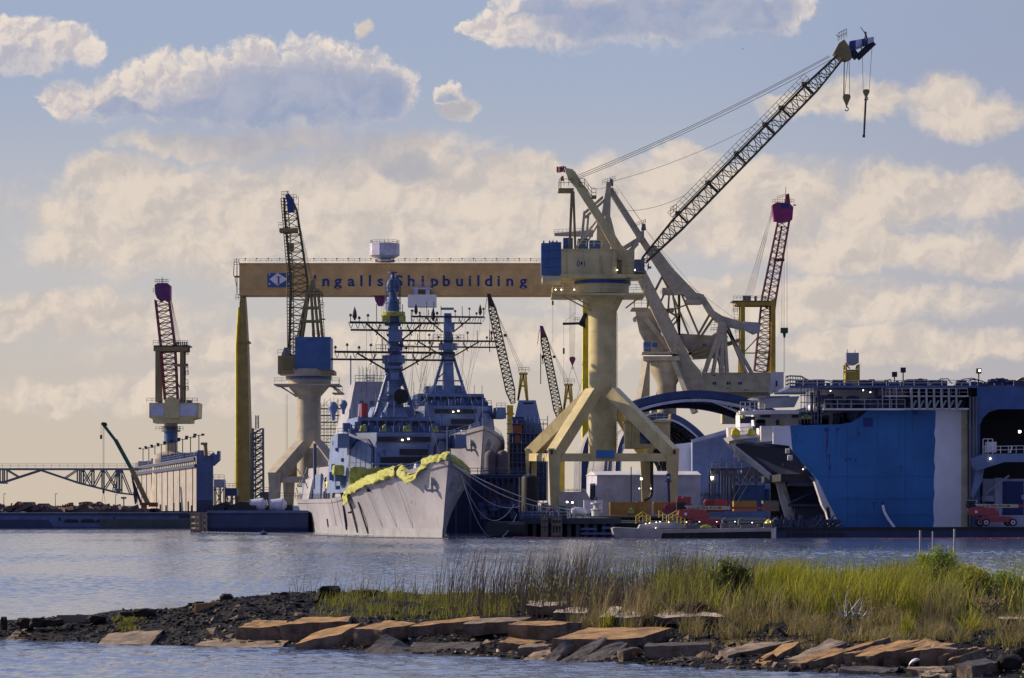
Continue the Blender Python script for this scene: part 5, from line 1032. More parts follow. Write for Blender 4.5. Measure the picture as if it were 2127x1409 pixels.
def barge_left():
    Y = 706; s = S(Y); P = lambda x, y, d=0: W(x, y, Y)+V((0, d, 0))
    t = thing('barge', 'long low purple grey barge lying along the water at the far side', 'barge', G(160, Y, 0))
    m = MB(); m.pb(-120, 398, 1070, 1102, Y, 34); m.pb(-120, 398, 1066, 1070, Y-.3, 34); h = m.build('hull', X['shipdark'], t)
    m = MB(); m.pb(-120, 112, 1071, 1080, Y-.14, .14); m.pp([(106, 1071), (250, 1071), (250, 1096), (112, 1096), (101, 1081)], Y-.2, .2); m.pb(250, 372, 1071, 1079, Y-.14, .14); m.pp([(250, 1096), (250, 1079), (259, 1079)], Y-.14, .14); m.build('hull_plate', X['shipblue'], h)
    m = MB()
    for x in (132, 166, 198): m.pp([(x, 1086), (x+33, 1086), (x+30, 1081), (x+26, 1079), (x+7, 1079), (x+3, 1081)], Y-.28, .08)
    for x in (121, 235): m.pb(x, x+5, 1075, 1082, Y-.28, .08)
    m.build('hull_opening', X['black'], h)
    m = MB(); m.pb(-120, 398, 1064.6, 1066, Y-.4, .2); m.build('rub_rail', X['grey'], h)
    m = MB(); random.seed(21)
    m.pb(55, 300, 1057, 1066, Y+3, 16)
    for k in range(60):
        x = random.uniform(-10, 290); w = random.uniform(1, 5); c = P(x, 1056, random.uniform(1, 9)); c.z = 3.9+random.uniform(.0, .6)+.6
        m.cbox(c, (w, random.uniform(.3, 2), random.uniform(.15, 1.2)), Matrix.Rotation(random.uniform(-.5, .5), 3, 'Y') @ Matrix.Rotation(random.uniform(-1, 1), 3, 'Z'))
    tag(m.build('scrap_layer', X['scrap']), 'low layer of loose scrap plates spread over the barge deck', 'scrap')
    heaps = [([(21, 1056), (36, 1042), (49, 1050), (47, 1058), (22, 1058)], 'pointed scrap steel section leaning at the barge end'), ([(47, 1043), (66, 1043), (70, 1053), (74, 1058), (47, 1058)], 'flat topped scrap section beside the pointed one'),
             ([(75, 1050), (80, 1046), (96, 1046), (100, 1052), (103, 1058), (77, 1058)], 'low stepped scrap section between two taller heaps'), ([(128, 1054), (135, 1048), (146, 1044), (147, 1054), (149, 1058), (128, 1058)], 'small wedge shaped scrap section mid barge'),
             ([(163, 1044), (179, 1042), (186, 1043), (190, 1052), (188, 1058), (166, 1058)], 'slatted scrap section with upright ribs'), ([(190, 1052), (203, 1042), (211, 1047), (222, 1053), (228, 1058), (190, 1058)], 'pointed scrap section below the lifting chains')]
    for k, (pl, lab) in enumerate(heaps):
        tt = thing('scrap_section', lab, 'scrap', W((pl[0][0]+pl[-1][0])/2, 1058, Y+8), 'scrap steel sections on the far barge')
        m = MB(); m.pp(pl, Y+4+k % 3*3, 5); m.build('plate_body', X['scrap'], tt)
        m = MB()
        xs = [p[0] for p in pl]; ys = [p[1] for p in pl]
        for j in range(5): x = min(xs)+(max(xs)-min(xs))*(j+.5)/5; m.bar(W(x-2, 1058, Y+3.4+k % 3*3), W(x+random.uniform(0, 4), min(ys)+3+random.uniform(0, 3), Y+3.6+k % 3*3), .3)
        m.build('rib', X['rust'], tt)
    for px, y0 in ((8, 1026), (115, 1026), (240, 1028)):
        pass
barge_left()
for k, (px, y0, lab) in enumerate(((8, 1026, 'thin light pole at the outer end of the far shore'), (115, 1026, 'thin light pole above the middle of the far barge'), (240, 1028, 'thin light pole near the truss end'))):
    Y = 1300; m = MB(); m.tube(G(px, Y, 0), W(px, y0, Y), .22, 5, .14); m.bar(W(px, y0, Y), W(px+2, y0, Y)-V((0, 0, .1)), .2); m.cbox(W(px+2, y0, Y), (.9, .4, .3)); tag(m.build('light_pole', X['greyd']), lab, 'light pole', 'light poles along the far shore')
m = MB(); Y = 1200; p = W(257, 1035, Y); m.tube(G(257, Y, 0), p, .3, 5)
for d in (-4, -1.4, 1.4, 4): m.bar(p, p+V((d*.24, 0, .1)), .15); m.cbox(W(257+d, 1034.5, Y), (.6, .5, .8))
tag(m.build('flood_mast', X['greyd']), 'mast with a row of floodlight heads behind the barge', 'floodlight')
m = MB(); m.hexa([(-700, 2600, -2), (300, 2600, -2), (300, 2900, -2), (-700, 2900, -2)], [(-700, 2640, 5.2), (300, 2640, 6.2), (300, 2900, 7), (-700, 2900, 6)]); tag(m.build('far_bank', X['shipdark']), kind='structure')
def mobile_crane():
    Y = 722; s = S(Y); P = lambda x, y, d=0: W(x, y, Y)+V((0, d, 0))
    t = thing('mobile_crane', 'mobile crane with dark green telescopic boom standing on the far barge', 'crane', P(300, 1064))
    m = MB(); m.bar(P(308, 1048), P(272, 972), 10*s, 1.1); m.build('boom_base', X['olive'], t)
    m = MB(); m.bar(P(276, 980), P(240, 914), 7.5*s, .9); m.bar(P(242, 918), P(213, 880), 5.5*s, .7); m.build('boom_section', X['green'], t)
    m = MB(); m.pp([(209, 880), (213, 877), (220, 878), (222, 884), (216, 886)], Y-.6, 1.2); m.build('boom_head', X['dark'], t)
    m = MB(); m.bar(P(293, 1046), P(276, 1000), .55); m.build('lift_cylinder', X['dark'], t)
    m = MB(); m.pb(290, 325, 1044, 1050, Y-1.5, 3); m.pp([(312, 1044), (325, 1044), (325, 1053), (308, 1053)], Y-1.6, 3.2); m.pb(293, 303, 1049, 1056, Y-1.6, 2); m.build('upper_body', X['rust'], t)
    m = MB(); m.pb(288, 330, 1057, 1064, Y-1.5, 3.2)
    for x in (293, 301, 317, 325): m.tube(P(x, 1062, -1.8), P(x, 1062, 1.8), .75, 10)
    m.build('carrier', X['dark'], t)
    m = MB(); m.wire(P(214, 884), P(214, 1018), .05); m.wire(P(216, 884), P(216, 1018), .05); m.wire(P(210, 882), P(210, 905), .05); m.cbox(P(210, 908), (.5, .5, 1)); m.cbox(P(215, 1021), (.5, .5, 1.0)); m.wire(P(215, 1023), P(211, 1046), .05); m.wire(P(215, 1023), P(219, 1046), .05); m.build('hoist_rope', X['rope'], t)
mobile_crane()
def barge_dark():
    Y = 608; s = S(Y); P = lambda x, y, d=0: W(x, y, Y)+V((0, d, 0))
    t = thing('barge', 'dark blue barge with timber fender piles at its rounded end', 'barge', G(500, Y, 0))
    m = MB()
    prof = [(392, 1072, 8), (398, 1066, 3), (430, 1065, 0), (640, 1062, 0)]
    rings = [[P(x+2, 1108, d+.5), P(x, 1096, d), P(x, y+6, d), P(x-1, y, d-.2), P(x-1, y, 24), P(x, 1108, 24)] for x, y, d in prof]
    m.loft(rings); h = m.build('hull', X['shipdark'], t)
    m = MB(); m.pb(430, 640, 1060.5, 1066, Y-.4, .4); m.build('rub_rail', X['shipblue'], h)
    for k in range(6):
        x = 394+k*7.2; d = [4.5, 2.6, 1.4, .6, 0, -.3][k]-.9
        m = MB(); m.bar(P(x, 1105, d), P(x-1, 1064, d), .45); m.build('fender_pile', X['timber'], t)
    m = MB()
    for y in (1075, 1088, 1098):
        m.path([P(391, y, 6.8), P(398, y, 1.8), P(412, y, .1), P(432, y, -.9)], .22, 5)
    m.build('fender_rail', X['timber'], t)
    m = MB(); m.pp([(440, 1062), (450, 1048), (470, 1042), (480, 1050), (500, 1042), (520, 1044), (525, 1062)], Y+6, 8); random.seed(4)
    for k in range(26): x = random.uniform(440, 600); c = P(x, 1058, random.uniform(2, 9)); m.cbox(c, (random.uniform(.8, 3), 1.5, random.uniform(.6, 1.8)), Matrix.Rotation(random.uniform(-.3, .3), 3, 'Y'))
    m.rail([P(570, 1036, 10), P(618, 1036, 10)], 1.2, 1.2, .05); m.build('deck_cargo', X['dark'], t)
barge_dark()
for k, (x, lab) in enumerate(((532, 'blue grey conical drum lying on the barge nearer its timber end'), (573, 'blue grey conical drum lying on the barge nearer the warship'))):
    Y = 612; P = lambda x, y, d=0: W(x, y, Y)+V((0, d, 0)); t = thing('cone_drum', lab, 'drum', P(x+16, 1062), 'conical drums on the dark barge')
    m = MB(); m.tube(P(x-12, 1050), P(x+14, 1049), 1.2, 20, 1.45); m.tube(P(x+14, 1049), P(x+22, 1049), 1.45, 20, .6); m.build('drum_shell', X['shed'], t, True)
    m = MB(); m.tube(P(x-13, 1050), P(x-12, 1050), 1.3, 20); m.tube(P(x+13.4, 1049), P(x+14.6, 1049), 1.52, 20); m.build('drum_hoop', X['grey'], t)
    m = MB(); m.cbox(P(x-4, 1060), (.5, 1.6, .9)); m.cbox(P(x+10, 1060), (.5, 1.6, .9)); m.build('cradle', X['dark'], t)
def lattice_tower():
    Y = 860; P = lambda x, y, d=0: W(x, y, Y)+V((0, d, 0))
    t = thing('lattice_tower', 'slim square stair tower of steel lattice beside the yellow gantry leg', 'tower', G(535, Y, 2.4))
    m = MB(); m.lattice(P(536, 1040), P(536, 890), 1.6, 1.6, 1.5, 1.5, 14, .38, .2); m.lattice(P(526, 1040), P(526, 900), .5, .7, .5, .7, 20, .22, .12); m.build('frame', X['greyd'], t)
    m = MB()
    for k in range(12): y = 1034-k*12; m.bar(P(528, y, -1.4 if k % 2 else 1.4), P(544, y-11, -1.4 if k % 2 else 1.4), .3, .5)
    m.build('stair_flight', X['greyd'], t)
    m = MB(); m.lattice(P(534, 890), P(534, 863), .45, .45, .4, .4, 5, .2, .1); m.build('mast', X['greyd'], t)
lattice_tower()
def yard_clutter_left():
    Y = 770; P = lambda x, y, d=0: W(x, y, Y)+V((0, d, 0))
    for x0, x1, y0, y1, mt, lab in ((444, 466, 996, 1050, 'shed', 'pale small cabin raised on a steel frame beside the floating dock'), (468, 492, 1014, 1052, 'shipblue', 'blue grey equipment cabin with railings left of the yellow leg'), (540, 558, 1022, 1056, 'greyd', 'grey equipment box between the yellow leg and the dark barge')):
        t = thing('equipment_cabin', lab, 'cabin', P((x0+x1)/2, 1056)); m = MB(); m.pb(x0, x1, y0, y0+16, Y, 4); m.build('cabin_body', X[mt], t)
        m = MB()
        for x in (x0+1, (x0+x1)/2, x1-1):
            for d in (0, 4): m.bar(P(x, y0+16, d), P(x, 1062, d), .3)
        m.bar(P(x0, y0+16), P(x1, 1056), .2); m.bar(P(x1, y0+16), P(x0, 1056), .2); m.rail([P(x0, y0, -.1), P(x1, y0, -.1)], 1.2, 1.2, .05); m.rail([P(x0-3, y0+26, -.4), P(x1+6, y0+26, -.4)], 1.2, 1.2, .05); m.build('support_frame', X['greyd'], t)
yard_clutter_left()
def scaffold():
    Y = 730; s = S(Y); P = lambda x, y, d=0: W(x, y, Y)+V((0, d, 0))
    t = thing('scaffold', 'tall scaffold of thin tubes and plank decks behind the blue boxed crane', 'scaffold', G(730, Y, 2.4))
    m = MB()
    for k in range(19):
        x = 664+k*7.4; top = 838 if x < 720 else (806 if x < 745 else 770 if x < 790 else 800)
        for d in (0, 5): m.tube(P(x, 1040, d), P(x, top-random.uniform(0, 12), d), .06, 4)
    for k in range(15):
        a = 664+(k % 6)*20; m.bar(P(a, 930-(k//3)*20, 0), P(a+20, 950-(k//3)*20-40, 0), .1)
    m.build('tube_frame', X['greyd'], t)
    for k, y in enumerate((822, 834, 848, 862, 876, 890, 904, 918, 932)):
        m = MB(); x0 = 664 if y > 836 else 722; m.pb(x0, 797, y, y+1.4, Y-.3, 5.6)
        m.tube(P(x0, y-6, -.2), P(797, y-6, -.2), .05, 4); m.build('plank_deck', X['timber'], t)
    m = MB(); m.lattice(P(770, 830), P(770, 778), 1, .9, 1, .9, 8, .12, .08); m.build('top_tower', X['greyd'], t)
scaffold()
# ------------------------------------------------------------ yard buildings between the ships
def deckhouse_block():
    Y = 640; P = lambda x, y, d=0: W(x, y, Y)+V((0, d, 0))
    t = thing('deckhouse_block', 'grey tapered deckhouse module standing on steel staging', 'ship module', G(1094, Y, 2.4))
    m = MB(); m.hexa([P(1062, 900), P(1128, 900), P(1128, 900, 18), P(1062, 900, 18)], [P(1077, 831, 2), P(1113, 831, 2), P(1113, 831, 16), P(1077, 831, 16)]); b = m.build('module', X['shipgrey'], t)
    m = MB(); m.pb(1086, 1108, 836, 840, Y+.1, .4); m.build('recess', X['dark'], b)
    m = MB(); m.pb(1058, 1136, 900, 1040, Y+1, 20); m.pb(1064, 1088, 866, 900, Y-1.5, 6); m.build('staging_core', X['shipdark'], t)
    m = MB(); random.seed(13)
    for x in range(1056, 1140, 9): m.tube(P(x, 1045, -2), P(x, 862+random.uniform(0, 18), -2), .09, 4)
    for y in range(880, 1040, 20): m.pb(1052, 1138, y, y+1.2, Y-2.6, 2.6); m.tube(P(1052, y-7, -2.5), P(1138, y-7, -2.5), .05, 4)
    m.build('staging', X['shipblue'], t)
    m = MB(); m.pb(1066, 1084, 884, 900, Y-3, 1); m.pb(1070, 1080, 905, 920, Y-3, 1); m.build('hoarding', X['rust'], t)
deckhouse_block()
def dock_gate():
    Y = 586; P = lambda x, y, d=0: W(x, y, Y)+V((0, d, 0))
    t = thing('dock_gate', 'dark dock gate wall between the moored warship and the work platform', 'dock gate', G(1000, Y, 0))
    m = MB(); m.pb(926, 1092, 988, 1125, Y, 14); g = m.build('gate_wall', X['shipdark'], t)
    m = MB(); m.pb(924, 1094, 985, 988, Y-.6, 15); m.build('gate_walkway', X['shipblue'], t)
    m = MB(); m.rail([P(925, 985, -.5), P(1093, 985, -.5)], 1.2, 1.6, .06); m.build('gate_railing', X['greyd'], t)
    for x in (945, 975, 1005, 1035, 1065): m = MB(); m.pb(x, x+4, 992, 1120, Y-.5, .5); m.build('buttress', X['shipblue'], g)
dock_gate()
def workshop():
    Y = 575; P = lambda x, y, d=0: W(x, y, Y)+V((0, d, 0))
    t = thing('work_platform', 'open steel work platform with rusty panels between the warships and the black tank', 'platform', G(1050, Y, 2.4))
    m = MB(); m.pb(1006, 1080, 990, 994, Y, 10)
    for x in range(1008, 1082, 12):
        for d in (0, 9): m.bar(P(x, 994, d), P(x, 1076, d), .35)
        m.bar(P(x, 1000), P(x+12, 1016), .2)
    for y in (1016, 1040): m.bar(P(1006, y), P(1080, y), .3)
    m.rail([P(1006, 990), P(1080, 990)], 1.2, 1.5, .06); m.build('frame', X['shipdark'], t)
    m = MB(); m.pb(1012, 1036, 1000, 1040, Y+4, 1); m.pb(1042, 1070, 1004, 1038, Y+4.5, 1); m.build('panel', X['scrap'], t)
    m = MB(); random.seed(17)
    for k in range(50): x = random.uniform(1000, 1085); m.cbox(P(x, random.uniform(1040, 1074), random.uniform(-3, 3)), (random.uniform(.4, 1.6), .8, random.uniform(.4, 1.6)))
    for k in range(40): x = random.uniform(1000, 1085); p = P(x, 1076, random.uniform(-4, 4)); m.tube(p, p+V((random.uniform(-.6, .6), 0, random.uniform(1, 3.6))), .07, 4)
    m.build('stored_gear', X['shipblue'], t)
    Y2 = 600
    for x, lab in ((1019, 'rust brown domed tank half hidden behind the work platform'), (1044, 'rust brown domed tank next to the steel staging')):
        c = G(x, Y2, 0); m = MB(); r = 13*S(Y2); z1 = zat(948, Y2); m.lathe(c, [(r, 2.4), (r, z1), (r*.9, z1+.6), (r*.55, z1+1.1), (.05, z1+1.3)], 20); o = m.build('domed_tank', X['scrap'], None, True); tag(o, lab, 'tank', 'domed tanks behind the work platform')
workshop()
m = MB(); Y = 528; c = G(1100, Y, 0); r = 17.5*S(Y); m.lathe(c, [(r, 2.4), (r, zat(996, Y)), (r*.93, zat(991, Y)), (r*.7, zat(988, Y)), (r*.3, zat(986.5, Y)), (.05, zat(986, Y))], 32)
o = tag(m.build('storage_tank', X['black'], None, True), 'upright black tank with domed top beside the crane leg', 'tank')
m = MB(); m.tube(c+V((0, 0, zat(987, Y))), c+V((0, 0, zat(983.5, Y))), .3, 8); m.ladder(c+V((-r-.1, -.4, 2.4)), c+V((-r-.1, -.4, zat(992, Y))), .5, .5, .05); m.build('tank_ladder', X['greyd'], o)
# arched fabric shelters
def shelter(name, label, curve, Y0, Y1, tr, ribs):
    t = thing('arched_shelter', label, 'shelter', G(curve[0][0], (Y0+Y1)/2, 2.4))
    A = [W(x, y, Y0) for x, y in curve]; n = len(A)
    def catmull(P_, k=6):
        out = []
        for i in range(len(P_)-1):
            p0, p1, p2, p3 = P_[max(i-1, 0)], P_[i], P_[i+1], P_[min(i+2, len(P_)-1)]
            for j in range(k): u = j/k; out.append(.5*((2*p1)+(p2-p0)*u+(2*p0-5*p1+4*p2-p3)*u*u+(3*p1-p0-3*p2+p3)*u**3))
        return out+[P_[-1]]
    A = catmull(A); cen = V((sum(p.x for p in A)/len(A), Y0, 6))
    def inset(P_, d): return [p+(cen-p).normalized()*d for p in P_]
    D = V((0, Y1-Y0, 0))
    m = MB(); I = inset(A, .25); m.loft([[p for p in A], [p+D for p in A]], False, False); m.loft([[p for p in I], [p+D for p in I]], False, False); m.build('roof_skin', X['fabric'], t, True)
    for y in (0.0, Y1-Y0-1.0):
        m = MB(); e = V((0, y, 0)); a = [p+e-V((0, .3, 0)) for p in inset(A, .05)]; b = [p+e-V((0, .3, 0)) for p in inset(A, tr*.55)]
        m.loft([a, b, [p+V((0, .8, 0)) for p in b], [p+V((0, .8, 0)) for p in a]], False, False); m.build('end_arch', X['arch_steel'], t)
    m = MB(); a = [p-V((0, .35, 0)) for p in inset(A, tr*.62)]; b = [p-V((0, .35, 0)) for p in inset(A, tr*.82)]; m.loft([a, b], False, False); s_ = m.build('arch_strip', X['shed'], t)
    m = MB()
    for k in range(ribs):
        e = V((0, (Y1-Y0)*(k+.5)/ribs, 0)); m.path([p+e for p in inset(A, 1.0)], .16, 4); m.path([p+e for p in inset(A, 1.9)], .16, 4)
        for i in range(0, len(A)-2, 2): m.tube(inset(A, 1.0)[i]+e, inset(A, 1.9)[i+1]+e, .09, 4)
    for i in range(2, len(A), 5): m.tube(inset(A, 1.0)[i], inset(A, 1.0)[i]+D, .12, 4)
    m.build('arch_rib', X['arch_steel'], t)
    m = MB()
    for k in range(int((Y1-Y0)/5)): e = V((0, 2.5+k*5, 0)); m.path([p+e for p in inset(A, -.06)[:34]], .26, 4)
    m.build('skin_seam', X['grey'], t)
shelter('s', 'large open arched shelter with dark truss roof and white fabric side', [(1206, 1062), (1207, 1000), (1210, 940), (1228, 896), (1266, 858), (1322, 832), (1380, 817), (1440, 811), (1500, 815), (1560, 829), (1612, 852), (1655, 884), (1680, 930), (1690, 1000), (1690, 1062)], 850, 940, 4.1, 8)
shelter('s', 'smaller white arched shelter nested inside the larger one', [(1276, 1062), (1277, 1010), (1280, 950), (1292, 908), (1318, 876), (1355, 861), (1392, 858), (1428, 874), (1466, 908), (1486, 950), (1492, 1062)], 615, 840, 2.0, 8)
def shed_white():
    Y = 572; P = lambda x, y, d=0: W(x, y, Y)+V((0, d, 0))
    t = thing('shed', 'pale lavender metal shed with dark doorway in its gable end', 'shed', G(1340, Y, 2.4))
    m = MB(); m.hexa([P(1240, 1072), P(1455, 1072), P(1447, 1072, 14), P(1222, 1072, 14)], [P(1240, 986), P(1455, 986), P(1447, 986, 14), P(1222, 986, 14)]); w = m.build('wall', X['shed'], t)
    m = MB(); a0, a1, b0, b1 = P(1238, 987, -.4), P(1457, 987, -.4), P(1448, 987, 14.4), P(1220, 987, 14.4); r0, r1 = P(1230, 978, 7), P(1453, 978, 7)
    m.add([a0, a1, b0, b1, r0, r1], [(0, 1, 5, 4), (3, 4, 5, 2), (0, 4, 3), (1, 2, 5), (0, 3, 2, 1)]); m.build('roof', X['white'], t)
    m = MB(); p, q = P(1236.5, 1072, 2.4), P(1229, 1072, 8); u = V((0, 0, zat(1004, Y)-zat(1072, Y))); d = V((-.12, -.05, 0)); m.hexa([p+d, q+d, q, p], [p+d+u, q+d+u, q+u, p+u]); m.build('door', X['dark'], w)
    m = MB()
    for k in range(36): m.pb(1243+k*5.9, 1243.7+k*5.9, 988, 1066, Y-.06, .06)
    m.build('cladding', X['shed'], w)
    m = MB(); m.pb(1310, 1312, 970, 1045, Y-1.5, .2); m.build('flue', X['black'], t)
    m = MB(); m.pp([(1160, 1022), (1218, 1022), (1228, 1040), (1160, 1040)], Y-10, 3); m.pb(1160, 1228, 1040, 1060, Y-10, 6); m.rail([W(1162, 1022, Y-10), W(1216, 1022, Y-10)], .5, 2, .05); tag(m.build('low_shed', X['shed']), 'low lean-to roof of pale metal beside the gabled shed', 'shed')
shed_white()
def warehouse():
    Y = 596; P = lambda x, y, d=0: W(x, y, Y)+V((0, d, 0))
    t = thing('warehouse', 'tall blue grey metal warehouse with sloping eaves right of the shelter', 'warehouse', G(1520, Y, 2.4))
    m = MB(); m.pp([(1438, 1075), (1680, 1075), (1680, 850), (1438, 919)], Y, 14); f = m.build('wall', X['warehouse'], t)
    m = MB()
    for k in range(46): x = 1441+k*5.2; m.pb(x, x+.8, 922-(x-1438)*.285, 1060, Y-.08, .08)
    m.pb(1520, 1521, 900, 1060, Y-.14, .1); m.build('cladding', X['warehouse'], f)
    m = MB(); m.pp([(1396, 1075), (1437, 1075), (1437, 919), (1396, 924)], Y+5, 8); m.build('side_wall', X['white_clean'], t)
    m = MB(); a, b = P(1436, 917, -.5), P(1682, 847, -.5); m.bar(a, b, .5, .7); m.build('roof_edge', X['shed'], t)
    m = MB(); m.pb(1400, 1500, 1026, 1072, Y-8, 5); m.pb(1398, 1502, 1023, 1026, Y-8.4, 5.8); tag(m.build('annex', X['warehouse']), 'low flat roofed annex with pale roof edge before the warehouse', 'annex')
warehouse()
def cabin_blue():
    Y = 570; P = lambda x, y, d=0: W(x, y, Y)+V((0, d, 0))
    t = thing('service_cabin', 'light blue service cabin under an open pipe frame', 'cabin', G(1560, Y, 2.4))
    m = MB(); m.pb(1525, 1589, 1008, 1062, Y, 6); m.pb(1590, 1612, 1016, 1062, Y+1, 6); b = m.build('cabin_body', X['blue'], t)
    m = MB()
    for x in (1533, 1551, 1569): m.pb(x, x+4, 1019, 1021, Y-.06, .06)
    m.pb(1530, 1531, 1012, 1060, Y-.06, .06); m.pb(1600, 1604, 1018, 1024, Y+.94, .06); m.build('vent', X['dark'], b)
    m = MB()
    for x in (1478, 1484, 1498, 1505, 1516, 1524): m.bar(P(x, 975, -1), P(x, 1062, -1), .4); m.bar(P(x, 975, 6), P(x, 1062, 6), .3)
    m.bar(P(1474, 975, -1), P(1640, 975, -1), .4); m.bar(P(1500, 987, -1), P(1640, 987, -1), .5)
    for x in range(1522, 1620, 16): m.bar(P(x, 988), P(x+16, 1006), .25); m.bar(P(x+16, 988), P(x, 1006), .25); m.bar(P(x, 988), P(x, 1008), .3)
    m.rail([P(1478, 975, -1), P(1540, 975, -1)], 1.4, 1.4, .06); m.pb(1478, 1530, 976, 984, Y+2, 4); m.pp([(1542, 972), (1572, 968), (1600, 978), (1604, 985), (1540, 985)], Y+1, 3); m.build('pipe_frame', X['greyd'], t)
    m = MB(); m.pb(1477, 1480, 992, 997, Y-1.3, .2); m.cbox(P(1478, 993, -1.4), (.5, .3, .5)); m.build('flood_lamp', X['lamp'], t)
cabin_blue()
# ------------------------------------------------------------ big amphibious ship on the right, stern open
def assault_ship():
    t = thing('assault_ship', 'huge blue and white sided ship with gaping open end and cluttered deck edge', 'ship', G(1850, 520, 1.8))
    Y0 = 506; HB = 'hullblue'
    def YS(px): return 506+(px-1640)*.012                      # the side drifts away from the eye towards the right
    def side_poly(m, pts, d, off=0.0): m.prism([W(x, y, YS(x)+off) for x, y in pts], (0, d, 0))
    WV = [(1943+1.2*math.sin(k*1.7)+.8*math.sin(k*3.1+1)-k*.25, 858+k*14) for k in range(18)]
    m = MB(); side_poly(m, [(1646, 936), (1641, 884), (1742, 882), (1768, 878), (1788, 866), (1802, 853), (1836, 850), (1943, 850), *WV, (1939, 1104), (1752, 1104), (1742, 1085), (1700, 1000)], 1.2); sd = m.build('hull_side', X[HB], t)
    m = MB(); side_poly(m, [(2012, 1104), (2012, 850), (1943, 850), *WV, (1939, 1104)], 1.2); ws = m.build('white_side', X['white_clean'], t)
    m = MB(); side_poly(m, [(1997, 852), (2012, 852), (2012, 1104), (1996, 1104)], .1, -.12); m.build('primer_strip', X['cream_pale'], ws)
    m = MB(); side_poly(m, [(1606, 886), (1641, 884), (1646, 934), (1640, 926), (1606, 922)], 1.0, .02); m.build('pale_quarter', X['white_clean'], t)
    # patches, holes and runs on the blue side
    m = MB()
    for x, y, w, h in ((1793, 868, 20, 19), (1712, 889, 9, 8), (1717, 899, 3, 6), (1716, 914, 3, 16), (1737, 889, 6, 5), (1718, 945, 7, 4), (1756, 953, 3, 5), (1763, 952, 5, 4), (1775, 953, 4, 4), (1722, 968, 3, 8), (1830, 1042, 7, 8), (1812, 1043, 8, 2), (1869, 967, 3, 4), (1898, 968, 2, 2), (1783, 898, 3, 6), (1896, 846, 9, 16)):
        side_poly(m, [(x, y), (x+w, y), (x+w, y+h), (x, y+h)], .06, -.05)
    m.build('hull_opening', X['blue_deep'], sd)
    m = MB()
    for y in (905, 948, 990, 1036, 1070): m.bar(W(1700 if y > 990 else 1660, y, YS(1700)-.02) if y < 940 else W(1640+(y-905)*.72, y, YS(1700)-.02), W(1938, y, YS(1938)-.02), .05, .07)
    for x in (1760, 1822, 1880): m.bar(W(x, 880 if x < 1800 else 856, YS(x)-.02), W(x, 1100, YS(x)-.02), .07, .05)
    m.build('plate_seam', X['hullseam'], sd)
    for x, y0, y1, w in ((1716.5, 897, 968, 1.6), (1719, 905, 925, 2.2), (1738, 894, 915, 1.2), (1782, 882, 905, 1.4), (1760, 957, 985, 1.0), (1815, 1045, 1066, 1.2), (1896, 862, 900, 1.5), (1870, 971, 990, .9), (1722, 950, 990, 1.5)):
        m = MB(); side_poly(m, [(x, y0), (x+w, y0), (x+w*.6, (y0+y1)/2), (x+w*.4, y1), (x, y1), (x-.3, (y0+y1)/2)], .02, -.03); m.build('rust_run', X['rust_run'], sd)
    m = MB(); m.path([W(1834, 1050, YS(1834)-.4), W(1837, 1064, YS(1834)-.9), W(1845, 1078, YS(1834)-1.6), W(1858, 1096, YS(1834)-2.2)], .25, 6); m.build('hose', X['white_clean'], sd)
    m = MB(); m.box(G(1760, 512, 0).x, G(2012, 513, 0).x, 513, 536, 1.8, zat(852, 508)); m.build('hull_body', X['shipgrey'], t)
    # open stern: sloping overhang, far wall, side legs, inner dock
    m = MB(); f0, f1, n0, n1 = W(1522, 921, 536), W(1626, 1001, 532), W(1646, 934, 508), W(1700, 1001, 508); u = V((0, 0, 1))
    m.hexa([f0, n0, n1, f1], [p+u*.5+V((.8, 0, 0)) for p in (f0, n0, n1, f1)]); m.build('stern_overhang', X['shipdark'], t)
    m = MB(); m.prism([W(1640, 924, 507.6), W(1648, 936, 507.6), W(1712, 1010, 507.6), W(1732, 1000, 507.6), W(1720, 985, 507.6), W(1660, 930, 507.6)], (0, .5, 0)); m.build('stern_rim', X['white'], t)
    m = MB(); m.pp([(1692, 1001), (1729, 1000), (1747, 1104), (1726, 1104), (1716, 1064), (1708, 1050)], 507.3, 3); lg = m.build('stern_leg', X['white'], t)
    m = MB(); m.pp([(1613, 1000), (1630, 1000), (1652, 1080), (1651, 1104), (1642, 1104), (1625, 1050)], 530, 3); m.bar(W(1512, 921, 537), W(1612, 1001, 534), .7, .9); m.bar(W(1624, 1020, 529), W(1640, 1060, 529), .5); m.build('stern_leg', X['white'], t)
    m = MB(); m.pp([(1716, 1054), (1722, 1054), (1727, 1080), (1720, 1076)], 507.2, .1); m.build('leg_recess', X['dark'], lg)
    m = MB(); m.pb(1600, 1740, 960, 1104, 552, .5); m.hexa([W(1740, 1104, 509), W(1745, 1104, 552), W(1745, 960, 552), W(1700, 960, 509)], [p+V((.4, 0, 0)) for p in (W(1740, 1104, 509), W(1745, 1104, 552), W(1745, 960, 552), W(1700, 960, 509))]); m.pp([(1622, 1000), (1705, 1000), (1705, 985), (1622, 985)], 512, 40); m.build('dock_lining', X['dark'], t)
    m = MB(); m.bar(W(1640, 1046, 520), W(1712, 1010, 520), .3); m.bar(W(1636, 1050, 518), W(1712, 1050, 518), .5); m.bar(W(1636, 1004, 513), W(1712, 1004, 513), .5, 1.0); m.bar(W(1700, 1000, 510), W(1718, 1080, 510), .4); m.pb(1640, 1700, 1020, 1046, 540, .3); m.pb(1650, 1712, 1056, 1078, 525, .4)
    for k in range(5): m.pb(1626+k*9, 1632+k*9, 962, 968, 511, .5)
    m.build('dock_frame', X['shipdark'], t)
    m = MB(); m.tube(W(1636, 951, 507), W(1646, 951, 507), 1.0*.5, 10); m.tube(W(1534, 952, 536), W(1548, 953, 536), .55, 10); m.tube(W(1632, 937, 507), W(1640, 937, 507), .45, 10); m.build('roller', X['white'], t)
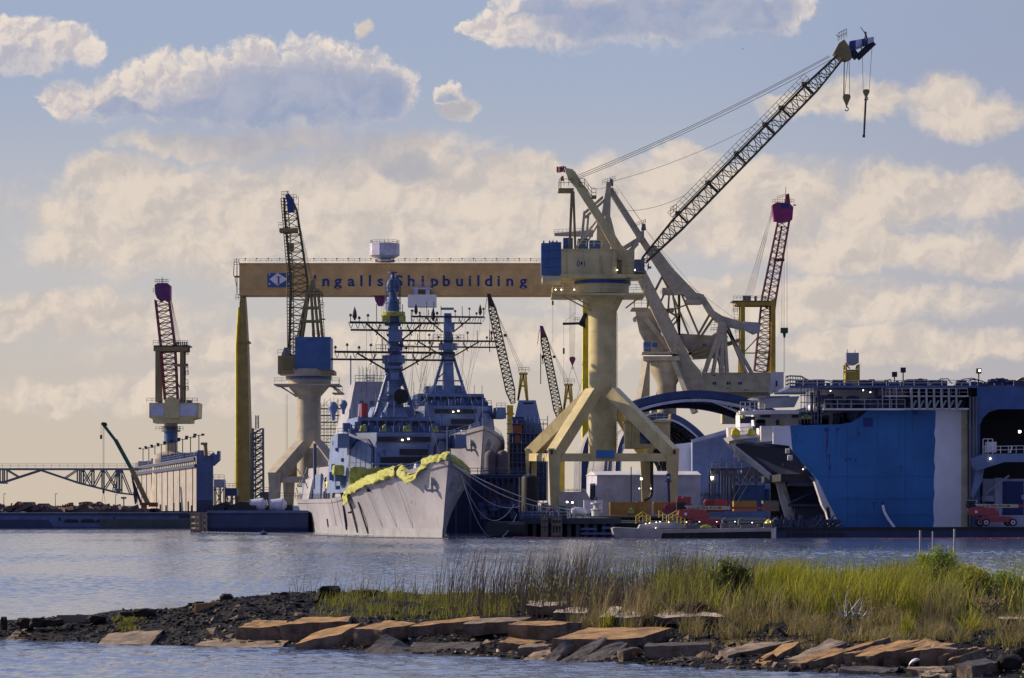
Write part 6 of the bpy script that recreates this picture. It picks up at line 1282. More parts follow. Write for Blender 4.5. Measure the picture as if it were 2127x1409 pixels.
    # quarter galleries
    m = MB(); m.pp([(1581, 885), (1620, 884), (1620, 915), (1581, 918)], 509, 10); m.pp([(1512, 888), (1547, 888), (1547, 921), (1514, 921)], 530, 6); m.pp([(1518, 906), (1572, 900), (1576, 908), (1524, 914)], 512, 18); q = m.build('quarter_gallery', X['white'], t)
    m = MB(); m.rail([W(1516, 905, 513), W(1556, 903, 513)], 1.3, 1, .05); m.bar(W(1520, 921, 514), W(1536, 958, 514), .2); m.bar(W(1522, 950, 514), W(1536, 932, 514), .2); m.bar(W(1527, 915, 512), W(1527, 952, 512), .15); m.build('gallery_railing', X['grey'], q)
    m = MB(); m.pb(1566, 1782, 852, 884, 514, 16); m.pb(1537, 1564, 860, 904, 520, 10); m.pb(1690, 2010, 806, 852, 514, 14); m.build('upper_house', X['white_clean'], t)
    m = MB(); m.pp([(1589, 826), (1661, 823), (1650, 846), (1589, 848)], 508, 1.0); m.pb(1577, 1589, 829, 848, 509, 3); m.pp([(1561, 826), (1578, 823), (1640, 822), (1640, 825), (1572, 828)], 508, 10); m.build('sponson_panel', X['grey'], t)
    m = MB(); m.pb(1537, 1660, 853, 860, 507.6, 8); m.pb(1660, 1712, 852, 856, 509, 6); m.build('sponson_deck', X['white'], t)
    m = MB(); m.rail([W(1538, 853, 507.7), W(1588, 853, 507.7)], 1.5, .9, .055); m.pp([(1481, 837), (1486, 836), (1540, 856), (1538, 860)], 512, .3); m.bar(W(1484, 837, 512), W(1540, 846, 512), .2); m.bar(W(1510, 840, 512), W(1510, 848, 512), .15); m.bar(W(1523, 843, 512), W(1512, 850, 512), .15); m.build('sponson_railing', X['grey'], t)
    # flight deck and the walkway hung below it
    m = MB(); m.pb(1640, 2014, 801, 806, 506, 30); m.pb(2010, 2260, 801, 806, 508, 30); fd = m.build('flight_deck', X['shipblue'], t)
    m = MB(); m.pb(1710, 1880, 848.5, 852, 505.2, 9); m.pb(1880, 2012, 848, 851, 505.2, 9); m.pb(1840, 2012, 822, 824, 505.2, 9); wk = m.build('side_walkway', X['white'], t)
    m = MB(); m.rail([W(1712, 848.5, 505.3), W(1880, 848.5, 505.3)], 1.55, 2.2, .06); m.rail([W(1840, 822, 505.3), W(2010, 822, 505.3)], 1.2, 1.5, .05); m.rail([W(1640, 801, 506.2), W(2014, 801, 506.2)], .9, 2.4, .05); m.build('walkway_railing', X['grey'], wk)
    m = MB()
    for k in range(7):
        x = 1893+k*15.5; m.bar(W(x, 808, 505.1), W(x+1, 850, 505.1), .35); m.bar(W(x+1, 848, 505.1), W(x+10, 832, 505.6), .3)
    for x in (1833, 1848, 1862): m.bar(W(x, 806, 505.4), W(x, 850, 505.4), .18)
    m.pb(1894, 2010, 806, 808, 504.9, 1); m.build('deck_bracket', X['grey'], t)
    m = MB(); random.seed(31)
    for k in range(60):
        x = random.uniform(1700, 1890); y = random.uniform(826, 849); w = random.uniform(.3, 1.3); m.cbox(W(x, y, 509+random.uniform(0, 3)), (w, .6, random.uniform(.4, 1.8)))
    for x, y0, y1 in ((1686, 815, 882), (1700, 812, 880), (1703, 846, 884), (1820, 806, 850), (1776, 852, 884)): m.bar(W(x, y0, 509), W(x, y1, 509), .5)
    for k in range(24): x = random.uniform(1545, 1780); y = random.uniform(860, 882); m.cbox(W(x, y, 513), (random.uniform(.4, 2), .8, random.uniform(.5, 1.8)))
    for k in range(30): x = random.uniform(1892, 2008); m.cbox(W(x, random.uniform(810, 848), 512), (random.uniform(.6, 2.4), 1, random.uniform(.6, 2.4)))
    m.build('deck_edge_gear', X['shipdark'], t)
    m = MB()
    for x in range(1664, 1712, 7): m.tube(W(x, 806, 507), W(x, 880, 507), .07, 4)
    for y in (822, 836, 850, 864): m.tube(W(1662, y, 507), W(1710, y, 507), .07, 4)
    for x in range(1632, 1692, 5): m.tube(W(x, 806, 510), W(x+random.uniform(-1, 1), 780 if x < 1665 else 780+(x-1665)*.8, 510), .07, 4)
    for y in (781, 789, 797): m.path([W(1632, y+3, 510), W(1640, y, 510), W(1664, y+1, 510), W(1694, 799, 510)], .12, 4)
    m.build('staging', X['greyd'], t)
    # deck equipment and hoses silhouetted along the edge
    m = MB(); random.seed(33)
    for k in range(70): x = random.uniform(1645, 2120); h = random.uniform(.3, 1.1); m.cbox(W(x, 801, random.uniform(508, 530))+V((0, 0, h/2)), (random.uniform(.4, 2.2), 1, h))
    for k in range(22):
        x = random.uniform(1645, 2100); a = W(x, 801, 510); q = [a]
        for j in range(6): q.append(a+V((random.uniform(.6, 1.1)*(j+1), 0, .3+random.uniform(.1, 1.1)*math.sin((j+1)/6*math.pi))))
        m.path(q, .08, 4)
    m.pb(1884, 1918, 788, 801, 512, 3); m.pb(1806, 1817, 788, 801, 512, 2); m.build('deck_gear', X['shipdark'], fd)
    for x, y, lab in ((1858, 777, 0), (1876, 768, 1), (2033, 770, 2)):
        m = MB(); m.tube(W(x, 801, 511), W(x, y+6, 511), .12, 5); m.cbox(W(x, y+1, 511), (.9, .5, .9)); m.build('light_post', X['dark'], fd)
    for x, y, q, w in ((2035, 770, 510.6, .3), (1793, 811, 505.5, .16), (1808, 815, 505.5, .16), (1725, 812, 505.5, .16), (2032, 898, 509.6, .42), (2118, 897, 509.6, .42), (2057, 953, 503.8, .22), (1543, 851, 507.5, .18), (1668, 975, 510, .15)):
        m = MB(); m.cbox(W(x, y, q), (w, .2, w)); m.build('work_light', X['lamp'], t)
    # lift bay: arched frame, dark cavern, hanging platform
    m = MB()
    for x in (2015, 2022, 2028): m.bar(W(x, 824, 507.5), W(x, 1104, 507.5), .35)
    m.build('guide_rail', X['greyd'], t)
    m = MB(); m.pp([(2030, 806), (2260, 806), (2260, 850), (2075, 850), (2055, 856), (2042, 868), (2035, 884), (2030, 884)], 508, 1.5); m.pp([(2018, 890), (2036, 884), (2036, 1104), (2018, 1104)], 509, 4); m.build('bay_frame', X['blue'], t)
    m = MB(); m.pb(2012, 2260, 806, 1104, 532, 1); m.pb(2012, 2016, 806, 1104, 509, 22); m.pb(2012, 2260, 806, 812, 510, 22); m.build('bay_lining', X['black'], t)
    m = MB(); m.pp([(2022, 952), (2046, 943), (2260, 941), (2260, 958), (2086, 960), (2030, 978), (2024, 968)], 504, 6); m.pp([(2030, 968), (2046, 966), (2040, 1000), (2022, 1036), (2018, 1030)], 506, 1.5); pf = m.build('lift_platform', X['shipgrey'], t)
    m = MB(); m.rail([W(2046, 943, 504.1), W(2127, 941, 504.1)], 1.25, 1.3, .06); m.pb(2050, 2070, 918, 940, 506, 2); m.rail([W(2042, 943, 504.1), W(2062, 943, 504.1)], 2.6, .8, .07); m.path([W(2098, 941, 504), W(2102, 930, 504), (W(2101, 926, 504))], .15, 5); m.build('platform_railing', X['white'], pf)
    m = MB(); m.pb(2042, 2130, 995, 1068, 520, .6); m.pb(2066, 2082, 993, 1104, 516, .6); m.pb(2040, 2180, 1070, 1104, 514, .6); m.pb(2122, 2260, 1028, 1038, 515, .6); m.pb(2040, 2064, 1030, 1042, 515, .5); m.bar(W(2044, 1028, 514), W(2096, 988, 514), .3); b = m.build('inner_bulkhead', X['shed'], t)
    m = MB(); m.pb(2082.5, 2126, 1000, 1068, 518, .2); m.pb(2046, 2066, 1042, 1050, 518, .2); m.build('inner_panel', X['blue_deep'], b)
    m = MB(); m.pb(2012, 2030, 1039, 1045, 507, 3); m.pb(2012, 2028, 1047, 1060, 507, 2); m.build('stair_head', X['shed'], t)
assault_ship()
def deck_tower():
    Y = 516; P = lambda x, y, d=0: W(x, y, Y)+V((0, d, 0)); t = thing('hoist_tower', 'yellow framed hoist tower with grey hopper standing on the ship deck', 'tower', P(1771, 801))
    m = MB()
    for x in (1757.5, 1784):
        for d in (0, 3): m.bar(P(x, 801, d), P(x, 757, d), .3)
    m.pb(1757, 1785, 768, 770, Y-.1, 3.3); m.build('frame', X['yellow'], t)
    m = MB(); m.pp([(1759, 772), (1783, 772), (1785, 778), (1785, 792), (1782, 799), (1760, 799), (1757, 792), (1757, 778)], Y+.1, 2.8); m.build('drum_house', X['yellow'], t)
    m = MB(); m.pp([(1758, 733), (1784, 733), (1784, 754), (1777, 758), (1765, 758), (1758, 754)], Y-.1, 3.2); h = m.build('hopper', X['grey'], t)
    m = MB(); m.bar(P(1758, 758), P(1765, 766), .2); m.bar(P(1784, 758), P(1777, 766), .2); m.tube(P(1760, 733), P(1760, 726), .06, 4); m.tube(P(1776, 733), P(1776, 727), .06, 4); m.build('brace', X['dark'], t)
deck_tower()
for (x, y, w, h, Y, lab, mt) in ((1519, 889, 19, 16, 511, 'bright yellow bag at the outermost corner of the open ship gallery', 'yellowbag'), (1551, 889, 18, 16, 511.5, 'pale yellow cover beside the bright yellow bag', 'lime'), (1619, 874, 10, 9, 510, 'round yellow green bundle behind the white gallery', 'lime'), (1664, 861, 24, 10, 507.2, 'tilted yellow cover hung on the upper house', 'lime'), (1541, 861, 7, 8, 507.3, 'small square yellow cover under the railed sponson', 'lime')):
    m = MB(); m.pp([(x, y+h), (x+w*.1, y+h*.3), (x+w*.35, y), (x+w*.7, y+h*.1), (x+w, y+h*.45), (x+w, y+h)], Y, 1.6); o = m.build('cover_bag', X[mt]); tag(o, lab, 'cover bag', 'yellow covers on the open ended ship'); b = o.modifiers.new('round', 'BEVEL'); b.width = .2; b.segments = 2
m = MB(); m.pp([(2106, 801), (2112, 790), (2122, 784), (2140, 782), (2140, 786), (2126, 789), (2119, 796), (2118, 801)], 512, 1.2); tag(m.build('duct_elbow', X['yellowbag']), 'yellow ventilation duct elbow on the ship deck at the picture edge', 'duct')
# dark pontoon in front of the ship, small pale barge, pier
t = thing('pontoon', 'long dark pontoon lying between the blue ship and the reeds', 'pontoon', G(1930, 500, 0))
m = MB(); m.box(G(1612, 497, 0).x, 130, 497, 512, -1, 1.75); h = m.build('pontoon_hull', X['shipdark'], t)
m = MB(); m.box(G(1612, 497, 0).x, 130, 496.6, 497, 1.35, 1.8)
for k in range(10): x = 1638+k*12; m.tube(W(x, 1110, 496.9), W(x, 1110, 496.7), .35, 8)
m.build('pontoon_edge', X['black'], h)
m = MB(); random.seed(41)
for k in range(90): x = random.uniform(1600, 1740); p = W(x, 1096, random.uniform(498, 506)); p.z = 1.75; m.bar(p, p+V((random.uniform(-1.6, 1.6), 0, random.uniform(.2, 2.2))), random.uniform(.06, .3))
m.bar(W(1628, 1084, 500), W(1745, 1083, 500), .7, .7); m.build('stowed_pipes', X['shipdark'], h)
def small_barge():
    Y = 487; P = lambda x, y, d=0: W(x, y, Y)+V((0, d, 0))
    t = thing('deck_barge', 'small pale barge with raked end carrying a yellow railed gangway', 'barge', G(1440, Y, 0))
    m = MB(); m.pp([(1272, 1098), (1278, 1096), (1378, 1100), (1372, 1122), (1286, 1122), (1276, 1112)], Y, 9); h = m.build('hull', X['dock_white'], t)
    m = MB(); m.pp([(1378, 1100.5), (1602, 1096.5), (1602, 1104), (1376, 1108)], Y+.1, 9); m.build('deck_edge', X['dock_white'], h)
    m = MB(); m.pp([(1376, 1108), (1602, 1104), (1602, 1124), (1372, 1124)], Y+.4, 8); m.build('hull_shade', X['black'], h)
    m = MB(); m.pp([(1326, 1098), (1330, 1090), (1352, 1088), (1372, 1085), (1410, 1085), (1424, 1092), (1440, 1095), (1440, 1098)], Y+2, 5); g = m.build('gangway', X['grey'], t)
    m = MB()
    def rl(a, b): m.rail([P(*a, 1.9), P(*b, 1.9)], 1.25, .7, .065)
    rl((1322, 1088), (1336, 1079)); rl((1336, 1079), (1352, 1088)); rl((1370, 1076), (1386, 1086)); rl((1390, 1086), (1408, 1076)); rl((1408, 1086), (1424, 1094)); m.build('gangway_railing', X['deck_yellow'], g)
    m = MB(); random.seed(43)
    for k in range(40): x = random.uniform(1420, 1600); p = P(x, 1098, random.uniform(1, 7)); m.cbox(p+V((0, 0, .2)), (random.uniform(.3, 1.6), .6, random.uniform(.3, 1.3)))
    for x in (1504, 1538, 1610): m.path([P(x, 1098, 3), P(x, 1080, 3), P(x+5, 1077, 3), P(x+9, 1080, 3)], .2, 6)
    m.build('deck_gear', X['greyd'], t)
    m = MB()
    for x, y in ((1342, 1088), (1350, 1087), (1364, 1085), (1372, 1084), (1390, 1085), (1427, 1085), (1454, 1084), (1490, 1084), (1528, 1084), (1564, 1086), (1593, 1086), (1602, 1084), (1363, 1097)): m = MB(); m.cbox(P(x, y, 1.6), (.11, .1, .11)); m.build('marker_lamp', X['lamp'], t)
small_barge()
for (x, y, w, h, lab, mt) in ((1586, 1078, 18, 20, 'upright yellow sack standing on the small barge deck', 'yellowbag'), (1452, 1090, 28, 8, 'flat lime tarp bundle lying on the small barge deck', 'lime'), (1303, 1054, 15, 14, 'crumpled lime sack hanging beside the yellow containers', 'lime')):
    Y = 489 if y > 1060 else 512; m = MB(); m.pp([(x, y+h), (x+w*.2, y+h*.35), (x+w*.6, y), (x+w*.9, y+h*.25), (x+w, y+h)], Y, 1.2); o = m.build('sack', X[mt]); tag(o, lab, 'sack'); b = o.modifiers.new('round', 'BEVEL'); b.width = .18; b.segments = 2
def pier():
    t = thing('pier', 'dark timber pier on heavy piles along the quay face', 'pier', G(1180, 512, 0))
    m = MB(); m.box(G(1085, 508, 0).x, G(1290, 508, 0).x, 507, 519, 2.3, 3.3); m.box(G(1010, 508, 0).x, G(1092, 508, 0).x, 509, 519, .2, 2.6); m.build('deck', X['pierdark'], t)
    m = MB()
    for k in range(11): x = G(1092+k*18, 508, 0).x; m.box(x-.35, x+.35, 507.4, 508.2, -1, 2.3)
    m.build('pile_row', X['pierdark'], t)
    m = MB()
    for x0, x1, z in ((1206, 1240, 1.2), (1250, 1290, 1.4), (1206, 1290, .4)): m.box(G(x0, 508, 0).x, G(x1, 508, 0).x, 507.1, 507.5, z, z+.4)
    m.build('waling', X['shipblue'], t)
    for x0, x1 in ((1125, 1137), (1147, 1166)):
        m = MB()
        for k in range(4): xx = x0+(x1-x0)*k/3; m.bar(W(xx, 1118, 506), W(xx, 1072, 506), .28)
        for y in (1078, 1090, 1110): m.bar(W(x0-1, y, 505.7), W(x1+1, y, 505.7), .35, .5)
        m.build('fender_frame', X['timber'], t)
    m = MB(); m.tube(G(1056, 504, .9), G(1090, 504, .9), 1.6, 20); m.build('drum_fender', X['black'], t, True)
    m = MB(); random.seed(44)
    for k in range(60): x = random.uniform(1085, 1200); p = G(x, random.uniform(508, 514), 3.3); m.tube(p, p+V((random.uniform(-.3, .3), 0, random.uniform(.8, 2.6))), .06, 4)
    for k in range(40): x = random.uniform(1085, 1180); p = G(x, random.uniform(510, 517), 3.3); m.cbox(p+V((0, 0, .4)), (random.uniform(.3, 1.2), .6, random.uniform(.6, 2)))
    m.build('pier_gear', X['shipblue'], t)
    m = MB(); m.rail([G(1086, 507.3, 3.3), G(1180, 507.3, 3.3)], 1.1, 1.5, .05); m.build('pier_railing', X['grey'], t)
pier()
# things standing on the quay
def box_thing(name, lab, cat, x0, x1, y0, y1, Y, d, mt, ribs=6, group=None, rim=None):
    t = thing(name, lab, cat, W((x0+x1)/2, y1, Y), group); m = MB(); m.pb(x0, x1, y0, y1, Y, d); m.build('body', X[mt], t)
    m = MB()
    for k in range(ribs): x = x0+(x1-x0)*(k+.15)/ribs; m.pb(x, x+(x1-x0)/ribs*.45, y0+1, y1-1, Y-.08, .08)
    m.build('side_rib', X[mt], t)
    m = MB(); m.pb(x0-.3, x1+.3, y0-.6, y0+.9, Y-.12, d+.2); m.pb(x0-.3, x1+.3, y1-.9, y1, Y-.12, d+.2); m.build('rail_frame', X[rim or mt], t)
    return t
box_thing('container', 'ochre yellow container left of the tall column feet', 'container', 1267, 1322, 1044, 1071, 513, 3, 'orange', 8, 'ochre containers on the quay')
box_thing('container', 'ochre yellow container under the right crane leg', 'container', 1322, 1352, 1043, 1071, 513.4, 3, 'orange', 4, 'ochre containers on the quay')
box_thing('container', 'wide ochre container partly behind the red lift machine', 'container', 1358, 1412, 1044, 1068, 514, 3, 'orange', 8, 'ochre containers on the quay')
box_thing('container', 'ochre ribbed container in front of the light blue cabin', 'container', 1524, 1572, 1041, 1062, 516, 3, 'orange', 7, 'ochre containers on the quay')
box_thing('crate', 'brown open slatted crate beside the ship stern leg', 'crate', 1585, 1618, 1041, 1062, 515.5, 3, 'timber', 6)
box_thing('crate', 'tall narrow timber crate near the white tank on the pier', 'crate', 1124, 1139, 1045, 1072, 511, 2, 'timber', 4)
box_thing('machine_box', 'white machine box behind the horizontal white tank', 'machine box', 1213, 1252, 1040, 1066, 516, 3, 'white_clean', 3)
box_thing('machine_box', 'grey motor cabinet between the lift turret and the cabin', 'machine box', 1432, 1455, 1052, 1064, 517, 2, 'greyd', 3)
t = thing('pressure_tank', 'small horizontal white tank with rounded end lying on the pier', 'tank', W(1200, 1072, 511))
m = MB(); Y = 511; p, q = W(1192, 1062, Y), W(1214, 1064, Y); m.loft([[c+V((0, r*math.cos(a), r*math.sin(a))) for a in [i*math.pi/8 for i in range(16)]] for c, r in ((p-V((.5, 0, 0)), .1), (p-V((.35, 0, 0)), .5), (p, .75), (q, .75), (q+V((.35, 0, 0)), .5), (q+V((.5, 0, 0)), .1))]); m.build('vessel', X['white_clean'], t, True)
m = MB(); m.cbox(W(1195, 1071, Y), (.3, .9, .7)); m.cbox(W(1211, 1072, Y), (.3, .9, .7)); m.build('saddle', X['grey'], t)
t = thing('mooring_capstan', 'grey white capstan drum standing on the pier edge', 'capstan', W(1238, 1072, 509.5)); c = W(1238, 1072, 509.5)
m = MB(); m.lathe(c, [(.8, 0), (.8, .9), (.95, 1.0), (.95, 1.2), (.45, 1.3), (.45, 2.0), (.95, 2.1), (.95, 2.35), (.2, 2.4), (.2, 3.2)], 16); m.build('drum', X['white'], t, True)
m = MB(); m.cbox(c+V((0, 0, 3.0)), (.6, .6, .5)); m.build('motor', X['greyd'], t)
for x, y0, lab in ((1175, 1046, 'red'), (1186, 1050, 'teal')):
    pass
box_thing('gas_bottle_rack', 'dark red rack of bottles behind the pier railing', 'bottle rack', 1142, 1152, 1050, 1072, 512, 1.5, 'red', 4)
box_thing('skip', 'teal green skip left of the white tank', 'skip', 1158, 1178, 1052, 1072, 513, 2, 'green', 4)
m = MB(); Y = 516; m.path([W(1158, 1034, Y), W(1166, 1040, Y), W(1172, 1056, Y)], .4, 6)
for x, y, lab in ((1178, 1043, 'glowing work lamp on a thin post at the pier, nearer the crane leg'), (1189, 1044, 'glowing work lamp on a thin post at the pier, nearer the white machine box')):
    t = thing('work_lamp', lab, 'work lamp', W(x, 1072, 507.6), 'work lamps on the pier'); m = MB(); m.cbox(W(x, y, 507.5), (.32, .2, .24)); m.build('lamp_head', X['lamp'], t)
    m = MB(); m.tube(W(x, y+1.5, 507.6), W(x, 1072, 507.6), .05, 4); m.build('post', X['dark'], t)
t = thing('signal_box', 'dark blue control cabinet on a post beside the right crane leg', 'control post', G(1390, 526, 2.4))
m = MB(); m.pb(1384, 1393, 984, 999, 526, 1); b = m.build('cabinet', X['blue_deep'], t)
m = MB(); m.pb(1386, 1391, 990, 994, 525.9, .1); m.build('screen_plate', X['shed'], b)
m = MB(); m.bar(W(1388.5, 1000, 526.4), W(1390, 1046, 526.4), .45); m.pb(1381, 1396, 999, 1001, 525.8, 1.4); m.build('post', X['shipdark'], t)
def boom_lift(lab, Y, x0, gy, flip, text, k=1.0):
    """self-propelled boom lift; x0 = left end of the machine in photo pixels, gy its wheel line"""
    P = lambda dx, dy, d=0: W(x0+dx*k, gy+dy*k, Y)+V((0, d, 0))
    t = thing('boom_lift', lab, 'boom lift', P(50, 0), 'red boom lifts')
    m = MB(); m.prism([P(*q) for q in ((0, -38), (3, -40), (48, -39), (60, -32), (62, -26), (60, -22), (2, -22), (-2, -26))], (0, 2.2, 0)); tu = m.build('turret', X['red'], t); b = tu.modifiers.new('round', 'BEVEL'); b.width = .12; b.segments = 2
    m = MB(); m.prism([P(11, -33, -.05), P(16, -33, -.05), P(16, -28, -.05), P(11, -28, -.05)], (0, .05, 0)); m.build('decal', X['white_clean'], tu)
    m = MB(); m.prism([P(*q) for q in ((22, -19), (36, -19), (36, -21), (62, -21), (84, -20), (92, -16), (92, -9), (34, -9), (22, -12))], (0, 2.4, 0)); m.build('chassis', X['red'], t)
    for wx, wd in ((25, 1.9), (34, -.25), (90, -.25), (84, 1.9)):
        m = MB(); c = P(wx, -8.5, wd); r = 8*k*S(Y); m.tube(c, c+V((0, .75, 0)), r, 22); w = m.build('wheel', X['black'], t, True)
        m = MB(); m.tube(c+V((0, -.04, 0)), c+V((0, .1, 0)), r*.6, 18); rim = m.build('rim', X['shed'], w)
        m = MB(); m.tube(c+V((0, -.08, 0)), c+V((0, .05, 0)), r*.26, 14); m.build('hub', X['blue_deep'], w)
    m = MB(); m.prism([P(*q, .3) for q in ((10, -47), (102, -46), (102, -39), (44, -39), (18, -41))], (0, .9, 0)); bo = m.build('boom', X['cream_pale'], t)
    letters('lettering', [(text, P(52, -40.6, .27), 4.6*k*S(Y), 1.25)], X['dark'], bo, .01, .02)
    m = MB(); m.prism([P(*q, .4) for q in ((90, -45.5), (190, -44), (190, -40), (92, -40))], (0, .7, 0)); m.build('boom_extension', X['red'], bo)
    m = MB(); m.prism([P(*q, .2) for q in ((-4, -54), (14, -54), (14, -50), (0, -50), (0, -38), (-4, -38))], (0, 1.2, 0)); m.prism([P(*q, .5) for q in ((-2, -50), (12, -50), (18, -41), (2, -39))], (0, .8, 0)); m.build('mast_arm', X['dark'], t)
    return t
boom_lift('red boom lift with cream arm parked on the pontoon before the ship bay', 500, 2014, 1094, False, 'JLG ULTRA BOOM')
boom_lift('long red boom lift with cream arm parked beside the yellow gangway', 494, 1410, 1100, False, 'JLG ULTRA BOOM', 1.05)
t = thing('boom_lift', 'partly hidden red lift turret behind the long red boom lift', 'boom lift', W(1480, 1064, 520), 'red boom lifts')
m = MB(); m.pp([(1462, 1044), (1466, 1038), (1506, 1037), (1512, 1042), (1512, 1051), (1464, 1052)], 520, 2.2); m.build('turret', X['red'], t)
m = MB(); m.pp([(1462, 1050), (1470, 1040), (1482, 1040), (1482, 1054), (1462, 1054)], 519.8, .2); m.pb(1466, 1506, 1052, 1064, 520, 2); m.build('chassis', X['maroon'], t)
t = thing('engine_set', 'red engine set standing on a skid at the right crane foot', 'engine', W(1420, 1054, 522))
m = MB(); m.pb(1406, 1418, 1036, 1048, 522, 2); m.pb(1419, 1435, 1032, 1048, 522, 2); m.pb(1408, 1415, 1031, 1036, 522.4, 1); m.build('engine_block', X['red'], t)
m = MB(); m.pb(1403, 1438, 1048, 1054, 522, 2.2); m.build('skid', X['greyd'], t)
# red lumps of plant between the ochre containers
t = thing('red_pump', 'dull red pump unit between the ochre containers', 'pump', W(1388, 1068, 512))
m = MB(); m.pb(1380, 1408, 1050, 1068, 512, 1.4); m.build('casing', X['maroon'], t)
m = MB(); m.pb(1384, 1404, 1046, 1050, 512.2, .8); m.pb(1376, 1380, 1054, 1068, 512.2, .8); m.build('pipe_work', X['red'], t)
# mooring lines and floating containment booms
m = MB(); b0 = side1(1.5, 12.6, -1, .1)
for a, q, r_, sag, n_, lab in ((V(b0), W(1200, 1062, 509), .09, 1.2, 14, 'longest pale mooring rope running tight from the bow tip to the white tank'), (V(b0)+V((.3, 0, -.1)), W(1150, 1056, 509), .09, 1.6, 14, 'pale mooring rope just under the longest one, ending at the crane leg'),
    (side1(9, 11, -1, .1), W(1074, 1068, 510), .07, 7.5, 18, 'deepest hanging loop of pale rope between the bow and the pier'), (side1(10, 10.6, -1, .1), W(1068, 1048, 512), .07, 5.0, 18, 'pale rope loop hanging inside the deepest one'), (side1(12, 10.4, -1, .1), W(1080, 1052, 512), .06, 2.0, 12, 'thin slack rope above the hanging loops')):
    m = MB(); m.wire(a, q, r_, sag, n_); tag(m.build('mooring_rope', X['white'], None), lab, 'rope', 'mooring ropes of the warship')
for a, q, r_, lab in ((W(1512, 920, 520), W(1450, 1052, 514), .07, 'longest dark taut rope slanting from the gallery of the open ship'), (W(1562, 966, 520), W(1512, 1058, 514), .06, 'dark taut rope slanting across the light blue cabin'), (W(1576, 968, 520), W(1528, 1050, 514), .06, 'dark taut rope nearest the ship stern leg')):
    m = MB(); m.wire(a, q, r_); tag(m.build('stay_rope', X['rope'], None), lab, 'rope', 'taut ropes of the open ended ship')
def float_boom(lab, pts, mt, r, seg):
    t = thing('floating_boom', lab, 'floating boom', pts[0]); m = MB(); pts = [V(p) for p in pts]
    m2 = MB()
    for a, b in zip(pts, pts[1:]):
        n = max(1, int((b-a).length/seg))
        for i in range(n):
            p, q = a.lerp(b, i/n), a.lerp(b, (i+.86)/n); m.tube(p, q, r, 8); m2.tube(q, a.lerp(b, (i+1)/n), r*.5, 6)
    m.build('float_row', X[mt], t); m2.build('joint_row', X['white'], t)
float_boom('red floating containment boom stretched along the pier', [W(1066, 1117.5, 493), W(1200, 1118.5, 489), (W(1330, 1122, 478)), W(1500, 1123, 474), W(1740, 1122, 476), W(2000, 1120, 482), W(2200, 1118, 486)], 'red', .2, 2.2)
float_boom('dark floating containment boom round the warship bow', [W(420, 1106, 600), W(560, 1109, 566), W(680, 1114, 520), W(760, 1118, 490), W(930, 1120, 477), W(1066, 1118, 490)], 'dark', .2, 2.2)
t = thing('marker_buoy', 'small dark buoy floating by the barge timber end', 'buoy', W(547, 1111, 548)); m = MB(); c = W(547, 1111, 548); m.lathe(c, [(.1, -.2), (.7, 0), (.8, .35), (.4, .6), (.12, .7), (.1, 1.0)], 12); m.build('float_body', X['shipdark'], t, True)
for k, (px, y0, Y, lab) in enumerate(((1911.5, 1102, 170, 'nearest pale steel pile rising behind the reeds, left of the pair'), (1937.5, 1104, 200, 'middle steel pile whose foot is hidden by the feathery bush'), (1982.5, 1099, 172, 'steel pile standing rightmost of the row behind the reeds'))):
    m = MB(); m.tube(G(px, Y, -1), W(px, y0, Y), .055 if k == 1 else .062, 12); o = tag(m.build('steel_pile', X['steelpost'], None, True), lab, 'pile', 'steel piles behind the reeds')
m = MB(); p = W(1543, 102, 260); m.add([p+V(a) for a in ((-.12, 0, .03), (0, .04, -.02), (.13, 0, .05), (0, -.07, .01), (0, 0, -.05), (.04, .1, 0))], [(0, 1, 3), (1, 2, 3), (3, 4, 1), (1, 4, 5)]); tag(m.build('bird', X['dark']), 'tiny dark bird flying high in the open sky', 'bird')
# ------------------------------------------------------------ the spit in front: mud bank, slabs, rubble, reeds
def near_y(X_):                                        # waterline on the near side, from the picture: distance against x
    px = [-400, 0, 340, 600, 800, 1000, 1200, 1500, 1900, 2127, 2600]; py = [1322, 1329, 1340, 1346, 1355, 1365, 1375, 1390, 1405, 1410, 1416]
    ys = [FPX*CAMH/(y-HY) for y in py]; xs = [(p-CX)*y/FPX for p, y in zip(px, ys)]
    return np.interp(X_, xs, ys)
def crest(X_):
    px = [-300, 0, 100, 250, 400, 480, 570, 700, 900, 1200, 1500, 1800, 2127, 2600]; py = [1306, 1300, 1290, 1278, 1262, 1246, 1238, 1236, 1238, 1240, 1243, 1238, 1215, 1205]
    yd = [118, 118, 119, 120, 122, 123, 124, 124, 124, 125, 126, 128, 132, 136]
    xs = [(p-CX)*d/FPX for p, d in zip(px, yd)]; zs = [CAMH-(y-HY)*d/FPX for y, d in zip(py, yd)]
    return np.interp(X_, xs, yd), np.interp(X_, xs, zs)
def fbm(x, y, s, o=4):
    v = 0; a = 1
    for k in range(o): v += a*mnoise.noise(V((x*s, y*s, k*9.1))); s *= 2.1; a *= .5
    return v
def ground_z(x, y, rough=True):
    yn = float(near_y(x)); yc, zc = crest(x); yc = max(float(yc), yn+3); zc = float(zc)
    if y <= yc:
        u = (y-yn)/(yc-yn); b = zc*max(-1.5, (1-(1-u)**1.5)) if u >= 0 else u*4.0
    else: u = (y-yc)/(14+max(0, (x+10))*.35); b = zc*(1-u**2)-.15*max(0, u-1)
    if x < -22: b -= (-22-x)*.05
    if rough: k = min(1, max(.0, u*4 if y <= yc else 1)); b += (fbm(x, y, .45)*.16+fbm(x+40, y, 1.9, 3)*.085)*(.35+.65*k)
    return max(b, -1.6)
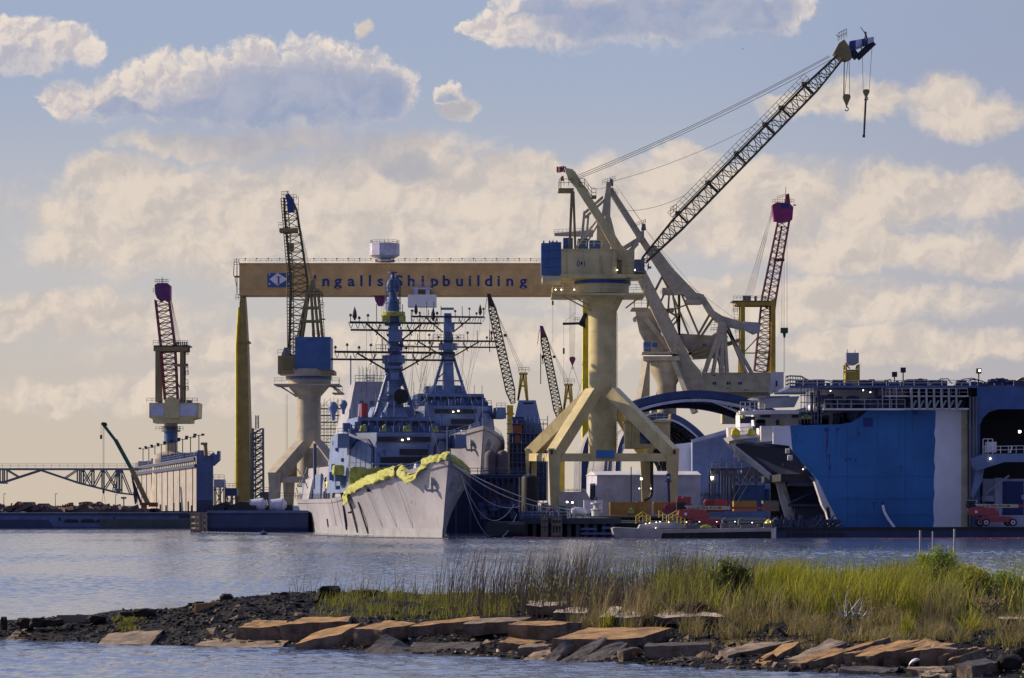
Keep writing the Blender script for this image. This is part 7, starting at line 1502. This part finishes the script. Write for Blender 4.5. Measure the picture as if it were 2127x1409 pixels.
def build_spit():
    xs = np.arange(-27, 40, .17); ys = np.concatenate([np.arange(86, 126, .2), np.arange(126, 190, .8)])
    vs = []; nx, ny = len(xs), len(ys)
    for y in ys:
        for x in xs: vs.append((float(x), float(y), ground_z(float(x), float(y))))
    me = bpy.data.meshes.new('spit'); me.from_pydata(vs, [], [(j*nx+i, j*nx+i+1, (j+1)*nx+i+1, (j+1)*nx+i) for j in range(ny-1) for i in range(nx-1)])
    m = bpy.data.materials.new('mud'); m.use_nodes = True; t = m.node_tree; E.t = t; b = t.nodes['Principled BSDF']
    tc = t.nodes.new('ShaderNodeTexCoord'); sep = t.nodes.new('ShaderNodeSeparateXYZ'); t.links.new(tc.outputs['Object'], sep.inputs[0])
    def nz(s, d): n = t.nodes.new('ShaderNodeTexNoise'); n.inputs['Scale'].default_value = s; n.inputs['Detail'].default_value = d; t.links.new(tc.outputs['Object'], n.inputs['Vector']); return E(n.outputs['Fac'])
    c1 = mixc(smooth(nz(2.2, 8), .35, .7), (.005, .0045, .005), (.017, .014, .0135)); 
    f = smooth(E(sep.outputs[2])+(nz(.5, 4)-.5)*1.2, 1.15, 1.55)*smooth(E(sep.outputs[0]), -8.0, 6.0)
    c2 = mixc(smooth(nz(1.2, 6), .4, .65), (.05, .045, .018), (.17, .13, .075))
    t.links.new(mixc(f, c1, c2).s, b.inputs['Base Color']); b.inputs['Roughness'].default_value = .75; b.inputs['Specular IOR Level'].default_value = .3
    bp = t.nodes.new('ShaderNodeBump'); bp.inputs['Strength'].default_value = .9; bp.inputs['Distance'].default_value = .12; t.links.new(nz(5, 8).s, bp.inputs['Height']); t.links.new(bp.outputs[0], b.inputs['Normal'])
    me.materials.append(m); o = bpy.data.objects.new('spit', me); col.objects.link(o); tag(o, kind='structure')
build_spit()
# broken concrete slabs: top-face corners (front-left, front-right, back-right, back-left) in photo pixels, distance, depth, thickness
def slab(pts, Y, d, T, lab, mat, grp='broken concrete slabs along the waterline', seed=0, rough=.03):
    FL, FR, BR, BL = pts; Yd = Y if isinstance(Y, (list, tuple)) else (Y, Y, Y+d, Y+d)
    top = [W(x, y, q) for (x, y), q in zip((FL, FR, BR, BL), Yd)]
    n = (top[1]-top[0]).cross(top[3]-top[0]).normalized()
    if n.z < 0: n = -n
    dn = (-n*.75+V((0, 0, -.25))).normalized()*T
    r = random.Random(seed*13+5); bm = bmesh.new()
    tv = [bm.verts.new(p) for p in top]; bv = [bm.verts.new(p+dn+V((r.uniform(-.08, .08), r.uniform(-.08, .08), r.uniform(-.06, .06)))) for p in top]
    bm.faces.new(tv); bm.faces.new(bv[::-1])
    for i in range(4): bm.faces.new((tv[i], bv[i], bv[(i+1) % 4], tv[(i+1) % 4]))
    bmesh.ops.recalc_face_normals(bm, faces=bm.faces)
    bmesh.ops.subdivide_edges(bm, edges=bm.edges[:], cuts=6, use_grid_fill=True)
    for v in bm.verts:
        k = mnoise.noise_vector(v.co*1.5+V((seed, 0, 0)))*rough*1.5+mnoise.noise_vector(v.co*6+V((0, seed, 0)))*rough*.9; v.co += k
    c = sum((v.co for v in bm.verts), V())/len(bm.verts); z0 = min(v.co.z for v in bm.verts); o0 = V((c.x, c.y, z0))
    for v in bm.verts: v.co -= o0
    bm.normal_update(); tn = n
    for f_ in bm.faces: f_.material_index = 0 if f_.normal.dot(tn) > .6 else 1  # side faces take a darker concrete: shade put into the colour
    me = bpy.data.meshes.new('slab'); bm.to_mesh(me); bm.free(); me.materials.append(X[mat]); me.materials.append(X['concrete_shade_chip']); o = bpy.data.objects.new('concrete_block', me); col.objects.link(o); o.location = o0
    return tag(o, lab, 'slab', grp)
C, CW, CD = 'concrete', 'concrete_warm', 'concrete_dark'
SL = [
 ([(10, 1330), (60, 1330), (90, 1304), (35, 1308)], (114.5, 114.5, 117, 117), 0, .7, 'pale tilted slab at the outermost left tip of the spit', C),
 ([(204, 1337), (309, 1341), (340, 1307), (227, 1315)], (111, 110.5, 113.5, 114), 0, .9, 'broad slab tilted towards the water with algae stained lower half', C),
 ([(406, 1341), (579, 1349), (601, 1329), (425, 1325)], (109.5, 108, 110, 111.5), 0, .7, 'long low pale slab lying half in the water', C),
 ([(493, 1304), (583, 1303), (596, 1290), (531, 1288)], (110.5, 110.5, 113.5, 113.5), 0, .75, 'flat orange topped slab above the long low one', CW),
 ([(582, 1299), (722, 1291), (731, 1280), (628, 1284)], (110, 110.5, 113.6, 113.6), 0, .65, 'long flat slab adjoining the orange topped slab', CW),
 ([(612, 1338), (709, 1316), (755, 1292), (656, 1312)], (107.6, 107.6, 110, 110), 0, .8, 'steeply tilted warm slab rising to the right', CW),
 ([(735, 1306), (795, 1308), (868, 1295), (811, 1288)], (107, 106.6, 109.2, 110), 0, .6, 'warm topped slab with a notch behind the grey triangle', CW),
 ([(849, 1300), (1000, 1290), (997, 1279), (884, 1292)], (107.6, 108.4, 110.6, 109), 0, .55, 'long slab with thin bright top rising rightwards', CW),
 ([(962, 1296), (1080, 1290), (1112, 1282), (990, 1285)], (106.8, 107.4, 109, 109), 0, .45, 'plain grey slab end between two warm topped slabs', C),
 ([(1055, 1297), (1158, 1298), (1209, 1291), (1078, 1291)], (104.8, 104.6, 106.6, 107), 0, .55, 'flat warm slab left of the largest slab', CW),
 ([(753, 1357), (856, 1362), (861, 1347), (800, 1317)], (104.3, 103.8, 105.4, 106), 0, .5, 'grey triangular slab leaning up from the water', CD),
 ([(856, 1354), (996, 1356), (998, 1334), (858, 1334)], (104.2, 103.4, 104.4, 105), 0, .5, 'dark bluish slab face in shadow right of the triangle', CD),
 ([(1037, 1334), (1080, 1338), (1141, 1331), (1058, 1324)], (102.6, 102.4, 104.6, 105), 0, .5, 'brown slab beneath the flat warm slab', CW),
 ([(1075, 1346), (1130, 1343), (1158, 1337), (1085, 1338)], (101.4, 101.4, 102.8, 103), 0, .5, 'small dark brown block under the brown slab', C),
 ([(1148, 1328), (1325, 1327), (1394, 1304), (1222, 1305)], (101, 100.8, 104.4, 104.6), 0, .75, 'largest flat warm slab with wide sunlit top', CW),
 ([(1086, 1371), (1120, 1373), (1158, 1348), (1124, 1345)], (100.2, 99.8, 101.4, 101.8), 0, .4, 'grey slab with barnacled foot left of the leaning planks', C),
 ([(1124, 1372), (1152, 1376), (1190, 1340), (1176, 1325)], (99.5, 99.2, 100.8, 101), 0, .35, 'narrow dark leaning plank slab, leftmost of the leaning row', CD),
 ([(1158, 1376), (1198, 1378), (1262, 1327), (1245, 1322)], (99, 98.8, 100.6, 100.8), 0, .35, 'longest dark leaning plank slab below the largest slab', CD),
 ([(1176, 1378), (1250, 1379), (1304, 1336), (1288, 1331)], (98.6, 98.3, 100, 100.2), 0, .35, 'wide bluish leaning slab beside the longest plank', CD),
 ([(1221, 1380), (1282, 1383), (1270, 1372), (1242, 1367)], (98.2, 97.8, 98.8, 99.2), 0, .35, 'low pale wedge at the water edge under the leaning slabs', 'barnacle'),
 ([(1282, 1352), (1294, 1353), (1332, 1346), (1308, 1344)], (98.0, 97.8, 99.4, 99.6), 0, .75, 'upright dark block with pale left corner', CD),
 ([(1337, 1343), (1470, 1340), (1476, 1335), (1342, 1336)], (98.0, 98.0, 99.6, 99.8), 0, .8, 'big dark square cut block in the shade', CD),
 ([(1393, 1373), (1438, 1374), (1460, 1360), (1420, 1361)], (97, 96.8, 98, 98.2), 0, .35, 'small blue grey slab resting on the square cut block', CD),
 ([(1494, 1352), (1512, 1362), (1650, 1331), (1560, 1336)], (97.2, 96.4, 99.8, 100.4), 0, .35, 'rough weathered slab with crumbling edges', C),
 ([(1546, 1389), (1574, 1390), (1662, 1334), (1628, 1337)], (94.6, 94.4, 98.4, 98.8), 0, .5, 'long narrow plank slab climbing from the water', CW),
 ([(1474, 1378), (1482, 1382), (1502, 1364), (1489, 1362)], (95.8, 95.6, 96.8, 97), 0, .35, 'small upright brown fragment left of the plank slab', C),
 ([(1486, 1388), (1508, 1389), (1524, 1368), (1505, 1365)], (95.2, 95, 96.4, 96.6), 0, .35, 'small grey tilted fragment beside the brown one', CD),
 ([(1632, 1371), (1668, 1372), (1760, 1333), (1722, 1328)], (95, 94.6, 98.2, 98.6), 0, .45, 'broad dull brown slab sloping up to the mud', C),
 ([(1637, 1377), (1662, 1379), (1752, 1348), (1734, 1346)], (93.4, 93.2, 96.2, 96.4), 0, .55, 'slender warm beam, outer one of the beam stack', CW),
 ([(1679, 1373), (1731, 1362), (1850, 1324), (1800, 1333)], (93.6, 94, 98, 97.4), 0, .5, 'long warm beam second in the stack', CW),
 ([(1752, 1358), (1776, 1358), (1864, 1341), (1830, 1339)], (94, 94, 96.2, 96.4), 0, .6, 'short warm beam wedged in the stack', CW),
 ([(1775, 1363), (1813, 1362), (1917, 1328), (1868, 1330)], (92.8, 92.6, 96.2, 96.4), 0, .6, 'wide sunlit beam with square lit end in the stack', CW),
 ([(1836, 1352), (1853, 1353), (1952, 1333), (1922, 1328)], (92.8, 92.8, 95.8, 96), 0, .6, 'reddish beam right of the wide sunlit beam', CW),
 ([(1882, 1357), (1932, 1351), (1986, 1336), (1925, 1333)], (92.2, 92.6, 95, 95), 0, .35, 'thin reddish slab on top of the right stack end', CW),
 ([(1912, 1349), (1985, 1348), (1994, 1345), (1930, 1343)], (92, 92, 93.4, 93.4), 0, .6, 'dark faced block under the thin reddish slab', C),
 ([(1948, 1362), (1990, 1352), (2030, 1344), (1990, 1350)], (91.6, 92, 93.6, 93.4), 0, .35, 'thin pale blade of slab pointing at the dark block', CW),
 ([(1969, 1371), (1994, 1365), (2048, 1346), (2022, 1344)], (91.4, 91.6, 94, 94), 0, .5, 'narrow warm slab right of the pale blade', CW),
 ([(1984, 1379), (2020, 1384), (2074, 1376), (2046, 1365)], (90, 89.6, 90.8, 91.4), 0, .75, 'large dark cube like block near the lower right', CD),
 ([(1958, 1386), (1986, 1386), (1986, 1381), (1958, 1382)], (90.2, 90, 91, 91), 0, .45, 'small dark block in front of the large cube', CD),
 ([(1880, 1391), (1962, 1396), (1958, 1384), (1886, 1384)], (90.4, 89.8, 91.2, 91.4), 0, .4, 'pale grey lavender slab at the waterline', C),
 ([(1912, 1404), (1976, 1408), (1970, 1396), (1918, 1396)], (89.4, 89, 89.8, 90), 0, .4, 'barnacle crusted slab edge awash in the water', 'barnacle'),
 ([(1745, 1392), (1862, 1396), (1866, 1386), (1748, 1384)], (91.6, 91.2, 92.2, 92.4), 0, .6, 'dark footing slab beneath the beam stack', CD),
]
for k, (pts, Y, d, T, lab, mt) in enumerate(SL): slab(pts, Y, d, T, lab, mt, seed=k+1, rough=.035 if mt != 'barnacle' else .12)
SB = [
 ([(1093, 1258), (1160, 1260), (1186, 1249), (1100, 1250)], (113, 113, 117, 117), 'small sandy slab among the thin dry stalks'), ([(1148, 1274), (1220, 1272), (1222, 1262), (1160, 1266)], (110.5, 110.5, 113, 113), 'sandy slab half sunk in grass above the largest slab'),
 ([(1246, 1281), (1282, 1278), (1290, 1260), (1268, 1262)], (108, 108, 112, 112), 'upright leaning sandy slab with grass in front'), ([(1271, 1281), (1330, 1280), (1334, 1268), (1276, 1270)], (107.5, 107.5, 111, 111), 'flat sandy slab just right of the leaning one'),
 ([(1356, 1281), (1506, 1281), (1440, 1262), (1390, 1265)], (107.6, 107.6, 112, 112), 'widest sandy slab with low peaked top on the bank'), ([(1460, 1252), (1560, 1254), (1562, 1248), (1470, 1248)], (116, 116, 119, 119), 'thin sandy slab edge under the green reeds'),
 ([(1780, 1252), (1880, 1248), (1870, 1238), (1790, 1240)], (114, 114, 118, 118), 'pale sandy slab in the reed clearing'), ([(2040, 1228), (2135, 1230), (2140, 1218), (2050, 1216)], (121, 121, 126, 126), 'sandy slab step at the picture edge'),
 ([(2010, 1208), (2140, 1206), (2140, 1196), (2030, 1198)], (128, 128, 133, 133), 'upper sandy slab at the picture edge'), ([(2075, 1284), (2140, 1286), (2140, 1279), (2080, 1278)], (106, 106, 108, 108), 'grey slab edge jutting from the right bank')]
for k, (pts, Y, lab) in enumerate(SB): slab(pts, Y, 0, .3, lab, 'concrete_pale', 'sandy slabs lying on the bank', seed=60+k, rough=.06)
# dark rocks on the ridge
def rock(px, py, Y, w, h, lab, mt='stone', seed=1, slant=0):
    c = W(px, py, Y); s = S(Y); bm = bmesh.new(); bmesh.ops.create_icosphere(bm, subdivisions=3, radius=1)
    for v in bm.verts:
        n = v.co.normalized(); k = 1+.35*mnoise.noise(n*1.6+V((seed*3.3, 0, 0)))+.18*mnoise.noise(n*4+V((0, seed, 0)))
        q = n*k; q = V((max(-.85, min(.85, q.x)), max(-.8, min(.8, q.y)), max(-.7, min(.9, q.z)))); v.co = V((q.x*w*s*.62+q.z*slant, q.y*w*s*.45, (q.z+.4)*h*s*.8))
    me = bpy.data.meshes.new('rock'); bm.to_mesh(me); bm.free(); me.materials.append(X[mt]); o = bpy.data.objects.new('rock', me); col.objects.link(o); o.location = c; return tag(o, lab, 'rock', 'dark rocks on the ridge')
for k, a in enumerate([(684, 1240, 123, 46, 22, 'pointed black rock on the ridge among the first reeds'), (760, 1240, 123, 60, 14, 'long low black rock right of the pointed one'), (300, 1278, 119, 44, 14, 'dark rounded boulder on the left ridge'), (262, 1283, 119, 40, 12, 'flatter dark boulder touching the rounded one'), (52, 1302, 116.5, 34, 18, 'squared dark rock on the left tip'), (8, 1304, 116, 14, 22, 'thin upright dark rock at the picture edge'), (80, 1300, 116, 34, 16, 'low dark rock leaning right on the left tip'),
    (112, 1298, 116, 40, 14, 'dark rock between the tip and a thin plank'), (200, 1290, 117, 40, 12, 'slanting dark rock behind the algae stained slab'), (160, 1288, 118, 30, 10, 'small dark rock under the thin plank'), (412, 1262, 121, 24, 12, 'small dark rock on the rising ridge'), (470, 1246, 122.5, 26, 12, 'dark rock at the ridge shoulder'), (2095, 1385, 91, 50, 24, 'brown dark boulder at the lower right shore'), (2120, 1370, 92, 40, 26, 'large boulder cut by the picture edge'), (1650, 1394, 92, 24, 10, 'ring like dark stone at the water edge below the beams')]): rock(*a, seed=k+1)
m = MB(); m.bar(W(118, 1285.5, 117), W(182, 1285, 117), .06, .3); tag(m.build('plank', X['timber']), 'thin dark plank lying across the left ridge rocks', 'plank')
m = MB(); m.bar(W(405, 1268, 118), W(456, 1262, 120), .07, .5); tag(m.build('plank', X['concrete_warm']), 'thin reddish plank lying on the black ridge', 'plank')
m = MB(); c = W(1899, 1377, 90.6); pr = [(-.17, -.075, .02), (-.14, -.02, .05), (-.08, .04, .075), (0, .075, .09), (.08, .10, .08), (.15, .105, .04), (.17, .09, .015)]
m.loft([[c+V((x, r*1.1*math.cos(a), z+r*.62*math.sin(a))) for a in [i*math.pi/6 for i in range(12)]] for x, z, r in pr]); tag(m.build('foam_scrap', X['white_clean'], None, True), 'small curved white scrap lying on the pale slab under the beams', 'scrap')
# rubble: small dark stones and shell over the mud
def rubble(name, n, rng_, zone, smin, smax, mt, label):
    vs = []; fs = []; base = [(1, 0, 0), (-1, 0, 0), (0, 1, 0), (0, -1, 0), (0, 0, 1), (0, 0, -1)]; tri = [(0, 2, 4), (2, 1, 4), (1, 3, 4), (3, 0, 4), (2, 0, 5), (1, 2, 5), (3, 1, 5), (0, 3, 5)]
    k = 0; tries = 0
    while k < n and tries < n*20:
        tries += 1; x = rng_.uniform(-26, 30); y = rng_.uniform(88, 126)
        u = zone(x, y)
        if rng_.random() > u: continue
        z = ground_z(x, y); s = rng_.uniform(smin, smax)*rng_.choice([.6, 1, 1, 1.7]); a = rng_.uniform(0, 6.28); R_ = Matrix.Rotation(a, 3, 'Z') @ Matrix.Rotation(rng_.uniform(-.7, .7), 3, 'X') @ Matrix.Rotation(rng_.uniform(-.7, .7), 3, 'Y')
        sx, sy, sz = s*rng_.uniform(.7, 1.8), s*rng_.uniform(.6, 1.2), s*rng_.uniform(.25, .7); b = len(vs)
        for p in base: q = R_ @ V((p[0]*sx+rng_.uniform(-.3, .3)*s, p[1]*sy+rng_.uniform(-.3, .3)*s, p[2]*sz+rng_.uniform(-.2, .2)*s)); vs.append((x+q.x, y+q.y, z+q.z+sz*.2))
        fs += [tuple(i+b for i in t_) for t_ in tri]; k += 1
    me = bpy.data.meshes.new(name); me.from_pydata(vs, [], fs); me.materials.append(X[mt]); o = bpy.data.objects.new(name, me); col.objects.link(o); tag(o, label, 'rubble', None, 'stuff')
def zone_mud(x, y):
    yn = float(near_y(x)); yc, zc = crest(x); u = (y-yn)/(float(yc)-yn)
    if u < 0 or u > 1.15: return 0
    return 1 if x < -8 else (1 if u < .42 else .12)
r_ = random.Random(77)
rubble('rubble', 15000, r_, zone_mud, .03, .095, 'stone', 'black mud stones and broken shell covering the bank')
rubble('shell_rubble', 1100, r_, zone_mud, .02, .06, 'barnacle', 'small pale shell and concrete bits scattered in the black mud')
def zone_edge(x, y):
    u = y-float(near_y(x)); return 1 if (.2 < u < 9 and x > -13) else 0
rubble('concrete_rubble', 620, r_, zone_edge, .07, .2, 'concrete_shade_chip', 'broken brown concrete chips packed between the slabs')
rubble('pale_rubble', 500, r_, zone_edge, .025, .07, 'concrete_pale', 'small pale concrete bits strewn over the black mud')
# grasses and reeds: every blade a narrow bent strip
def blades(name, pts, hfun, wid, lean, mt, label, seg=3, seed=1, droop=.25, kind='stuff'):
    g = np.random.default_rng(seed); n = len(pts); P = np.array(pts); h = hfun(P, g); a = g.uniform(0, 2*np.pi, n); ln = np.abs(g.normal(lean, lean*.5, n))*h; dx = np.cos(a)*ln+.12*h; dy = np.sin(a)*ln
    fa = g.uniform(-.6, .6, n); wx = np.cos(fa)*wid*g.uniform(.6, 1.4, n); wy = np.sin(fa)*wid
    V_ = np.zeros((n, (seg+1)*2, 3), np.float32)
    for k in range(seg+1):
        t = k/seg; cx = P[:, 0]+dx*t**1.8; cy = P[:, 1]+dy*t**1.8; cz = P[:, 2]+h*(t-droop*t**3*(ln/h)); tp = max(.06, 1-t**1.5)
        V_[:, 2*k, 0] = cx-wx*tp; V_[:, 2*k, 1] = cy-wy*tp; V_[:, 2*k, 2] = cz; V_[:, 2*k+1, 0] = cx+wx*tp; V_[:, 2*k+1, 1] = cy+wy*tp; V_[:, 2*k+1, 2] = cz
    b = np.arange(n)[:, None]*((seg+1)*2); F_ = np.concatenate([b+np.array([2*k, 2*k+1, 2*k+3, 2*k+2]) for k in range(seg)], 1).reshape(-1, 4)
    me = bpy.data.meshes.new(name); me.vertices.add(n*(seg+1)*2); me.vertices.foreach_set('co', V_.reshape(-1)); m_ = len(F_); me.loops.add(m_*4); me.polygons.add(m_)
    me.loops.foreach_set('vertex_index', F_.reshape(-1).astype(np.int32)); me.polygons.foreach_set('loop_start', np.arange(m_, dtype=np.int32)*4); me.polygons.foreach_set('loop_total', np.full(m_, 4, np.int32)); me.update(); me.validate()
    me.materials.append(X[mt]); o = bpy.data.objects.new(name, me); col.objects.link(o); return tag(o, label, 'vegetation', None, kind)
def scatter(n, x0, x1, y0, y1, dens, seed):
    g = random.Random(seed); out = []
    while len(out) < n:
        # x in photo pixels at the sampled distance, so density follows the bank
        px = g.uniform(x0, x1); y = g.uniform(y0, y1); x = (px-CX)*y/FPX
        if g.random() > dens(px, y): continue
        z = ground_z(x, y)
        if z < .25: continue
        out.append((x, y, z-.05))
    return out
def clump(x, y, s, lo=0, hi=.3): v = .5+.7*mnoise.noise(V((x*s, y*s, 1.3))); return max(0, min(1, (v-lo)/(hi-lo)))
# tall green reeds: a band rising to the right of the picture
def d_reed(px, y):
    e = min(1, max(0, (px-1320)/220)); w = 1.0
    if 1880 < px < 1990: w = .25
    if px > 1990: w = .12
    return e*w*clump(px*.028, y*.4, .9, .38, .68)
H_ = lambda lo, hi, px0=None: (lambda P, g: g.uniform(lo, hi, len(P))*(.75+.5*np.array([max(0, .5+.8*mnoise.noise(V((p[0]*.33, p[1]*.2, 4)))) for p in P])))
blades('green_reeds', scatter(6200, 1340, 2330, 110, 126, d_reed, 1), H_(.7, 2.1), .022, .3, 'reed_green', 'tall green reeds on the bank before the water', seed=1)
blades('lime_reeds', scatter(4200, 1560, 1905, 110, 123, lambda px, y: clump(px*.03+5, y*.35, 1.1, .42, .68)*min(1, (px-1550)/60), 2), H_(.7, 2.1), .024, .28, 'reed_lime', 'brighter yellow green reeds in the sunlit middle of the bank', seed=2)
blades('brown_reeds', scatter(4200, 1180, 2330, 108, 124, lambda px, y: (.12 if px > 1990 else .8 if px > 1300 else .5*(px-1150)/150)*clump(px*.025+3, y*.4, 1, .38, .68), 3), H_(.7, 2.0), .014, .32, 'grass_dry', 'dry brown reeds mixed among the green ones', seed=3)
# thin dry stalks left of the reeds, thinning towards the ridge
blades('dry_stalks', scatter(2300, 900, 1560, 111, 127, lambda px, y: min(1, max(0, (px-880)/260))*clump(px*.03, y*.3, 1, .2, .6), 4), H_(1.3, 2.7), .011, .16, 'stalk', 'thin grey brown dry stalks standing over the left part of the reeds', seed=4)
blades('sparse_stalks', scatter(70, 600, 920, 119, 125, lambda px, y: 1, 5), H_(.7, 1.7), .011, .25, 'stalk', 'few bare stalks on the black ridge', seed=5)
blades('short_grass', scatter(2600, 650, 1220, 113, 124, lambda px, y: min(1, max(0, (px-640)/60))*clump(px*.02, y*.5, 1.2, .2, .5), 6), H_(.15, .75), .014, .45, 'grass_short', 'short bright green grass along the ridge', seed=6)
def d_low(px, y):
    yn = float(near_y((px-CX)*y/FPX)); return (1 if 9.5 < y-yn < 19 else 0)*clump(px*.02, y*.45, 1, .48, .64)
blades('low_grass', scatter(7500, 1180, 2330, 98, 118, d_low, 7), H_(.3, .95), .016, .6, 'grass_dry', 'low windblown dry grass on the front of the bank', seed=7)
blades('low_green_grass', scatter(3000, 1180, 2330, 98, 116, d_low, 8), H_(.25, .75), .018, .5, 'grass_short', 'low green grass tufts on the front of the bank', seed=8)
blades('shore_grass', scatter(1600, 1420, 1690, 99.5, 102.5, lambda px, y: clump(px*.05, y, 1, .3, .6), 9), H_(.12, .3), .014, .5, 'grass_dry', 'low yellowish grass patch behind the rough slabs', seed=9)
blades('moss_grass', scatter(900, 235, 300, 114, 118.5, lambda px, y: clump(px*.06, y*.8, 1, .45, .6), 10), H_(.08, .2), .02, .5, 'grass_short', 'two small green grass patches on the black bank', seed=10)
# reed heads: short leaf flicks at the top of the stalks
def heads():
    g = random.Random(5); P = []
    for px, y, z in [((g.uniform(1060, 2120)), g.uniform(110, 126), 0) for k in range(1500)]:
        x = (px-CX)*y/FPX; b = ground_z(x, y); P.append((x, y, b+g.uniform(1.0, 2.2)*(.65 if px < 1250 else 1)*(.8 if px > 1880 else 1)))
    blades('reed_heads', P, lambda P_, gg: gg.uniform(.10, .3, len(P_)), .016, .9, 'leaf_feather', 'leafy reed tips flicking over the water', 2, 11, .4)
heads()
# countable shrubs
def shrub(lab, px, Y, h, w, leaf, nl, lsz, seed, sparse=1.0, base=None):
    x = (px-CX)*Y/FPX; z = ground_z(x, Y); t = thing('shrub', lab, 'shrub', (x, Y, z), 'shrubs on the bank'); g = random.Random(seed); m = MB(); tips = []
    for k in range(16):
        a = g.uniform(0, 6.28); r = g.uniform(.1, 1)**.7*w; tp = V((x+r*math.cos(a), Y+r*math.sin(a)*.7, z+h*g.uniform(.6, 1.0)*(1-.35*(r/w)**2))); md = V((x, Y, z)).lerp(tp, .5)+V((g.uniform(-.1, .1), 0, .1*h)); b = V((x+g.uniform(-.12, .12), Y, z-.1))
        m.tube(b, md, .03, 4, .02); m.tube(md, tp, .02, 4, .008); tips += [(md, tp)]
    m.build('stem', X['bark'], t)
    vs = []; fs = []
    for k in range(int(nl*sparse)):
        a, b = g.choice(tips); u = g.random()**.6; c = a.lerp(b, u*1.06)+V((g.gauss(0, .13*w), g.gauss(0, .13*w), g.gauss(0, .06*h))); d = V((g.uniform(-1, 1), g.uniform(-1, 1), g.uniform(-.2, 1.2))).normalized(); e = d.cross(V((g.uniform(-1, 1), g.uniform(-1, 1), g.uniform(-1, 1)))).normalized(); L = lsz*g.uniform(.6, 1.5); n = len(vs)
        vs += [c, c+d*L*.5+e*L*.16, c+d*L, c+d*L*.5-e*L*.16]; fs.append((n, n+1, n+2, n+3))
    q = MB(); q.v = [V(p) for p in vs]; q.f = fs; q.build('foliage', X[leaf], t)
shrub('feathery bright green bush beside the steel piles', 1948, 121, 2.3, .95, 'leaf_feather', 5200, .15, 1)
shrub('dark leafy bush with yellow tips right of the feathery one', 2012, 118, 1.75, .9, 'reed_lime', 3600, .13, 2)
shrub('dark green bush at the edge of the tall reeds', 1508, 114, 2.1, 1.0, 'leaf_dark', 3400, .15, 3)
shrub('low grey green bush under the picture edge', 2095, 120, 1.3, 1.1, 'leaf_feather', 2600, .12, 6)
shrub('bare dark twiggy shrub with few leaves at the right', 2060, 108, 1.1, 1.0, 'grass_dry', 350, .12, 7)
shrub('low russet shrub at the foot of the tall reeds', 1440, 110, .8, .8, 'stalk', 2200, .12, 8)
def tuft(lab, px, Y, h, n, r, mt, lean, seed):
    g = random.Random(seed); P = []
    for k in range(n): a = g.uniform(0, 6.28); q = r*math.sqrt(g.random()); x = (px-CX)*Y/FPX+q*math.cos(a); P.append((x, Y+q*math.sin(a), ground_z(x, Y+q*math.sin(a))-.04))
    o = blades('reed_tuft', P, lambda P_, gg: gg.uniform(.45, 1.0, len(P_))*h, .018, lean, mt, lab, 4, seed, .35, 'thing'); o['category'] = 'reed tuft'; o['group'] = 'separate reed tufts on the bank'
    z0 = V(P[0]); 
    for v in o.data.vertices: v.co -= z0
    o.location = z0
tuft('tallest bright clump of reeds in the middle of the bank', 1602, 116, 2.5, 420, .8, 'reed_lime', .18, 21)
tuft('green reed clump where the dry stalks end', 1395, 114, 2.1, 320, .8, 'reed_green', .22, 22)
tuft('upright green tuft before the flat sandy slabs', 1262, 107.5, 1.0, 60, .2, 'reed_lime', .2, 23)
tuft('upright lime tuft standing in front of the dark grass', 1880, 101.5, 1.3, 80, .22, 'reed_lime', .2, 24)
tuft('small pale tuft growing in the black mud above the beams', 1788, 103, 1.0, 50, .15, 'grass_dry', .25, 25)
tuft('drooping yellow grass tussock at the right bank', 2010, 104, 1.1, 160, .3, 'reed_lime', .6, 26)
m = MB(); g = random.Random(3); c = W(1770, 1290, 104)
for k in range(16):
    a = c+V((g.uniform(-.5, .4), g.uniform(-.3, .3), g.uniform(0, .2))); b = a+V((g.uniform(-.5, .5), g.uniform(-.2, .2), g.uniform(.1, .8))); m.tube(a, b, .025, 5, .012); m.tube(b, b+V((g.uniform(-.3, .3), 0, g.uniform(-.1, .3))), .014, 4, .006)
tag(m.build('driftwood', X['grey']), 'bleached driftwood branch caught in the dark grass', 'driftwood')
